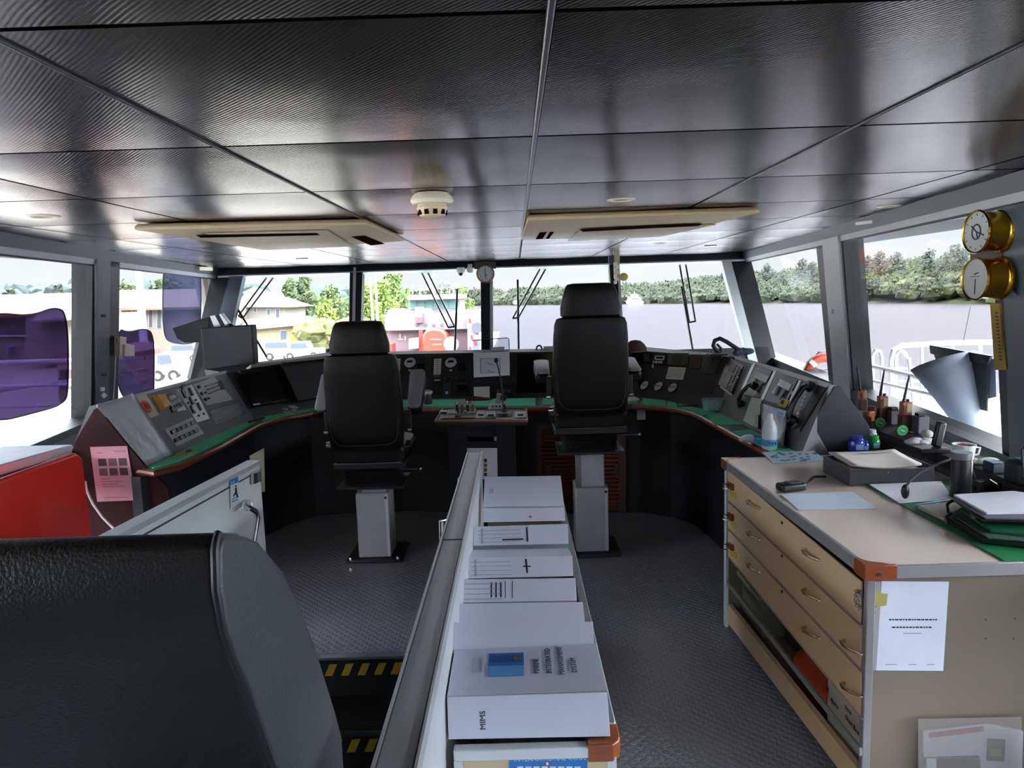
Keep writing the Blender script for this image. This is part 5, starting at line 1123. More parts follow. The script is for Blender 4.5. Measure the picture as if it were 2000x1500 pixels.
# the red and white ship moored ahead
sy = 52
S = lambda u, v, y=sy: PY(u, v, y)
sh = T('moored_ship', 'white and red ship moored ahead with its wheelhouse facing the viewer', 'ship', (-6, sy, WZ))
def sb(name, px, dep, m, y=sy, par=None, **k): return MB().prism([S(u, v, y) for u, v in px], (0, dep, 0)).build(name, m, par or sh, **k)
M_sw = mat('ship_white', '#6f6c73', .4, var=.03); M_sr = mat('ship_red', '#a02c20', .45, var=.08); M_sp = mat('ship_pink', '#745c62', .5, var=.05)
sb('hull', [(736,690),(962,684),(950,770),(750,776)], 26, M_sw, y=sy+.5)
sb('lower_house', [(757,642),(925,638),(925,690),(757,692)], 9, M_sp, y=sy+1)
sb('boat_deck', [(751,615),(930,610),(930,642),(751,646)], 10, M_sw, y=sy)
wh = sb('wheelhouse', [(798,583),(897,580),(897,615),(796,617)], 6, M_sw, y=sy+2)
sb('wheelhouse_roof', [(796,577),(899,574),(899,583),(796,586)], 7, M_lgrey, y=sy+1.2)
for i in range(6):
    u = 801+i*15.4; sb('bridge_window', [(u,586-i*.3),(u+13,586-i*.3),(u+13,604-i*.3),(u,604-i*.3)], .1, mat('ship_glass', '#5a7a72', .1), y=sy+1.92, par=wh)
for i in range(5): sb('deck_window', [(812+i*16,632),(818+i*16,632),(818+i*16,637),(812+i*16,637)], .1, M_wdk, y=sy-.08)
rb = sb('rescue_boat_cover', [(825,690),(825,655),(831,645),(845,641),(862,643),(872,652),(876,668),(876,690)], 4, mat('boat_orange', '#b53420', .4), y=sy-1.2, bevel=.15)
sb('red_bulkhead', [(818,645),(826,645),(826,688),(818,688)], .5, M_sr, y=sy-.2)
sb('red_locker', [(743,672),(766,672),(766,692),(743,692)], 1.5, M_sr, y=sy-2)
sb('red_bollard_block', [(735,680),(745,678),(748,692),(735,692)], 1.5, mat('ship_pinkred', '#d66a60', .5), y=sy-2)
sb('yellow_band', [(815,688),(880,687),(880,691),(815,692)], .6, mat('ship_yellow', '#d9c05a', .5), y=sy-1.6)
for (u, v, w, h_) in ((780,652,3,10),(790,656,3,9),(776,662,12,2),(840,662,22,2),(845,672,18,2)): sb('detail_mark', [(u,v),(u+w,v),(u+w,v+h_),(u,v+h_)], .1, mat('ship_mark', '#c8908c', .5), y=sy-1.25 if u > 830 else sy+.9)
sb('winch', [(798,662),(818,660),(818,680),(798,682)], 1, mat('winch_grey', '#8d8a90', .5), y=sy-.5); sb('searchlight_house', [(810,600),(826,600),(824,620),(812,620)], 1, mat('teal_grey', '#6f8f94', .4), y=sy-.3)
sb('red_drum', [(812,621),(826,620),(826,630),(812,631)], .8, mat('ship_dred', '#a8444a', .5), y=sy-.4)
sb('starboard_block', [(912,618),(934,616),(936,690),(914,690)], 3, mat('ship_white2', '#7d787d', .4), y=sy-1)
for i in range(6): sb('red_mark', [(915+(i*7) % 17,622+i*11),(919+(i*7) % 17,622+i*11),(920+(i*7) % 17,630+i*11),(916+(i*7) % 17,630+i*11)], .1, M_sr, y=sy-1.1)
disc_p = S(932, 640, sy-1.4)
MB().cyl(disc_p, disc_p+Vector((0, .3, 0)), .38, n=20).build('tyre_fender', M_dgrey, sh)
MB().cyl(S(881, 672, sy-1.4), S(881, 672, sy-1.0), .55, n=24).build('white_reel', M_sw, sh)
for u, v0, v1 in ((846,528,578),(820,560,580),(862,548,578),(886,552,578),(806,556,580),(878,565,578)): MB().tube([S(u, v0, sy+3), S(u, v1, sy+3)], .06, 6).build('antenna', M_sw, sh)
MB().tube([S(828,566,sy+3), S(866,563,sy+3)], .05, 6).build('crosstree', M_sw, sh); MB().tube([S(838,545,sy+3), S(856,543,sy+3)], .05, 6).build('radar_bar', M_dgrey, sh)
MB().ball(S(872, 556, sy+3), .28, 12, 8).build('radome', M_dgrey, sh)
MB().prism([S(842,578,sy+3), S(850,578,sy+3), S(848,540,sy+3), S(844,540,sy+3)], (0, .3, 0)).build('mast', M_sw, sh)
for z_, u0, u1 in ((606, 751, 797), (611, 751, 797), (606, 898, 930), (611, 898, 930)): MB().tube([S(u0, z_+.5, sy), S(u1, z_-.5, sy)], .03, 5).build('railing', M_sw, sh)
for u in (752, 763, 774, 785, 796, 899, 910, 921, 930): MB().tube([S(u, 605, sy), S(u, 616, sy)], .03, 5).build('railing_post', M_sw, sh)
for u in (770, 785, 833, 900): MB().ball(S(u, 610, sy+.6), (.5, .4, .3), 10, 6).build('deck_gear', M_lgrey, sh)

# windscreen wipers outside the front glass
M_wip = mat('wiper_black', '#1b1c20', .4)
def wiper(arms, blade, label):
    t = T('windscreen_wiper', label, 'wiper', WFRONT.at(*arms[0][0], -.12), 'parallel arm wipers outside the front windows')
    for a, b_ in arms: MB().tube([WFRONT.at(*a, -.12), WFRONT.at(*b_, -.10)], .013, 8).build('arm', M_wip, t)
    MB().tube([WFRONT.at(*arms[0][1], -.10), WFRONT.at(*arms[1][1], -.10)], .014, 8).build('link', M_wip, t)
    MB().tube([WFRONT.at(*blade[0], -.08), WFRONT.at(*blade[1], -.08)], .016, 8).build('blade', M_wip, t)
    for a, _ in arms: MB().cyl(WFRONT.at(*a, -.08), WFRONT.at(*a, -.16), .03, n=12).build('pivot', M_wip, t)
wiper((((529,531),(466,617)),((542,531),(474,622))), ((456,590),(521,697)), 'wiper leaning left outside the leftmost front window')
wiper((((821,527),(876,640)),((833,527),(888,638))), ((893,565),(888,692)), 'wiper leaning right outside the second front window')
wiper((((1057,521),(1001,622)),((1068,521),(1012,621))), ((1011,547),(1013,692)), 'wiper leaning left outside the third front window')
wiper((((1326,508),(1346,630)),((1338,508),(1358,628))), ((1331,560),(1354,690)), 'wiper hanging steeply outside the fourth front window')

for k_ in set(MATS)-EXT0:                       # paints and leaves outside, a little darker
    for nd in MATS[k_].node_tree.nodes:
        if nd.bl_idname == 'ShaderNodeValToRGB':
            for e_ in nd.color_ramp.elements: c_ = e_.color; e_.color = (c_[0]*.72, c_[1]*.68, c_[2]*.70, 1)
# purple mesh sunshades on the port windows
def shade_mat(name, col, tr):
    m = bpy.data.materials.new(name); m.use_nodes = True; n = m.node_tree; n.nodes.clear()
    o = n.nodes.new('ShaderNodeOutputMaterial'); mx = n.nodes.new('ShaderNodeMixShader'); a = n.nodes.new('ShaderNodeBsdfTransparent'); d = n.nodes.new('ShaderNodeBsdfDiffuse')
    a.inputs['Color'].default_value = tr+(1,); d.inputs['Color'].default_value = col+(1,); mx.inputs[0].default_value = .35
    ns_ = n.nodes.new('ShaderNodeTexNoise'); ns_.inputs['Scale'].default_value = 3; mr = n.nodes.new('ShaderNodeMapRange'); mr.inputs['To Min'].default_value = .25; mr.inputs['To Max'].default_value = .45
    n.links.new(ns_.outputs['Fac'], mr.inputs['Value']); n.links.new(mr.outputs[0], mx.inputs[0])
    n.links.new(a.outputs[0], mx.inputs[1]); n.links.new(d.outputs[0], mx.inputs[2]); n.links.new(mx.outputs[0], o.inputs['Surface']); return m
def smoothloop(pts, it=3):
    for _ in range(it):
        q = []
        for i in range(len(pts)):
            a, b_ = pts[i], pts[(i+1) % len(pts)]; q += [(a[0]*.75+b_[0]*.25, a[1]*.75+b_[1]*.25), (a[0]*.25+b_[0]*.75, a[1]*.25+b_[1]*.75)]
        pts = q
    return pts
SM1 = shade_mat('shade_purple', (.065, .052, .10), (.25, .20, .35)); SM3 = shade_mat('shade_pale', (.19, .20, .32), (.42, .44, .60))
def sunshade(px, m, label, h=-.03):
    t = T('sunshade', label, 'sunshade', WLEFT.at(*px[0], h), 'purple mesh sunshades stuck on the port windows')
    lp_ = [WLEFT.at(u, v, h) for u, v in smoothloop(px)]
    MB().prism(lp_, WLEFT.n*.0012).build('mesh', m, t, smooth=0); MB().tube(lp_+[lp_[0]], .007, 6).build('rim', M_black, t)
sunshade([(-60,640),(-10,610),(60,618),(110,598),(132,615),(134,760),(125,790),(60,808),(-10,825),(-70,790)], SM1, 'large dark purple sunshade at the far left window edge')
sunshade([(228,640),(250,650),(285,640),(301,655),(301,740),(300,780),(228,786)], SM1, 'dark purple sunshade low beside the left pillar')
sunshade([(318,545),(322,524),(342,526),(362,531),(388,524),(393,550),(392,640),(385,672),(335,672),(318,655)], SM3, 'paler purple sunshade high in the second port window')
for px in ((30,640),): pass
# ================================================================== drawer cabinet on the right
zc = .81
Kf, Kn = PZ(1412, 896, zc), PZ(1694, 1106, zc)          # far-left and near-left top corners
kd = (Kn-Kf).normalized(); KX2 = 1.70
CFp = Plane(Kf+Vector((.012, 0, 0)), Kn+Vector((.012, 0, 0)), Kf+Vector((.012, 0, -.5)))
CE = Plane((0, Kn.y+.012, 0), (1, Kn.y+.012, 0), (0, Kn.y+.012, .5))
ky0, ky1 = Kn.y, Kf.y
cab = T('drawer_cabinet', 'cream chart cabinet with three wide drawers over an open shelf on the right', 'cabinet', (1.3, 2.6, 0))
M_cab = mat('cabinet_cream2', '#c7ab8a', .5, var=.05, nscale=3); M_cabe = mat('cabinet_cream_shaded', '#75685c', .5, var=.05, nscale=3); M_top = mat('top_beige', '#e0cdc2', .25, var=.04, nscale=3, coat=.25)  # end panels: the drawer cream darkened to carry their shade
def kx(y): return Kf.x+(Kn.x-Kf.x)*(ky1-y)/(ky1-ky0)
# carcass panels
MB().prism([(kx(ky0)+.012, ky0+.012, .002), (KX2, ky0+.012, .002), (KX2, ky0+.03, .002), (kx(ky0)+.012, ky0+.03, .002)], (0, 0, zc-.035)).build('end_panel', M_cabe, cab)
MB().prism([(kx(ky1)+.012, ky1-.03, .002), (KX2, ky1-.03, .002), (KX2, ky1-.012, .002), (kx(ky1)+.012, ky1-.012, .002)], (0, 0, zc-.035)).build('end_panel', M_cabe, cab)
MB().span((KX2-.02, ky0+.03, .002), (KX2, ky1-.03, zc-.035)).build('back_panel', M_cabe, cab)
zsh = CFp.at(1424, 1190).z; zs = PX(1421, 1195, CFp.at(1421, 1195).x).z
zlow = .09
MB().prism([(kx(ky0)+.014, ky0+.03, zlow-.02), (KX2-.02, ky0+.03, zlow-.02), (KX2-.02, ky1-.03, zlow-.02), (kx(ky1)+.014, ky1-.03, zlow-.02)], (0, 0, .02)).build('shelf', mat('shelf_wood', '#7d6350', .6), cab)
MB().prism([CFp.at(u, v, .0) for u, v in ((1420,1178),(1690,1520),(1690,1570),(1420,1215))], Vector((.02, 0, 0))).build('plinth', M_cab, cab)
zd = CFp.at(1424, 1088).z
MB().prism([(kx(ky0)+.03, ky0+.03, zd-.005), (KX2-.02, ky0+.03, zd-.005), (KX2-.02, ky1-.03, zd-.005), (kx(ky1)+.03, ky1-.03, zd-.005)], (0, 0, zc-.04-zd)).build('drawer_box', M_dgrey, cab)
# worktop
tb = [(kx(ky0), ky0), (KX2+.04, ky0), (KX2+.04, ky1), (kx(ky1), ky1)]
MB().prism([(x, y, zc-.035) for x, y in tb], (0, 0, .035)).build('worktop', M_top, cab)
edge = MB()
def ebar(a, b, w=.010):
    a, b = Vector(a+(0,)), Vector(b+(0,)); d = (b-a).normalized(); n_ = Vector((d.y, -d.x, 0))
    edge.prism([Vector((p.x, p.y, zc-.037)) for p in (a-n_*w, b-n_*w, b+n_*.004, a+n_*.004)], (0, 0, .039))
ebar((kx(ky0)-.002, ky0-.002), (KX2+.04, ky0-.002), .004); ebar((kx(ky1), ky1), (kx(ky0), ky0)); ebar((KX2+.04, ky1), (kx(ky1), ky1))
edge.build('edge_trim', mat('edge_alu', '#a9a9ac', .35, metal=.5), cab, bevel=.002, label='aluminium edging of the worktop')
def cblock(x, y, sx_, sy_):
    P_ = [(0, 0), (.085, 0), (.085, .030), (.065, .022), (.045, .024), (.03, .032), (.026, .05), (.024, .075), (0, .075)]
    P2 = [(0,0),(.09,0),(.09,.012),(.072,.012),(.062,.022),(.045,.030),(.032,.034),(.02,.045),(.012,.066),(.0,.07)]
    MB().prism([(x+sx_*a, y+sy_*b_, zc-.04) for a, b_ in P2], (0, 0, .045)).build('corner_block', MATS['corner_wood'], cab, bevel=.002, label='varnished wooden corner piece')
cblock(kx(ky0)-.010, ky0-.010, 1, 1); cblock(kx(ky1)-.008, ky1+.006, 1, -1)
bolt_ = PZ(1704, 1116, zc-.02)
MB().cyl((kx(ky0)+.03, ky0-.014, zc-.02), (kx(ky0)+.03, ky0-.008, zc-.02), .006, n=12).build('screw', M_chrome, cab)
MB().prism([(kx(ky0)+.006, ky0+.006, .002), (kx(ky0)+.030, ky0+.006, .002), (kx(ky0)+.030, ky0+.014, .002), (kx(ky0)+.006, ky0+.03, .002)], (0, 0, zc-.045)).build('corner_post', mat('post_mauve', '#8f8a90', .4, metal=.3), cab, bevel=.003)
MB().prism([(kx(ky1)+.004, ky1-.04, .002), (kx(ky1)+.02, ky1-.04, .002), (kx(ky1)+.02, ky1-.01, .002), (kx(ky1)+.004, ky1-.01, .002)], (0, 0, zc-.045)).build('corner_post', M_lgrey, cab, bevel=.003)
Lq = lambda f0, f1, t_: f0+(f1-f0)*t_
def handle(par, u, v, k=1.0):
    a, b_ = CFp.at(u-9*k, v-7*k, .002), CFp.at(u+11*k, v+9*k, .002); h_ = CFp.n*.028
    MB().tube([a, a+h_*.7+(b_-a)*.1, a+h_+(b_-a)*.35, a+h_*.8+(b_-a)*.7, b_+h_*.3, b_], [.006, .006, .005, .004, .004, .005], 8).build('handle', mat('handle_chrome', '#c7b9a4', .2, metal=1), par, label='curved chrome pull')
rowsv = [(918, 978, 1136, 1222), (980, 1032, 1226, 1310), (1034, 1088, 1314, 1404)]
for i, (a, b_, c_, d_) in enumerate(rowsv):
    q_ = plate('drawer', M_cab, cab, CFp, [(1424, a), (1686, c_), (1684, d_), (1424, b_)], .006, .001, bevel=.001)
    MB().prism([CFp.at(1424, b_-1, .006), CFp.at(1685, d_-1, .006), CFp.at(1685, d_+3, .006), CFp.at(1424, b_+1, .006)], CFp.n*.003).build('alu_strip', MATS['edge_alu'], q_)
    handle(q_, 1476, (984, 1045, 1108)[i], 1.0); handle(q_, 1589, (1082, 1160, 1234)[i], 1.4)
    if i: handle(q_, 1668, (0, 1262, 1345)[i], 1.7)
    disc('lock', M_dgrey, q_, CFp, (1528, (1021, 1086, 1155)[i]), .006, .004, .007, n=12)
    hz = (948, 1008, 1066)[i]
    plate('hasp', mat('hasp_copper', '#7d4a28', .4, metal=.5), q_, CFp, [(1424,hz-8),(1434,hz-2),(1434,hz+10),(1424,hz+4)], .012, .007, bevel=.002)
    plate('yellow_tag', mat('tag_yellow', '#b8962a', .6), q_, CFp, [(1426,hz+8),(1438,hz+14),(1439,hz+26),(1428,hz+20)], .001, .007)
    MB().tube([CFp.at(1424, hz, .02), CFp.at(1414, hz-4, .03), CFp.at(1412, hz+6, .03), CFp.at(1420, hz+8, .02)], .003, 6).build('shackle', M_chrome, q_)
ks = MB(); random.seed(3)
for i in range(12):
    p = CFp.at(1674+random.uniform(-7, 9), 1168+random.uniform(-14, 22), .012+random.random()*.01); an = random.uniform(0, 6.28)
    d = Vector((0, math.cos(an), math.sin(an)))*.010; e_ = Vector((0, -math.sin(an), math.cos(an)))*.005
    ks.tube([p+d, p+e_, p-d, p-e_, p+d], .0016, 5, cap=False)
kc = ks.build('key_bunch', M_chrome, label='bunch of small keys and chain hanging at the top drawer corner', cat='keys')
# rail along the open shelf
MB().prism([CFp.at(u, v, .006) for u, v in ((1423,1134),(1684,1460),(1684,1476),(1423,1142))], CFp.n*.008).build('shelf_rail', mat('rail_grey', '#8f9490', .4, metal=.3), cab)
# things in the open shelf
SH0 = zlow
def shelf_box(name, y0, y1, x0, x1, z1, m, label, cat, z0=None):
    t = T(name, label, cat, ((x0+x1)/2, (y0+y1)/2, SH0)); MB().span((x0, y0, SH0+.001), (x1, y1, z1)).build('body', m, t, bevel=.006); return t
b1 = shelf_box('storage_box', 2.93, 3.20, 1.02, 1.40, .26, mat('box_green', '#5c5c48', .6), 'olive grey case on the far end of the open shelf', 'box'); MB().span((1.0, 2.93, .262), (1.41, 3.22, .285)).build('lid', mat('box_lid', '#6e6a52', .6), b1, bevel=.004)
wb = shelf_box('white_carton', 1.985, 2.27, 1.015, 1.40, .345, mat('carton_white', '#b6b3a4', .6), 'white carton with handwriting at the near end of the open shelf', 'box')
WBp = Plane((1.014, 2, 0), (1.014, 3, 0), (1.014, 2, 1))
for s_, (u, v) in (('5R', (1612, 1345)), ('spare', (1622, 1368)), ('new', (1650, 1383)), ('Chart Books', (1650, 1402))): text('handwriting', s_, .026 if s_ != 'Chart Books' else .022, WBp.at(u, v, .001), (0, -1, 0), (0, 0, 1), M_ink, wb)
lj = T('lifejacket', 'orange lifejacket with black patch lying in the middle of the open shelf', 'lifejacket', (1.2, 2.45, SH0)); M_lj = mat('lj_orange', '#b8401c', .7, bump=.4, bscale=18)
MB().loft([sq_ring(Vector((1.20, 2.45+dy, SH0+.075+dz)), (1, 0, 0), (0, 0, 1), w, h_, 20, 3) for dy, dz, w, h_ in ((-.16, 0, .2, .07), (-.14, 0, .34, .13), (-.05, .01, .37, .15), (.02, .0, .35, .12), (.08, .01, .37, .15), (.15, .0, .34, .13), (.17, 0, .2, .06))]).build('foam_body', M_lj, lj)
LJp = Plane((1.012, 2, 0), (1.012, 3, 0), (1.012, 2, 1)); plate('black_patch', M_black, lj, LJp, [(1540,1340),(1552,1327),(1562,1337),(1551,1352)], .004, 0)
MB().box((1.20, 2.47, SH0+.168), (.3, .03, .01)).build('strap', M_black, lj)
bg2 = T('navy_bag', 'dark navy bag behind the orange lifejacket on the open shelf', 'bag', (1.2, 2.75, SH0)); MB().ball((1.22, 2.74, SH0+.11), (.17, .12, .11), 16, 10).build('bag_body', mat('navy_cloth', '#10151f', .8), bg2); MB().tube([(1.12, 2.70, .28), (1.14, 2.72, .33), (1.18, 2.78, .33), (1.2, 2.8, .29)], .01, 8).build('bag_strap', M_black, bg2)
# sheet in a clear pocket on the cabinet end
A4 = T('posted_sheet', 'white printed sheet in a clear punched pocket on the near end of the drawer cabinet', 'notice', CE.at(1780, 1220))
plate('sheet', mat('paper_lilac', '#ccd0e2', .6), A4, CE, [(1722,1135),(1853,1136),(1842,1310),(1711,1309)], .0008, .002)
plate('pocket_margin', mat('pocket_clear', '#b9b4bd', .2, alpha=.6), A4, CE, [(1702,1136),(1722,1135),(1711,1309),(1697,1309)], .0006, .002)
for i in range(9): disc('punched_hole', M_dgrey, A4, CE, (1709-i*1.0, 1185+i*12+(8 if i > 3 else 0)), .0028, .0003, .0028, n=10)
for v, u0, u1 in ((1211,1736,1830),(1226,1742,1822)):
    x = u0
    while x < u1-3:
        w_ = 3+(int(x*7) % 5); plate('printed_word', M_ink, A4, CE, [(x,v-2.2),(min(x+w_, u1),v-2.2),(min(x+w_, u1),v+.6),(x,v+.6)], .0003, .0029); x += w_+1.4
for v, u0, u1 in ((1236,1764,1800),(1297,1730,1752),(1297,1775,1790),(1297,1810,1825)): plate('text_line', mat('faint_line', '#8a8fa4', .6), A4, CE, [(u0,v),(u1,v),(u1,v+1.6),(u0,v+1.6)], .0003, .0029)
tp_ = plate('yellow_tape', mat('tape_yellow', '#b3a560', .5, alpha=.85), None, CE, [(1708,1150),(1720,1158),(1734,1160),(1731,1182),(1712,1186),(1706,1172)], .0008, .004, label='torn piece of yellow tape on the edge of the clear pocket', cat='tape')
# phone list / machine in a clear pouch near the bottom
pc = T('packaged_device', 'white and black packaged device with red stripe in a pouch low on the cabinet end', 'package', CE.at(1900, 1450))
plate('backing', mat('pack_white', '#b4b4c0', .4), pc, CE, [(1798,1424),(1925,1410),(1994,1424),(1990,1580),(1800,1580)], .012, .002, bevel=.003)
plate('red_stripe', mat('stripe_red', '#9a5058', .5), pc, CE, [(1814,1431),(1920,1418),(1922,1428),(1815,1441)], .001, .015)
plate('black_body', M_black, pc, CE, [(1802,1478),(1910,1475),(1912,1580),(1802,1580)], .012, .015, bevel=.002); plate('white_key', M_lgrey, pc, CE, [(1809,1481),(1828,1481),(1828,1520),(1809,1520)], .002, .028)
plate('display', mat('disp_green', '#1f3a30', .2), pc, CE, [(1928,1442),(1962,1444),(1960,1486),(1926,1484)], .004, .015); plate('display_patch', mat('disp_olive', '#5a6a30', .4), pc, CE, [(1934,1462),(1955,1464),(1954,1478),(1933,1476)], .001, .0195)  # flat olive patch on the dark green display
plate('pouch', mat('pouch_clear', '#a39a98', .15, alpha=.3), pc, CE, [(1793,1404),(1995,1400),(1998,1580),(1793,1580)], .0006, .030)
for u, v in ((1925,1210),(1982,1208),(1925,1247),(1980,1247)): disc('screw_hole', M_dgrey, cab, CE, (u, v), .003, .0005, 0, n=8)

# ------------------------------------------------------------------ on the cabinet top
def lay(name, px, th, m, label, cat, z=zc+.002, group=None, par=None):
    mb = MB(); mb.prism([PZ(u, v, z) for u, v in px], (0, 0, th)); return mb.build(name, m, par, label=label, cat=cat, group=group)
lay('desk_mat', [(1688,946),(1850,936),(2100,1010),(2150,1092),(1962,1096)], .002, mat('mat_darkgreen', '#157a45', .5), 'green mat under the clipboards on the drawer cabinet', 'desk mat')
cs = lay('tissue_sheet', [(1488,884),(1590,881),(1614,900),(1512,906)], .0015, mat('sheet_blueprint', '#b2c0cc', .6), 'pale sheet with blue leaf pattern at the far end of the cabinet top', 'sheet')
random.seed(9)
for i in range(26): 
    u = random.uniform(1500, 1600); v = 884+random.uniform(0, 17); u += (v-884)*.9
    if u < 1608: MB().prism([PZ(a, b_, zc+.0038) for a, b_ in ((u-4, v), (u+3, v-1.2), (u+5, v+.8), (u-1, v+1.8))], (0, 0, .0003)).build('blue_print', mat('print_blue', '#3f6f96', .6), cs)
# tray of paper
A_, B_, C_, D_ = PZ(1607, 921, zc+.002), PZ(1659, 949, zc+.002), PZ(1824, 943, zc+.002), PZ(1752, 912, zc+.002)
tr_ = T('paper_tray', 'dark grey paper tray full of pinkish sheets on the drawer cabinet', 'tray', (A_+C_)/2)
hh = .062; base = [A_, B_, C_, D_]
MB().prism(base, (0, 0, .006)).build('tray_floor', M_dgrey, tr_)
for i in range(4):
    a, b_ = base[i], base[(i+1) % 4]; d = (b_-a).normalized(); n_ = Vector((-d.y, d.x, 0)); cen = (A_+C_)/2; n_ = n_ if n_.dot(cen-a) > 0 else -n_
    MB().prism([a+Vector((0, 0, .006)), b_+Vector((0, 0, .006)), b_+n_*.006+Vector((0, 0, .006)), a+n_*.006+Vector((0, 0, .006))], (0, 0, hh-(.0 if i != 1 else .006))).build('tray_side', mat('tray_grey', '#46454b', .45), tr_, bevel=.0015)
MB().cyl(B_*.55+C_*.45+Vector((0, 0, .05)), B_*.55+C_*.45+Vector((0, -.004, .05)), .004, n=10).build('rivet', M_chrome, tr_)
ps = T('paper_stack', 'stack of slightly curled pinkish white paper in the dark tray', 'paper stack', (A_+C_)/2+Vector((0, 0, .02)))
pp4 = [PZ(u, v, zc+.068) for u, v in ((1616,884),(1661,912),(1803,909),(1748,878))]
pp4 = [a*.97+sum(pp4, Vector())*.0075 for a in pp4]
low = [Vector((p.x, p.y, zc+.012)) for p in inset(pp4, .05)]
MB().loft([low, [p+Vector((0, 0, -.014)) for p in inset(pp4, .04)]]).build('lower_sheets', mat('paper_side', '#cfc4c0', .7), ps)
mb = MB(); G = 10
def gp_(i, j, h_): s_, t_ = i/G, j/G; p = lerp(lerp(pp4[0], pp4[3], s_), lerp(pp4[1], pp4[2], s_), t_); return p+Vector((0, 0, h_+.006*math.sin(s_*5+t_*2)*t_+.004*(s_-.5)**2*4))
for j in range(G):
    for i in range(G): mb.quad(gp_(i, j, 0), gp_(i+1, j, 0), gp_(i+1, j+1, 0), gp_(i, j+1, 0))
o = mb.build('top_sheet', mat('paper_pinkish', '#dccfca', .7), ps, weld=True, smooth=180); md = o.modifiers.new('s', 'SOLIDIFY'); md.thickness = .008; md.offset = -1
# handheld microphone
hm = T('handheld_microphone', 'black handheld microphone with cable lying on the cabinet top', 'microphone', PZ(1546, 945, zc)); c0 = PZ(1545, 950, zc+.018)
rm = Matrix.Rotation(.22, 3, 'Z'); MB().box(c0, (.105, .058, .03), rm).build('case', M_black, hm, bevel=.010, seg=3); MB().box(c0+Vector((.006, .0, .017)), (.05, .035, .004), rm).build('grille', M_dgrey, hm, bevel=.001)
MB().tube([c0+Vector((.05, .012, 0)), PZ(1590, 931, zc+.012), PZ(1612, 931, zc+.008)], .005, 8).build('cable', M_black, hm)
lay('paper_sheet', [(1525,966),(1665,961),(1712,993),(1560,996)], .002, mat('paper_bluish', '#ccd6e6', .55), 'bluish white printed sheet lying near the front edge of the cabinet top', 'paper')
lay('white_sheets', [(1698,947),(1838,941),(1862,975),(1756,983)], .003, M_paper, 'white sheets on the dark green mat under the microphone head', 'paper', z=zc+.005)
for i, (a, b_, c_) in enumerate((((1783,986),(1862,975),'#2f6fa0'), ((1790,989),(1852,981),'#2c8a90'))):
    pn = T('pen', ('blue pen', 'teal pen')[i]+' lying on the green mat beside the black flask', 'pen', PZ(*a, zc+.008)); p0, p1 = PZ(*a, zc+.014), PZ(*b_, zc+.014)
    MB().tube([p0, lerp(p0, p1, .12), p1], [.001, .004, .004], 8).build('barrel', mat('pen'+c_[1:], c_, .4), pn); MB().tube([lerp(p0, p1, .7), lerp(p0, p1, 1.02)], .0046, 8).build('cap', M_dgrey, pn)
# flask
fb = PZ(1875, 972, zc+.004); fr = .0345
fl = T('flask', 'black cylindrical flask with grey cap standing on the cabinet top', 'flask', fb)
MB().lathe([(0, 0), (fr*.95, 0), (fr, .004), (fr, .135), (fr*.95, .140), (fr*.95, .144), (0, .144)], fb, n=32).build('flask_body', mat('flask_black', '#1c1b20', .4), fl)
MB().lathe([(fr*.95, .144), (fr*1.02, .146), (fr*1.02, .166), (fr*.96, .17), (0, .17)], fb, n=32).build('cap', mat('cap_grey', '#6d6a70', .35), fl)
# gooseneck lying forward
gm = T('gooseneck_microphone', 'gooseneck microphone arching down onto the white sheets beside the flask', 'microphone', PZ(1768, 972, zc))
hy = PZ(1768, 974, zc+.01).y
g_ = [PY(1905, 935, fb.y+.13), PY(1893, 903, fb.y+.10), PY(1868, 894, fb.y+.07), PY(1835, 905, fb.y+.04), PY(1800, 920, hy+.04), PY(1778, 938, hy+.01), PY(1770, 950, hy)]
MB().tube(g_, .0048, 8).build('gooseneck', mat('neck_grey', '#6e6d72', .3, metal=.5), gm)
MB().ball(PY(1768, 960, hy), (.014, .014, .027), 14, 10).build('mic_head', M_black, gm)
mb_ = PZ(1915, 962, zc+.004); MB().box(mb_+Vector((.05, .03, .02)), (.09, .08, .03)).build('base', M_black, gm, bevel=.004)
MB().tube([mb_+Vector((.03, .03, .03)), g_[0]], .005, 8).build('stem', M_dgrey, gm)
fs_ = T('wire_stand', 'black bent wire stand behind the clipboards', 'stand', PZ(1925, 970, zc)); wy = fb.y+.02
MB().tube([PY(1902, 974, wy), PY(1918, 945, wy), PY(1932, 938, wy), PY(1945, 946, wy), PY(1957, 972, wy)], .006, 8).build('wire', M_black, fs_)
# clipboards at the right edge
def slab(name, px, z, th, m, par, **k): return MB().prism([PZ(u, v, z) for u, v in px], (0, 0, th)).build(name, m, par, **k)
cb = T('folder', 'black ring folder lying lowest of the folders on the green mat', 'folder', PZ(1960, 1060, zc))
slab('cover', [(1848,1016),(1878,1000),(2120,1020),(2140,1085),(1920,1062)], zc+.006, .018, M_bez, cb, bevel=.003); slab('pages', [(1868,1012),(1885,1003),(2110,1022),(2120,1068),(1930,1052)], zc+.025, .004, mat('page_edge', '#3f5a4c', .6), cb)
MB().tube([PZ(1850, 1022, zc+.012), PZ(1846, 1010, zc+.03), PZ(1856, 1003, zc+.035)], .005, 8).build('ring_clip', M_black, cb)
gf = T('folder', 'green folder between the two black folders on the right', 'folder', PZ(1980, 1030, zc+.03)); slab('cover', [(1875,998),(1960,990),(2120,1010),(2130,1060),(1935,1040)], zc+.031, .008, mat('folder_green', '#14603a', .5), gf); slab('sheet', [(1893,1001),(1925,999),(1935,1010),(1900,1013)], zc+.040, .001, M_paper, gf)
tf = T('clipboard', 'black clipboard with white sheets on top of the folders on the right', 'clipboard', PZ(1950, 990, zc+.05))
slab('board', [(1860,978),(1980,966),(2120,985),(2130,1025),(1938,1020),(1918,1020)], zc+.055, .010, M_bez, tf, bevel=.003)
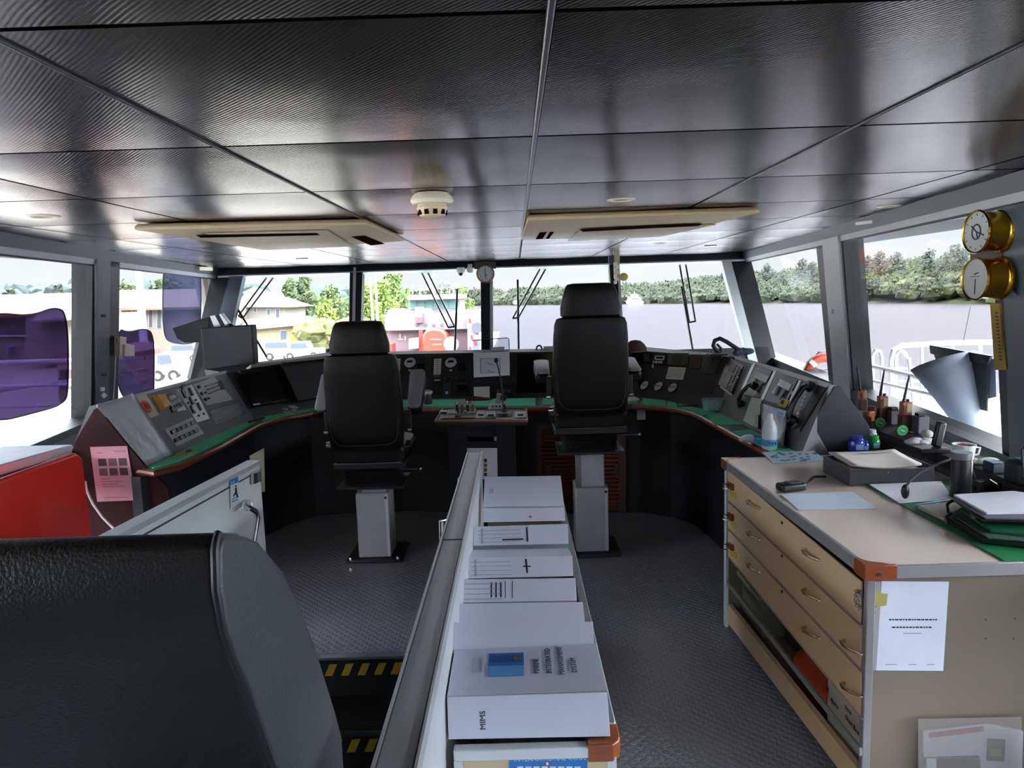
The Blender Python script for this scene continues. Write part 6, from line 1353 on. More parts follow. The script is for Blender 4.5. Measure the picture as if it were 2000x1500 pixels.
slab('board_edge', [(1858,974),(1980,962),(2120,985),(2130,1018),(1925,1014)], zc+.067, .004, mat('edge_mauve', '#5a5360', .4), tf)
slab('papers', [(1863,969),(1978,962),(2120,980),(2125,1002),(1927,1005)], zc+.0715, .006, mat('paper_lilac2', '#d6d6e2', .6), tf)
MB().tube([PZ(1862, 976, zc+.06), PZ(1850, 985, zc+.05), PZ(1852, 1000, zc+.03), PZ(1862, 1004, zc+.02)], .005, 8).build('clip_wire', M_black, tf)
lw_ = T('paper_pad', 'pad of beige edged sheets on the green mat left of the black folder', 'paper pad', PZ(1820, 1010, zc)); slab('pad', [(1792,993),(1868,988),(1880,1000),(1850,1012),(1848,1020)], zc+.006, .012, mat('pad_beige', '#a59c8c', .6), lw_)
# jars
M_jb = mat('blue_glass', '#2438b0', .12, spec=.8, coat=.5); M_jg = mat('green_plastic', '#1f9a3a', .25)
def jar_(name, u, v, r, h_, m, lm, label):
    b0_ = PZ(u, v, zc+.003); t = T(name, label, 'jar', b0_)
    MB().lathe([(0, 0), (r*.9, 0), (r, .006), (r*1.02, h_*.55), (r*.9, h_*.72), (r*.72, h_*.8), (0, h_*.8)], b0_, n=24).build('jar_body', m, t)
    MB().lathe([(r*.74, h_*.8), (r*.78, h_*.82), (r*.78, h_), (0, h_)], b0_, n=24).build('lid', lm, t)
    MB().prism([b0_+Vector((r*.5*s_, -r*1.06, h_*.15)) for s_ in (-1, 1)]+[b0_+Vector((r*.5*s_, -r*1.06, h_*.5)) for s_ in (1, -1)], (0, .003, 0)).build('label_print', mat('print_pale'+name, '#8fa4dc' if 'blue' in label else '#49b060', .4), t)
jar_('blue_jar', 1672, 880, .036, .072, M_jb, mat('blue_lid', '#2b3a9c', .3), 'rounded blue jar standing left at the back of the cabinet top')
jar_('green_jar', 1706, 877, .028, .066, M_jg, mat('green_lid', '#36ac4c', .3), 'small green jar standing right of the blue jar')
jar_('blue_jar', 1688, 880, .020, .05, M_jb, MATS['blue_lid'], 'small blue jar pressed against the right of the rounded one')
jar_('white_jar', 1702, 866, .026, .070, M_lgrey, M_white, 'small white lidded jar behind the green jar')

# ================================================================== window shelf on the right
zsl = .87
e_f, e_n = PZ(1719, 842, zsl), PZ(1964, 936, zsl)
wsd = (e_n-e_f).normalized(); e_nn = e_n+wsd*.9
f_f, f_n = PZ(1673, 804, zsl), PZ(1962, 906, zsl)
def wallx(y, z): return onp(WRIGHT, y=y, z=z).x-.03
wsf = T('window_shelf', 'long dark shelf under the starboard window', 'shelf', (e_n.x, e_n.y, 0))
poly_ = [e_f+Vector((0, .25, 0)), e_f, e_nn, f_n+(f_n-f_f).normalized()*.9, f_n, f_f]
MB().prism([Vector((p.x, p.y, zsl-.045)) for p in poly_], (0, 0, .045)).build('board', mat('shelf_brown', '#3d383b', .6, var=.08, spec=.25), wsf, bevel=.003)
MB().prism([Vector((p.x, p.y, .0021)) for p in [e_f+Vector((.03, .2, 0)), e_f+Vector((.03, 0, 0)), e_nn+Vector((.03, 0, 0)), Vector((poly_[3].x-.05, poly_[3].y, 0)), Vector((poly_[4].x-.05, poly_[4].y, 0))]], (0, 0, zsl-.05)).build('front', mat('shelf_front', '#6b686a', .5), wsf)
SFp = Plane(e_f, e_n, e_f+Vector((0, 0, -.5))); plate('pale_panel', mat('panel_warm', '#9a9590', .5), wsf, SFp, [(1828,906),(2050,1010),(2050,1100),(1828,942)], .004, -.02)
def shz(u, v, z=zsl+.001): return PZ(u, v, z)
M_ro = mat('radio_orange', '#b5673c', .45, var=.1); M_rd = mat('radio_dark', '#5a3328', .5)
def radio(u, vb, vt_, ua, va, label, s=1.0):
    b0_ = shz(u, vb); t = T('handheld_radio', label, 'radio', b0_, 'orange handheld radios on the window shelf'); y = b0_.y
    p_t = PY(u, vt_, y); hgt = p_t.z-b0_.z; w = .048*s
    MB().box(b0_+Vector((0, 0, hgt*.28)), (w*1.1, .05, hgt*.54)).build('charger', M_rd, t, bevel=.004)
    bd_ = MB().box(b0_+Vector((0, 0, hgt*.75)), (w, .036, hgt*.46)).build('case', M_ro, t, bevel=.005)
    MB().box(b0_+Vector((.006, -.019, hgt*.78)), (w*.45, .004, hgt*.3)).build('grille', mat('radio_pale', '#b59a74', .5), bd_)
    MB().box(b0_+Vector((-.014, -.019, hgt*.72)), (w*.22, .004, hgt*.3)).build('side_key', M_rd, bd_)
    MB().cyl(b0_+Vector((.010, 0, hgt*.97)), b0_+Vector((.010, 0, hgt*1.06)), .008, n=12).build('knob', M_black, bd_)
    MB().tube([b0_+Vector((-.012, 0, hgt*.96)), PY(ua, va, y)], [.0075, .004], 10).build('antenna', M_black, t)
radio(1683, 800, 762, 1674, 716, 'orange handheld radio nearest the window pillar', .8)
radio(1722, 826, 772, 1727, 722, 'orange handheld radio with bent antenna, middle of the three', .95)
radio(1767, 842, 783, 1776, 733, 'orange handheld radio nearest the camera, right of the three')
for i, (u, v, lab) in enumerate(((1720, 826, 'left'), (1763, 841, 'right'))):
    p = shz(u, v+10); pz_ = PY(u, v, p.y-.03); bd2 = T('badge', 'round green badge with white mark hanging '+lab+' in front of the radios', 'badge', pz_)
    MB().cyl(pz_, pz_+Vector((0, .008, 0)), .026, n=28).build('disc', mat('badge_green', '#1f8f50', .4), bd2); MB().tube([pz_+Vector((.019*math.cos(a), -.001, .019*math.sin(a))) for a in [k_*.4 for k_ in range(17)]], .0012, 5).build('ring_mark', mat('badge_pale', '#8fd0a8', .5), bd2)
    MB().box(pz_+Vector((0, -.002, 0)), (.020, .002, .006), Matrix.Rotation(.4, 3, 'Y')).build('mark', MATS['badge_pale'], bd2)
pl_ = T('radio_pouch', 'reddish brown heap of radio cases between the slate console and the radios', 'pouch', shz(1697, 835)); random.seed(2)
for i in range(4): p = shz(1690+i*6, 834-i*3); MB().box(p+Vector((0, 0, .03+.018*(i % 3))), (.05, .04, .055), Matrix.Rotation(.5*i, 3, 'Z')).build('case', [M_rd, M_ro, mat('pouch_brown', '#6b3626', .6), M_rd][i], pl_, bevel=.008)
for i, (u, v, w_, h_) in enumerate(((1745, 828, .06, .075), (1797, 846, .055, .085))):
    p = shz(u, v); ct_ = T('charger', ('low grey', 'upright ribbed grey')[i]+' charger on the window shelf '+('between the two nearer radios', 'right of the nearest radio')[i], 'charger', p)
    MB().box(p+Vector((0, 0, h_/2+.001)), (w_, .06, h_)).build('case', mat('charger_grey', '#5b5c66', .5), ct_, bevel=.005); MB().box(p+Vector((-.005, 0, h_+.008)), (w_*.6, .035, .014)).build('slot', M_black, ct_, bevel=.003)
cl_ = MB(); p = shz(1797, 868)
for i in range(5): cl_.ball(p+Vector((-.03+.018*i, .01*math.sin(i*2), .012+.004*(i % 2))), (.040-.003*i, .032, .014), 16, 8)
cl_.build('white_cloth', mat('cloth_white', '#c9c9cf', .85, bump=.6, bscale=30), label='crumpled white cloth on the window shelf before the chargers', cat='cloth')
cd2 = T('telephone', 'black telephone handset upright in a flat cradle on the window shelf', 'telephone', shz(1825, 880)); p = shz(1822, 884)
MB().box(p+Vector((0, .02, .011)), (.13, .09, .02)).build('cradle', M_black, cd2, bevel=.004); MB().box(p+Vector((.034, .02, .075)), (.038, .028, .11), Matrix.Rotation(.18, 3, 'Y')).build('handset', mat('handset_brown', '#1f1a1c', .35), cd2, bevel=.008)
bl_ = MB().ball(shz(1820, 860)+Vector((0, .04, .022)), (.026, .026, .020), 14, 10).build('cotton_roll', mat('cotton', '#bdb9b0', .8), label='small off white roll beside the telephone handset', cat='roll')
p = shz(1882, 896); cu2 = T('mug', 'wide white cup with red inside standing behind the flask', 'mug', p)
MB().lathe([(0, 0), (.032, 0), (.036, .01), (.042, .055), (.044, .06), (.040, .06), (.036, .02), (0, .018)], p+Vector((0, .0, .001)), n=28).build('bowl', M_white, cu2); MB().lathe([(0, .050), (.0395, .050), (.0395, .053), (0, .053)], p, n=28).build('contents', mat('cup_red', '#8f3c3c', .4), cu2); MB().tube([p+Vector((.043, 0, .048)), p+Vector((.066, 0, .044)), p+Vector((.06, 0, .018)), p+Vector((.038, 0, .012))], .004, 8).build('handle', M_white, cu2)
cl2 = MB(); p = shz(1915, 906)
for i in range(4): cl2.ball(p+Vector((-.02+.022*i, .012*math.cos(i*2), .010)), (.034, .03, .012), 14, 8)
cl2.build('cloth', mat('cloth_green_white', '#b6bcae', .85, bump=.5, bscale=30), label='pale greenish cloth on the window shelf right of the cup', cat='cloth')
p = shz(1944, 922); bb_ = T('small_box', 'small blue and black box on the shelf by the rear pillar', 'box', p); MB().box(p+Vector((0, 0, .021)), (.062, .06, .04)).build('case', mat('box_navy', '#27303f', .4), bb_, bevel=.004); MB().box(p+Vector((-.01, -.002, .0425)), (.04, .05, .003)).build('lid', mat('box_sky', '#7f93b0', .4), bb_)
p = shz(1995, 950); bkk = T('black_pouch', 'black soft pouch with teal top at the right edge of the shelf', 'pouch', p); MB().box(p+Vector((.02, 0, .05)), (.12, .1, .09)).build('body', M_black, bkk, bevel=.02, seg=4); MB().box(p+Vector((.02, -.01, .098)), (.08, .06, .006)).build('top_flap', mat('teal_flap', '#2a5c58', .5), bkk, bevel=.002); MB().tube([p+Vector((-.03, -.05, .05)), p+Vector((-.035, -.04, .14)), p+Vector((.02, -.03, .19)), p+Vector((.08, -.02, .17))], .004, 8).build('cable', M_black, bkk)

# rolled paper and black board by the window
WB = Plane(WRIGHT.a+WRIGHT.n*.12, WRIGHT.a+WRIGHT.n*.12+Vector((0, 1, 0)), WRIGHT.a+WRIGHT.n*.12+Vector((-.08, 0, .5)))
bo = T('black_board', 'tilted black board with clip bar hanging in the starboard window', 'board', WB.at(1880, 740))
plate('board', M_black, bo, WB, [(1826,690),(1932,708),(1930,803),(1902,795),(1850,760)], .012, -.02, bevel=.002); plate('clip_bar', mat('bar_navy', '#1c2030', .4), bo, WB, [(1820,673),(1940,694),(1934,712),(1822,690)], .022, -.02, bevel=.003); plate('side_rail', mat('rail_lilac', '#8a90a4', .4), bo, WB, [(1926,700),(1946,700),(1948,775),(1926,780)], .008, -.04)
MB().tube([WB.at(1880, 675, -.02), WB.at(1895, 600, -.05)], .002, 6).build('hanger', M_dgrey, bo)
rpz = T('rolled_paper', 'curled sheet of printed paper standing before the black board', 'paper', WB.at(1860, 800, .05)); mb = MB()
top_, bot_ = [WB.at(1806, 722, .06), WB.at(1880, 688, .05)], [WB.at(1868, 812, .05), WB.at(1916, 845, .03)]
NI, NJ = 18, 10
def rpp(i, j):
    s_, t_ = i/NI, j/NJ; a_ = lerp(top_[0], bot_[0], t_); b_ = lerp(top_[1], bot_[1], t_); ang = math.pi*1.55*s_*(1-.35*t_)
    w_ = (b_-a_); ax_ = ((bot_[0]-top_[0]).normalized()); side = ax_.cross(w_.normalized()).normalized(); r_ = w_.length/2
    sw = min(1, s_*1.0); base_ = (a_+b_)/2; th_ = math.pi+ang*1.0 if False else math.pi*(1+ s_*(1.0+.75*(1-t_)))
    return base_+w_.normalized()*r_*math.cos(th_)+side*(-r_)*math.sin(th_)*.8
for j in range(NJ):
    for i in range(NI): mb.quad(rpp(i, j), rpp(i+1, j), rpp(i+1, j+1), rpp(i, j+1))
o = mb.build('sheet', mat('paper_blue', '#a9b2c0', .65), rpz, weld=True, smooth=180); md = o.modifiers.new('s', 'SOLIDIFY'); md.thickness = .001
pm = MB(); 
RPp = Plane(lerp(top_[0], top_[1], .5)+WB.n*.08, lerp(bot_[0], bot_[1], .5)+WB.n*.08, bot_[1]+WB.n*.05)

# brass instruments on the rear pillar
cwx = onp(WRIGHT, y=3.75, z=1.8).x
MB_ = T('instrument_backing', 'dark green backing board holding the two brass instruments', 'mounting board', PX(1925, 500, cwx-.06))
BX = Plane((cwx-.06, 3, 1), (cwx-.06, 4, 1), (cwx-.06, 3, 2)); plate('board', mat('board_dkgreen', '#1f2926', .4), MB_, BX, [(1900,425),(1968,412),(1962,580),(1903,560)], .02, -.02, bevel=.003)
plate('blue_plate', mat('plate_blue', '#43536b', .4), MB_, BX, [(1956,408),(1976,405),(1996,575),(1950,582)], .012, -.03, bevel=.002); plate('lower_plate', mat('plate_pale', '#8b95a2', .4), MB_, BX, [(1940,560),(1972,556),(1990,576),(1940,583)], .01, -.02)
for u, v in ((1965,440),(1975,540)): disc('screw', M_chrome, MB_, BX, (u, v), .008, .006, -.018, n=12)
M_face = mat('clock_face', '#b9bdbb', .5)
for i, (u, v) in enumerate(((1907, 453), (1905, 545))):
    c0 = PX(u, v, cwx-.20); r = .103; ax = Vector((1, 0, 0)); t = T('brass_clock' if i == 0 else 'brass_barometer', ('brass ship clock, upper of the pair on the rear starboard pillar', 'brass barometer, lower of the pair on the rear starboard pillar')[i], ('clock', 'barometer')[i], c0)
    MB().lathe([(0, .004), (r*.93, .004), (r*.93, -.004), (r*.98, -.008), (r*1.02, .0), (r*.98, .01), (r*.93, .014), (r*.92, .10), (r*.97, .104), (r*1.02, .112), (r*1.02, .120), (0, .122)], c0, ax, 48).build('brass_case', M_brass, t)
    MB().lathe([(0, .001), (r*.925, .001), (r*.925, .0035), (0, .0035)], c0, ax, 48).build('face', M_face, t)
    FX = Plane(c0+Vector((.0015, 0, 0)), c0+Vector((.0015, 1, 0)), c0+Vector((.0015, 0, 1)))
    def fpt(y, z): return c0+Vector((-.0005, y, z))
    if i == 0:
        for k_ in range(12): a = k_*math.pi/6; MB().tube([fpt(math.sin(a)*r*.74, math.cos(a)*r*.74), fpt(math.sin(a)*r*.84, math.cos(a)*r*.84)], .0018, 5).build('hour_mark', M_dgrey, t)
        MB().tube([fpt(math.sin(k_*.45)*.032, math.cos(k_*.45)*.036) for k_ in range(15)], .0035, 6).build('inner_ring', M_dgrey, t)
        for a, l_ in ((.9, .05), (-1.9, .06), (3.5, .035)): MB().tube([fpt(0, 0), fpt(math.sin(a)*l_, math.cos(a)*l_)], .003, 6).build('hand', M_ink, t)
    else:
        MB().tube([fpt(0, 0), fpt(0, -.075)], .002, 6).build('pointer', M_ink, t); MB().tube([fpt(-.03, .012), fpt(.035, .012)], .0015, 6).build('scale_line', M_dgrey, t); MB().tube([fpt(-.02, .03), fpt(.01, .022)], .003, 6).build('mark', M_dgrey, t)
bp_ = T('brass_scale', 'tall narrow brass plate with small marks on the rear starboard pillar', 'plate', WRIGHT.at(1950, 655, .03))
plate('plate', mat('brass_dull', '#a8842c', .35, metal=.8), bp_, WRIGHT, [(1938,592),(1957,592),(1967,722),(1947,722)], .012, .03, bevel=.002)
plate('bright_edge', M_brass, bp_, WRIGHT, [(1953,592),(1957,592),(1967,722),(1962,722)], .003, .043)
for q in range(14): plate('scale_mark', M_ink, bp_, WRIGHT, [(1944+q*.6,610+q*7),(1949+q*.6,610+q*7),(1949.3+q*.6,612.5+q*7),(1944.3+q*.6,612.5+q*7)], .0006, .0425)
text('pillar_number', '32', .05, WRIGHT.at(1624, 612, .045), (0, -1, 0), (0, 0, 1), M_ink, None, label='dark stencilled number 32 on the starboard window pillar', cat='marking')
plate('label_strip', M_white, None, WRIGHT, [(1671,434),(1704,430),(1705,436),(1672,440)], .003, .032, label='small white label on the starboard window beam', cat='label')

# ================================================================== on and above the front console
def topthing(u, v, y): return PY(u, v, y)
rg = MB(); rc = PY(1053, 681, 5.9); rg.tube([rc+Vector((.022*math.cos(a), 0, .026*math.sin(a))) for a in [k_*.42 for k_ in range(16)]], .007, 8); rg.build('black_ring', M_black, label='black ring standing on the front console ledge left of the tall chair', cat='ring')
p = PY(1074, 687, 5.95); MB().lathe([(0, 0), (.05, 0), (.055, .03), (.053, .045), (0, .047)], p, n=24).build('ashtray', mat('dish_pale', '#b6b9b9', .4), label='pale round dish on the front console ledge beside the black ring', cat='dish')
p = PY(1241, 686, 5.75); hat = T('brown_cap', 'brown cap lying on the console ledge right of the tall chair', 'cap', p); MB().lathe([(.092, 0), (.09, .03), (.07, .06), (.04, .085), (.0, .092)], p, n=28).build('crown', mat('cap_brown', '#4a3432', .85, bump=.3), hat); MB().lathe([(.0, 0), (.105, 0), (.105, .006), (.0, .006)], p+Vector((-.02, -.01, 0)), n=28).build('brim', mat('cap_brim', '#7a5c5c', .8), hat)
bn = T('binoculars', 'black strapped loop with blue grey cloth on the ledge at the right corner', 'strap', PY(1430, 690, 5.1)); yb_ = 5.15
MB().tube([PY(u, v, yb_) for u, v in ((1411,691),(1400,685),(1393,675),(1396,665),(1406,661),(1420,668),(1438,680),(1455,690))], .016, 8).build('black_strap', M_black, bn); MB().tube([PY(u, v, yb_) for u, v in ((1400,672),(1408,680),(1411,690))], .009, 8).build('black_strap', M_black, bn)
mb = MB()
for i in range(5): mb.ball(PY(1440+i*6, 689-i*.8, yb_), (.035, .03, .022+.004*(i % 2)), 12, 8)
mb.build('cloth', mat('cloth_bluegrey', '#4a4f6a', .85, bump=.5, bscale=40), bn)
MB().box(PY(1400, 692, 5.0), (.12, .10, .012)).build('black_case', M_black, label='flat black case on the console ledge below the strap', cat='case')
# clear stand holding papers by the centre pillar
st_ = T('clear_stand', 'clear acrylic stand behind the chart notice at the centre pillar', 'stand', PY(958, 688, 6.0))
SP = Plane((0, 6.0, 0), (1, 6.0, 0), (0, 6.0, 1)); plate('clear_panel', glass_mat('stand_clear', (.82, .84, .88), .06), st_, SP, [(923,664),(994,660),(995,690),(924,692)], .004, 0); 
MB().tube([PY(u, v, 6.0) for u, v in ((923,665),(950,663),(990,660),(994,662),(995,690))], .004, 6).build('wire_frame', M_dgrey, st_); plate('paper_slip', M_lgrey, st_, SP, [(960,678),(985,677),(986,689),(961,690)], .001, .005)
# clock on the centre pillar
ck = PY(948, 535, 10.1); t = T('wall_clock', 'small round wall clock on the centre front pillar', 'clock', ck); r = .115
MB().lathe([(0, .05), (r*1.12, .05), (r*1.12, .0), (r*1.02, -.012), (r*.93, -.012), (r*.93, .0), (0, .0)], ck, (0, 1, 0), 40).build('rim', mat('clock_bronze', '#7a5a44', .35, metal=.5), t); MB().lathe([(0, -.002), (r*.93, -.002), (r*.93, .001), (0, .001)], ck, (0, 1, 0), 40).build('face', mat('face_grey', '#b4b0b4', .5), t)
for k_ in range(12): a = k_*math.pi/6; MB().tube([ck+Vector((math.sin(a)*r*.72, -.004, math.cos(a)*r*.72)), ck+Vector((math.sin(a)*r*.85, -.004, math.cos(a)*r*.85))], .003, 5).build('hour_mark', M_dgrey, t)
MB().tube([ck+Vector((0, -.006, .08)), ck+Vector((0, -.006, -.06))], .004, 6).build('hand', M_ink, t); MB().tube([ck+Vector((0, -.006, 0)), ck+Vector((.02, -.006, -.03))], .004, 6).build('hand', M_ink, t)
MB().box(ck+Vector((0, .04, .12)), (.30, .06, .10)).build('mount', mat('mount_dark', '#2a2022', .5), t)
cm = PY(900, 531, 10.0); t = T('dome_camera', 'small white dome camera left of the front clock', 'camera', cm); MB().lathe([(.05, .06), (.062, .03), (.06, .0), (.045, -.03), (0, -.045)], cm, (0, 0, 1), 24).build('housing', M_white, t); MB().ball(cm+Vector((0, -.03, -.03)), .03, 14, 10).build('lens', M_black, t)
cm = PY(918, 528, 10.0); t = T('indicator_lamp', 'small cream lamp between the dome camera and the clock', 'lamp', cm); MB().lathe([(.02, .06), (.045, .03), (.045, -.02), (.03, -.04), (0, -.045)], cm, (0, 0, 1), 20).build('housing', M_cream, t); MB().box(cm+Vector((0, .02, .07)), (.06, .04, .03)).build('bracket', M_lgrey, t)
# hanging handset tube at the right front pillar
yh = 8.9; t = T('hanging_horn', 'beige bracket with chain and yellow tag hanging at the third front pillar', 'bracket', PY(1203, 500, yh))
MB().prism([PY(u, v, yh) for u, v in ((1198,470),(1211,470),(1210,545),(1200,545))], (0, .05, 0)).build('tube', mat('horn_beige', '#a8977e', .5), t, bevel=.01); MB().prism([PY(u, v, yh) for u, v in ((1189,500),(1199,498),(1199,512),(1189,514))], (0, .06, 0)).build('clamp', M_dgrey, t)
mb = MB()
for i in range(7): mb.ball(PY(1203+(i % 2)*3-1, 515+i*6, yh-.03), (.022, .015, .026), 10, 6)
mb.build('chain', mat('chain_pale', '#cfc7b4', .4), t); MB().ball(PY(1218, 541, yh-.03), (.055, .02, .05), 16, 10).build('yellow_tag', mat('tag_olive', '#b3a050', .5), t)

# ================================================================== ceiling fittings
M_ac = mat('ac_cream', '#b8a27c', .5, var=.03); M_acd = mat('ac_slot', '#20140e', 1.0, spec=0)
def cassette(corner_px, panel_px, slots, label, zb=2.045):
    t = T('air_conditioner', label, 'air conditioner', PZ(*corner_px[0], zb), 'ceiling air conditioner cassettes')
    lo = [PZ(u, v, zb) for u, v in corner_px]; hi = [Vector((p.x, p.y, CEIL-.008)) for p in inset(lo, .02)]
    MB().loft([lo, [Vector((p.x, p.y, zb+.02)) for p in lo], hi]).build('frame', M_ac, t, bevel=.006)
    MB().prism([PZ(u, v, zb-.002) for u, v in panel_px], (0, 0, -.006)).build('grille_panel', mat('ac_panel', '#a8916b', .5), t, bevel=.002)
    for sp_ in slots: MB().prism([PZ(u, v, zb-.0085 if sp_ is slots[0] else zb-.001) for u, v in sp_], (0, 0, -.002)).build('air_slot', M_acd, t)
cassette([(262,449),(718,439),(790,471),(516,489)], [(400,455),(640,449),(690,480),(525,487)], [[(383,459),(618,455),(624,459),(392,464)], [(686,462),(712,460),(752,476),(724,479)]], 'cream ceiling air conditioner cassette on the left')
cassette([(1030,431),(1484,415),(1300,461),(1018,469)], [(1135,447),(1400,437),(1290,461),(1108,470)], [[(1132,448),(1372,437),(1364,441),(1138,452)], [(1054,454),(1068,453),(1060,466),(1046,467)], [(1074,453),(1082,453),(1072,466),(1066,466)]], 'cream ceiling air conditioner cassette on the right')
sd = PZ(843, 378, CEIL-.006); t = T('smoke_detector', 'cream smoke detector on the ceiling between the air conditioners', 'smoke detector', sd)
sc = 1.0; MB().lathe([(0, 0), (.080, 0), (.098, -.02), (.102, -.035), (.092, -.05), (0, -.05)], sd, (0, 0, 1), 36).build('base', M_cream, t); MB().lathe([(.066, -.05), (.074, -.068), (.060, -.105), (.034, -.117), (0, -.118)], sd, (0, 0, 1), 32).build('sensor_head', mat('cream2', '#c9b893', .5), t)
for k_ in range(10): a = k_*math.pi/5; MB().box(sd+Vector((.064*math.cos(a), .064*math.sin(a), -.088)), (.012, .020, .024), Matrix.Rotation(a, 3, 'Z')).build('vent', M_acd, t)
def downlight(u, v, r, label):
    p = PZ(u, v, CEIL-.004); t = T('downlight', label, 'lamp', p, 'round recessed ceiling lamps'); MB().lathe([(r*.6, -.004), (r*.75, -.012), (r, -.008), (r, -.001), (r*.6, -.001)], p, (0, 0, 1), 32).build('rim', M_cream, t); MB().lathe([(0, -.003), (r*.62, -.003), (r*.62, -.001), (0, -.001)], p, (0, 0, 1), 28).build('lens', mat('lens_cream', '#c4b08c', .3), t)
downlight(1213, 388, .075, 'round recessed ceiling lamp near the centre seam above the tall chair'); downlight(85, 420, .08, 'round recessed ceiling lamp at the far left'); downlight(1735, 401, .075, 'round recessed ceiling lamp at the far right')
downlight(1290, 474, .07, 'small recessed ceiling lamp beyond the right air conditioner'); downlight(1388, 480, .07, 'small recessed ceiling lamp close to the right front corner'); downlight(590, 505, .07, 'small recessed ceiling lamp at the front edge left of the centre')

# ================================================================== left side
# red cabinet and white ledge
xr_ = -1.86; rt = [PX(-40, 950, xr_), PX(150, 884, xr_), PX(160, 887, xr_), PX(166, 897, xr_)]
rd = T('red_cabinet', 'glossy red cabinet standing against the port side in front of the maroon console end', 'cabinet', (xr_, 2.6, 0))
zt_ = 1.0; pr_ = [PX(150, 884, xr_), PX(162, 888, xr_), PX(176, 1040, xr_)]
yr1 = pr_[1].y
MB().prism([Vector((xr_, 1.3, .002)), Vector((xr_, yr1+.02, .002)), Vector((xr_, yr1, pr_[1].z-.012)), Vector((xr_, pr_[0].y, pr_[0].z)), Vector((xr_, 1.3, pr_[0].z+.004))], (-.035, 0, 0)).build('case', mat('gloss_red', '#f03a30', .25, var=.03, coat=.5), rd, bevel=.012, seg=4)
MB().box((xr_+.002, 2.30, pr_[0].z-.06), (.004, .05, .02)).build('painted_glimmer', mat('glimmer_orange', '#d85028', .35), rd)  # raised orange patch painting a glimmer on the red face
mb = MB(); mb.prism([PX(u, v, -2.25) for u, v in ((-60,925),(142,868),(148,886),(-60,955))], (-.5, 0, 0)); mb.build('trim_80', mat('ledge_white', '#e0e2ea', .4), kind='structure', bevel=.006)
mb = MB(); mb.prism([PX(u, v, -2.24) for u, v in ((-60,948),(146,884),(147,889),(-60,956))], (-.01, 0, 0)); mb.build('trim_81', M_dgrey, kind='structure')
MB().tube([PY(u, v, 3.36) for u, v in ((166,940),(170,960),(182,985),(200,1010),(222,1032),(240,1050))], .006, 8).build('white_cable', M_white, label='white cable hanging between the red cabinet and the maroon console end', cat='cable')
NP = Plane((0, ey-.002, 0), (1, ey-.002, 0), (0, ey-.002, 1)); t = T('pink_notice', 'pink notice with two rows of small photographs on the maroon console end', 'notice', NP.at(220, 925))
plate('sheet', mat('paper_pink', '#d493a4', .7, var=.01), t, NP, [(176,873),(248,871),(266,977),(190,980)], .0008, .001)
for r_ in range(2):
    for q in range(3):
        u, v = 191+q*20+r_*2, 896+r_*19-q*.5; plate('photograph', mat('photo%d' % ((q+r_) % 3), ['#3d2530', '#6a4450', '#4a3038'][(q+r_) % 3], .6), t, NP, [(u,v),(u+16,v-.4),(u+18,v+14),(u+2,v+14.5)], .0004, .002)
for v, u0, u1 in ((884,189,200),(881,222,246),(935,197,215),(940,198,240),(945,199,232),(950,200,245),(971,203,250)): plate('text_line', mat('pink_ink', '#a05a6c', .6), t, NP, [(u0,v),(u1,v-.6),(u1,v+.8),(u0,v+1.4)], .0003, .002)
# monitor seen from behind on its stand, with a tilted display beside it
yb5 = 5.45; t = T('display_back', 'dark box display seen from behind on the corner console', 'display', PY(440, 735, yb5))
MB().prism([PY(u, v, yb5) for u, v in ((391,641),(492,634),(497,712),(494,737),(402,742))], (0, .10, 0)).build('housing', mat('display_dark', '#2b2e36', .5, var=.1), t, bevel=.008); MB().prism([PY(u, v, yb5+.1) for u, v in ((405,700),(470,700),(480,760),(370,760))], (0, .12, 0)).build('foot', M_bez, t)
MB().prism([PY(u, v, yb5+.12) for u, v in ((391,660),(402,655),(405,742),(370,748))], (0, .03, 0)).build('side_bracket', mat('bracket_dark', '#3a332f', .5), t)
t = T('tilted_display', 'black tilted display with silver edge beside the dark box on the left', 'display', PY(385, 645, 5.6))
MB().prism([PY(u, v, 5.58) for u, v in ((336,641),(410,618),(404,667),(362,670),(346,662))], (.0, .05, 0)).build('screen_part', M_black, t, bevel=.004); MB().prism([PY(u, v, 5.56) for u, v in ((409,617),(432,612),(447,632),(436,640),(418,640))], (0, .06, 0)).build('silver_edge', M_alu, t, bevel=.004)
MB().prism([PY(u, v, 5.555) for u, v in ((420,616),(426,614),(438,636),(432,638))], (0, -.004, 0)).build('dark_stripe', M_black, t); MB().tube([PY(447, 632, 5.6), PY(455, 638, 5.6), PY(470, 655, 5.7)], .012, 8).build('arm', M_dgrey, t)
PLp = Plane(WLEFT.a+WLEFT.n*.05, WLEFT.at(210, 600, .05), WLEFT.at(210, 800, .05))
t = T('switch_box', 'cream switch box with a white lower box on the port window pillar', 'switch box', WLEFT.at(230, 675, .05)); plate('upper_box', M_cream, t, WLEFT, [(223,656),(236,657),(236,694),(223,694)], .05, .03, bevel=.004); plate('lower_box', mat('box_offwhite', '#d0c6ba', .5), t, WLEFT, [(228,671),(248,672),(248,694),(228,694)], .07, .03, bevel=.004)
plate('round_switch', M_dgrey, t, WLEFT, [(227,661),(232,661),(232,670),(227,670)], .006, .08); MB().tube([WLEFT.at(226, 694, .05), WLEFT.at(224, 740, .05), WLEFT.at(221, 780, .05)], .006, 6).build('white_wire', M_white, t)
for i, (u, v) in enumerate(((202, 617), (203, 732))): plate('pillar_mark', M_ink, None, WLEFT, [(u-5,v-3),(u+5,v-3),(u+5,v+3),(u-5,v+3)], .002, .0305, label=('upper', 'lower')[i]+' small dark stencilled mark on the port window pillar', cat='marking')
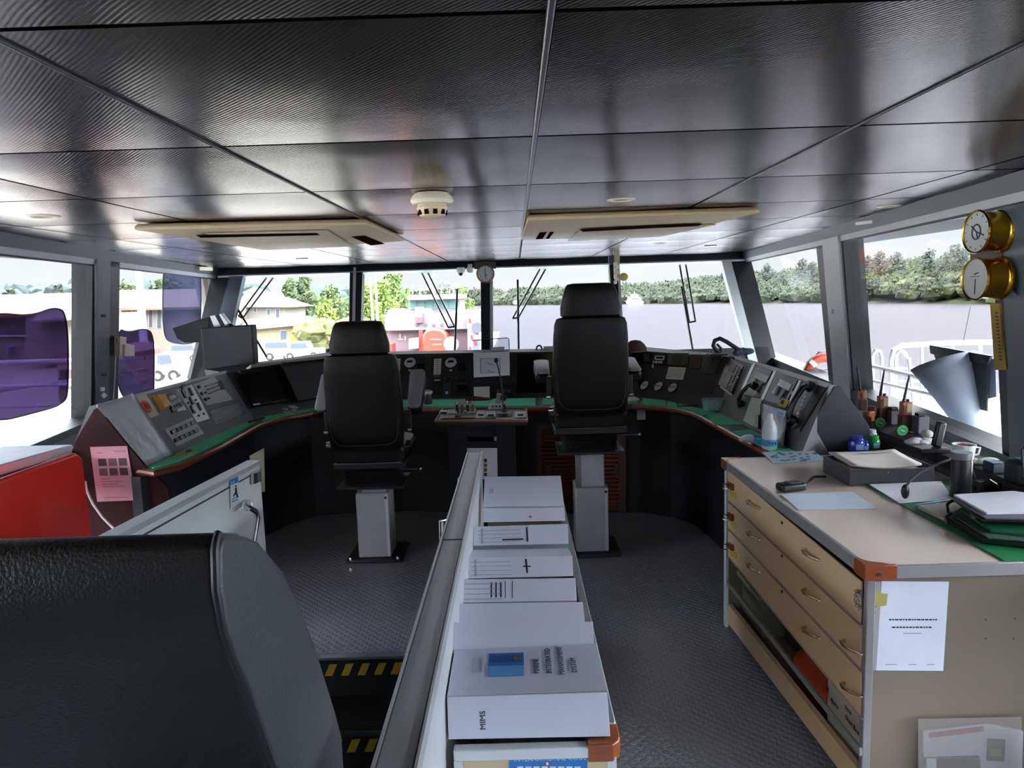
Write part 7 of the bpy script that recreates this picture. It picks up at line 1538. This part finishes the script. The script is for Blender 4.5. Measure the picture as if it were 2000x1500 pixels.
for i, (u, v) in enumerate(((198, 760), (201, 772))): plate('adhesive_hook', M_white, None, WLEFT, [(u-4,v-4),(u+4,v-4),(u+4,v+4),(u-4,v+4)] if i == 0 else [(u,v-6),(u+6,v),(u,v+6),(u-6,v)], .012, .03, label=('square', 'diamond')[i]+' white adhesive hook low on the port window pillar', cat='hook')
plate('beam_bracket', M_cream, None, WLEFT, [(382,520),(408,521),(408,528),(382,527)], .05, .02, label='small cream bracket under the port beam by the corner', cat='bracket')

# ================================================================== right wing worktop
tb_ = PZ(1392, 801, ZC+.004); t = T('plastic_tub', 'clear plastic tub with turquoise contents at the worktop bend', 'tub', tb_); rr = .062
MB().loft([sq_ring(tb_+Vector((0, 0, z)), (1, 0, 0), (0, 1, 0), w, w*.8, 24, 4) for z, w in ((0, .105), (.004, .115), (.07, .135), (.076, .14))]).build('tub', mat('tub_clear', '#b9d6dc', .2, alpha=.75), t); MB().loft([sq_ring(tb_+Vector((0, 0, z)), (1, 0, 0), (0, 1, 0), w, w*.8, 24, 4) for z, w in ((.008, .10), (.05, .115), (.074, .10))]).build('contents', mat('turquoise', '#2aa39a', .5, var=.4, nscale=60), t)
bp2 = PZ(1503, 876, ZC+.004); t = T('sanitiser_bottle', 'white bottle with blue label standing on the right wing worktop', 'bottle', bp2)
MB().lathe([(0, 0), (.032, 0), (.036, .006), (.036, .085), (.033, .11), (.024, .135), (.014, .148), (.013, .155), (0, .155)], bp2, n=28).build('bottle_body', mat('bottle_white', '#d3d4da', .3), t)
MB().lathe([(.0365, .018), (.037, .02), (.037, .048), (.0365, .05)], bp2, n=28).build('label_band', mat('band_blue', '#4a9ac8', .4), t); MB().cyl(bp2+Vector((0, 0, .155)), bp2+Vector((0, 0, .175)), .014, .012, 18).build('cap', mat('cap_white', '#d9dae0', .3), t)
for q in range(3): MB().box(bp2+Vector((-.014+.014*q, -.0372, .034)), (.009, .0006, .012)).build('label_mark', mat('band_dark', '#1d4f86', .4), t)
t = T('wipes_packet', 'blue and white packet of wipes leaning left of the white bottle', 'packet', PZ(1470, 866, ZC)); p = PZ(1472, 866, ZC+.004)
MB().loft([sq_ring(p+Vector((-.07+.14*s_, .01*s_, .022+.004*math.sin(s_*6))), (0, 1, 0), (0, 0, 1), .055+.02*math.sin(s_*3.1), .012+.032*math.sin(math.pi*min(max(s_, .03), .97)), 16, 3) for s_ in (0, .08, .25, .5, .75, .92, 1)]).build('packet', mat('packet_white', '#b9cfdc', .3), t)
MB().loft([sq_ring(p+Vector((-.07+.14*s_, .01*s_, .024+.004*math.sin(s_*6))), (0, 1, 0), (0, 0, 1), .056+.02*math.sin(s_*3.1), .014+.032*math.sin(math.pi*s_), 16, 3) for s_ in (.45, .6, .75)]).build('blue_print', mat('packet_blue', '#3a98cc', .35), t)
t = T('hanging_bag', 'clear bag with blue print hanging over the right wing panel behind the bottle', 'bag', RW.at(1515, 830, .04))
mb = MB(); G = 8; qd = [(1487,788),(1538,803),(1530,872),(1488,862)]
def hb_(i, j): s_, t_ = i/G, j/G; u = (qd[0][0]*(1-s_)+qd[1][0]*s_)*(1-t_)+(qd[3][0]*(1-s_)+qd[2][0]*s_)*t_; v = (qd[0][1]*(1-s_)+qd[1][1]*s_)*(1-t_)+(qd[3][1]*(1-s_)+qd[2][1]*s_)*t_; return RW.at(u, v, .045+.012*mnoise.noise(Vector((s_*4, t_*4, 2))))
for j in range(G):
    for i in range(G): mb.quad(hb_(i, j), hb_(i+1, j), hb_(i+1, j+1), hb_(i, j+1))
o = mb.build('film', mat('bag_film', '#b4bac4', .2, alpha=.8, bump=.4, bscale=30), t, weld=True, smooth=180); md = o.modifiers.new('s', 'SOLIDIFY'); md.thickness = .001
plate('blue_label', mat('bag_blue', '#86b4dc', .4), t, RW, [(1510,796),(1536,803),(1533,815),(1508,807)], .001, .062); plate('blue_letters', mat('bag_dark', '#1f5f9a', .4), t, RW, [(1521,804),(1530,807),(1528,812),(1519,809)], .001, .0635)
t = T('coffee_sachet', 'white sachets on the front worktop right of the tall chair', 'sachet', PZ(1232, 783, ZC)); MB().prism([PZ(u, v, ZC+.004) for u, v in ((1222,779),(1240,777),(1250,783),(1222,787))], (0, 0, .012)).build('sachet', M_paper, t, bevel=.002)
# black tablet on the mat by the tub
t = T('tablet_frame', 'thin black frame lying on the mat left of the plastic tub', 'tablet', PZ(1345, 792, ZC)); a4 = [PZ(u, v, ZC+.0045) for u, v in ((1322,786),(1366,783),(1370,792),(1324,795))]
for i in range(4): MB().tube([a4[i]+Vector((0, 0, .004)), a4[(i+1) % 4]+Vector((0, 0, .004))], .004, 6).build('frame_side', M_black, t)
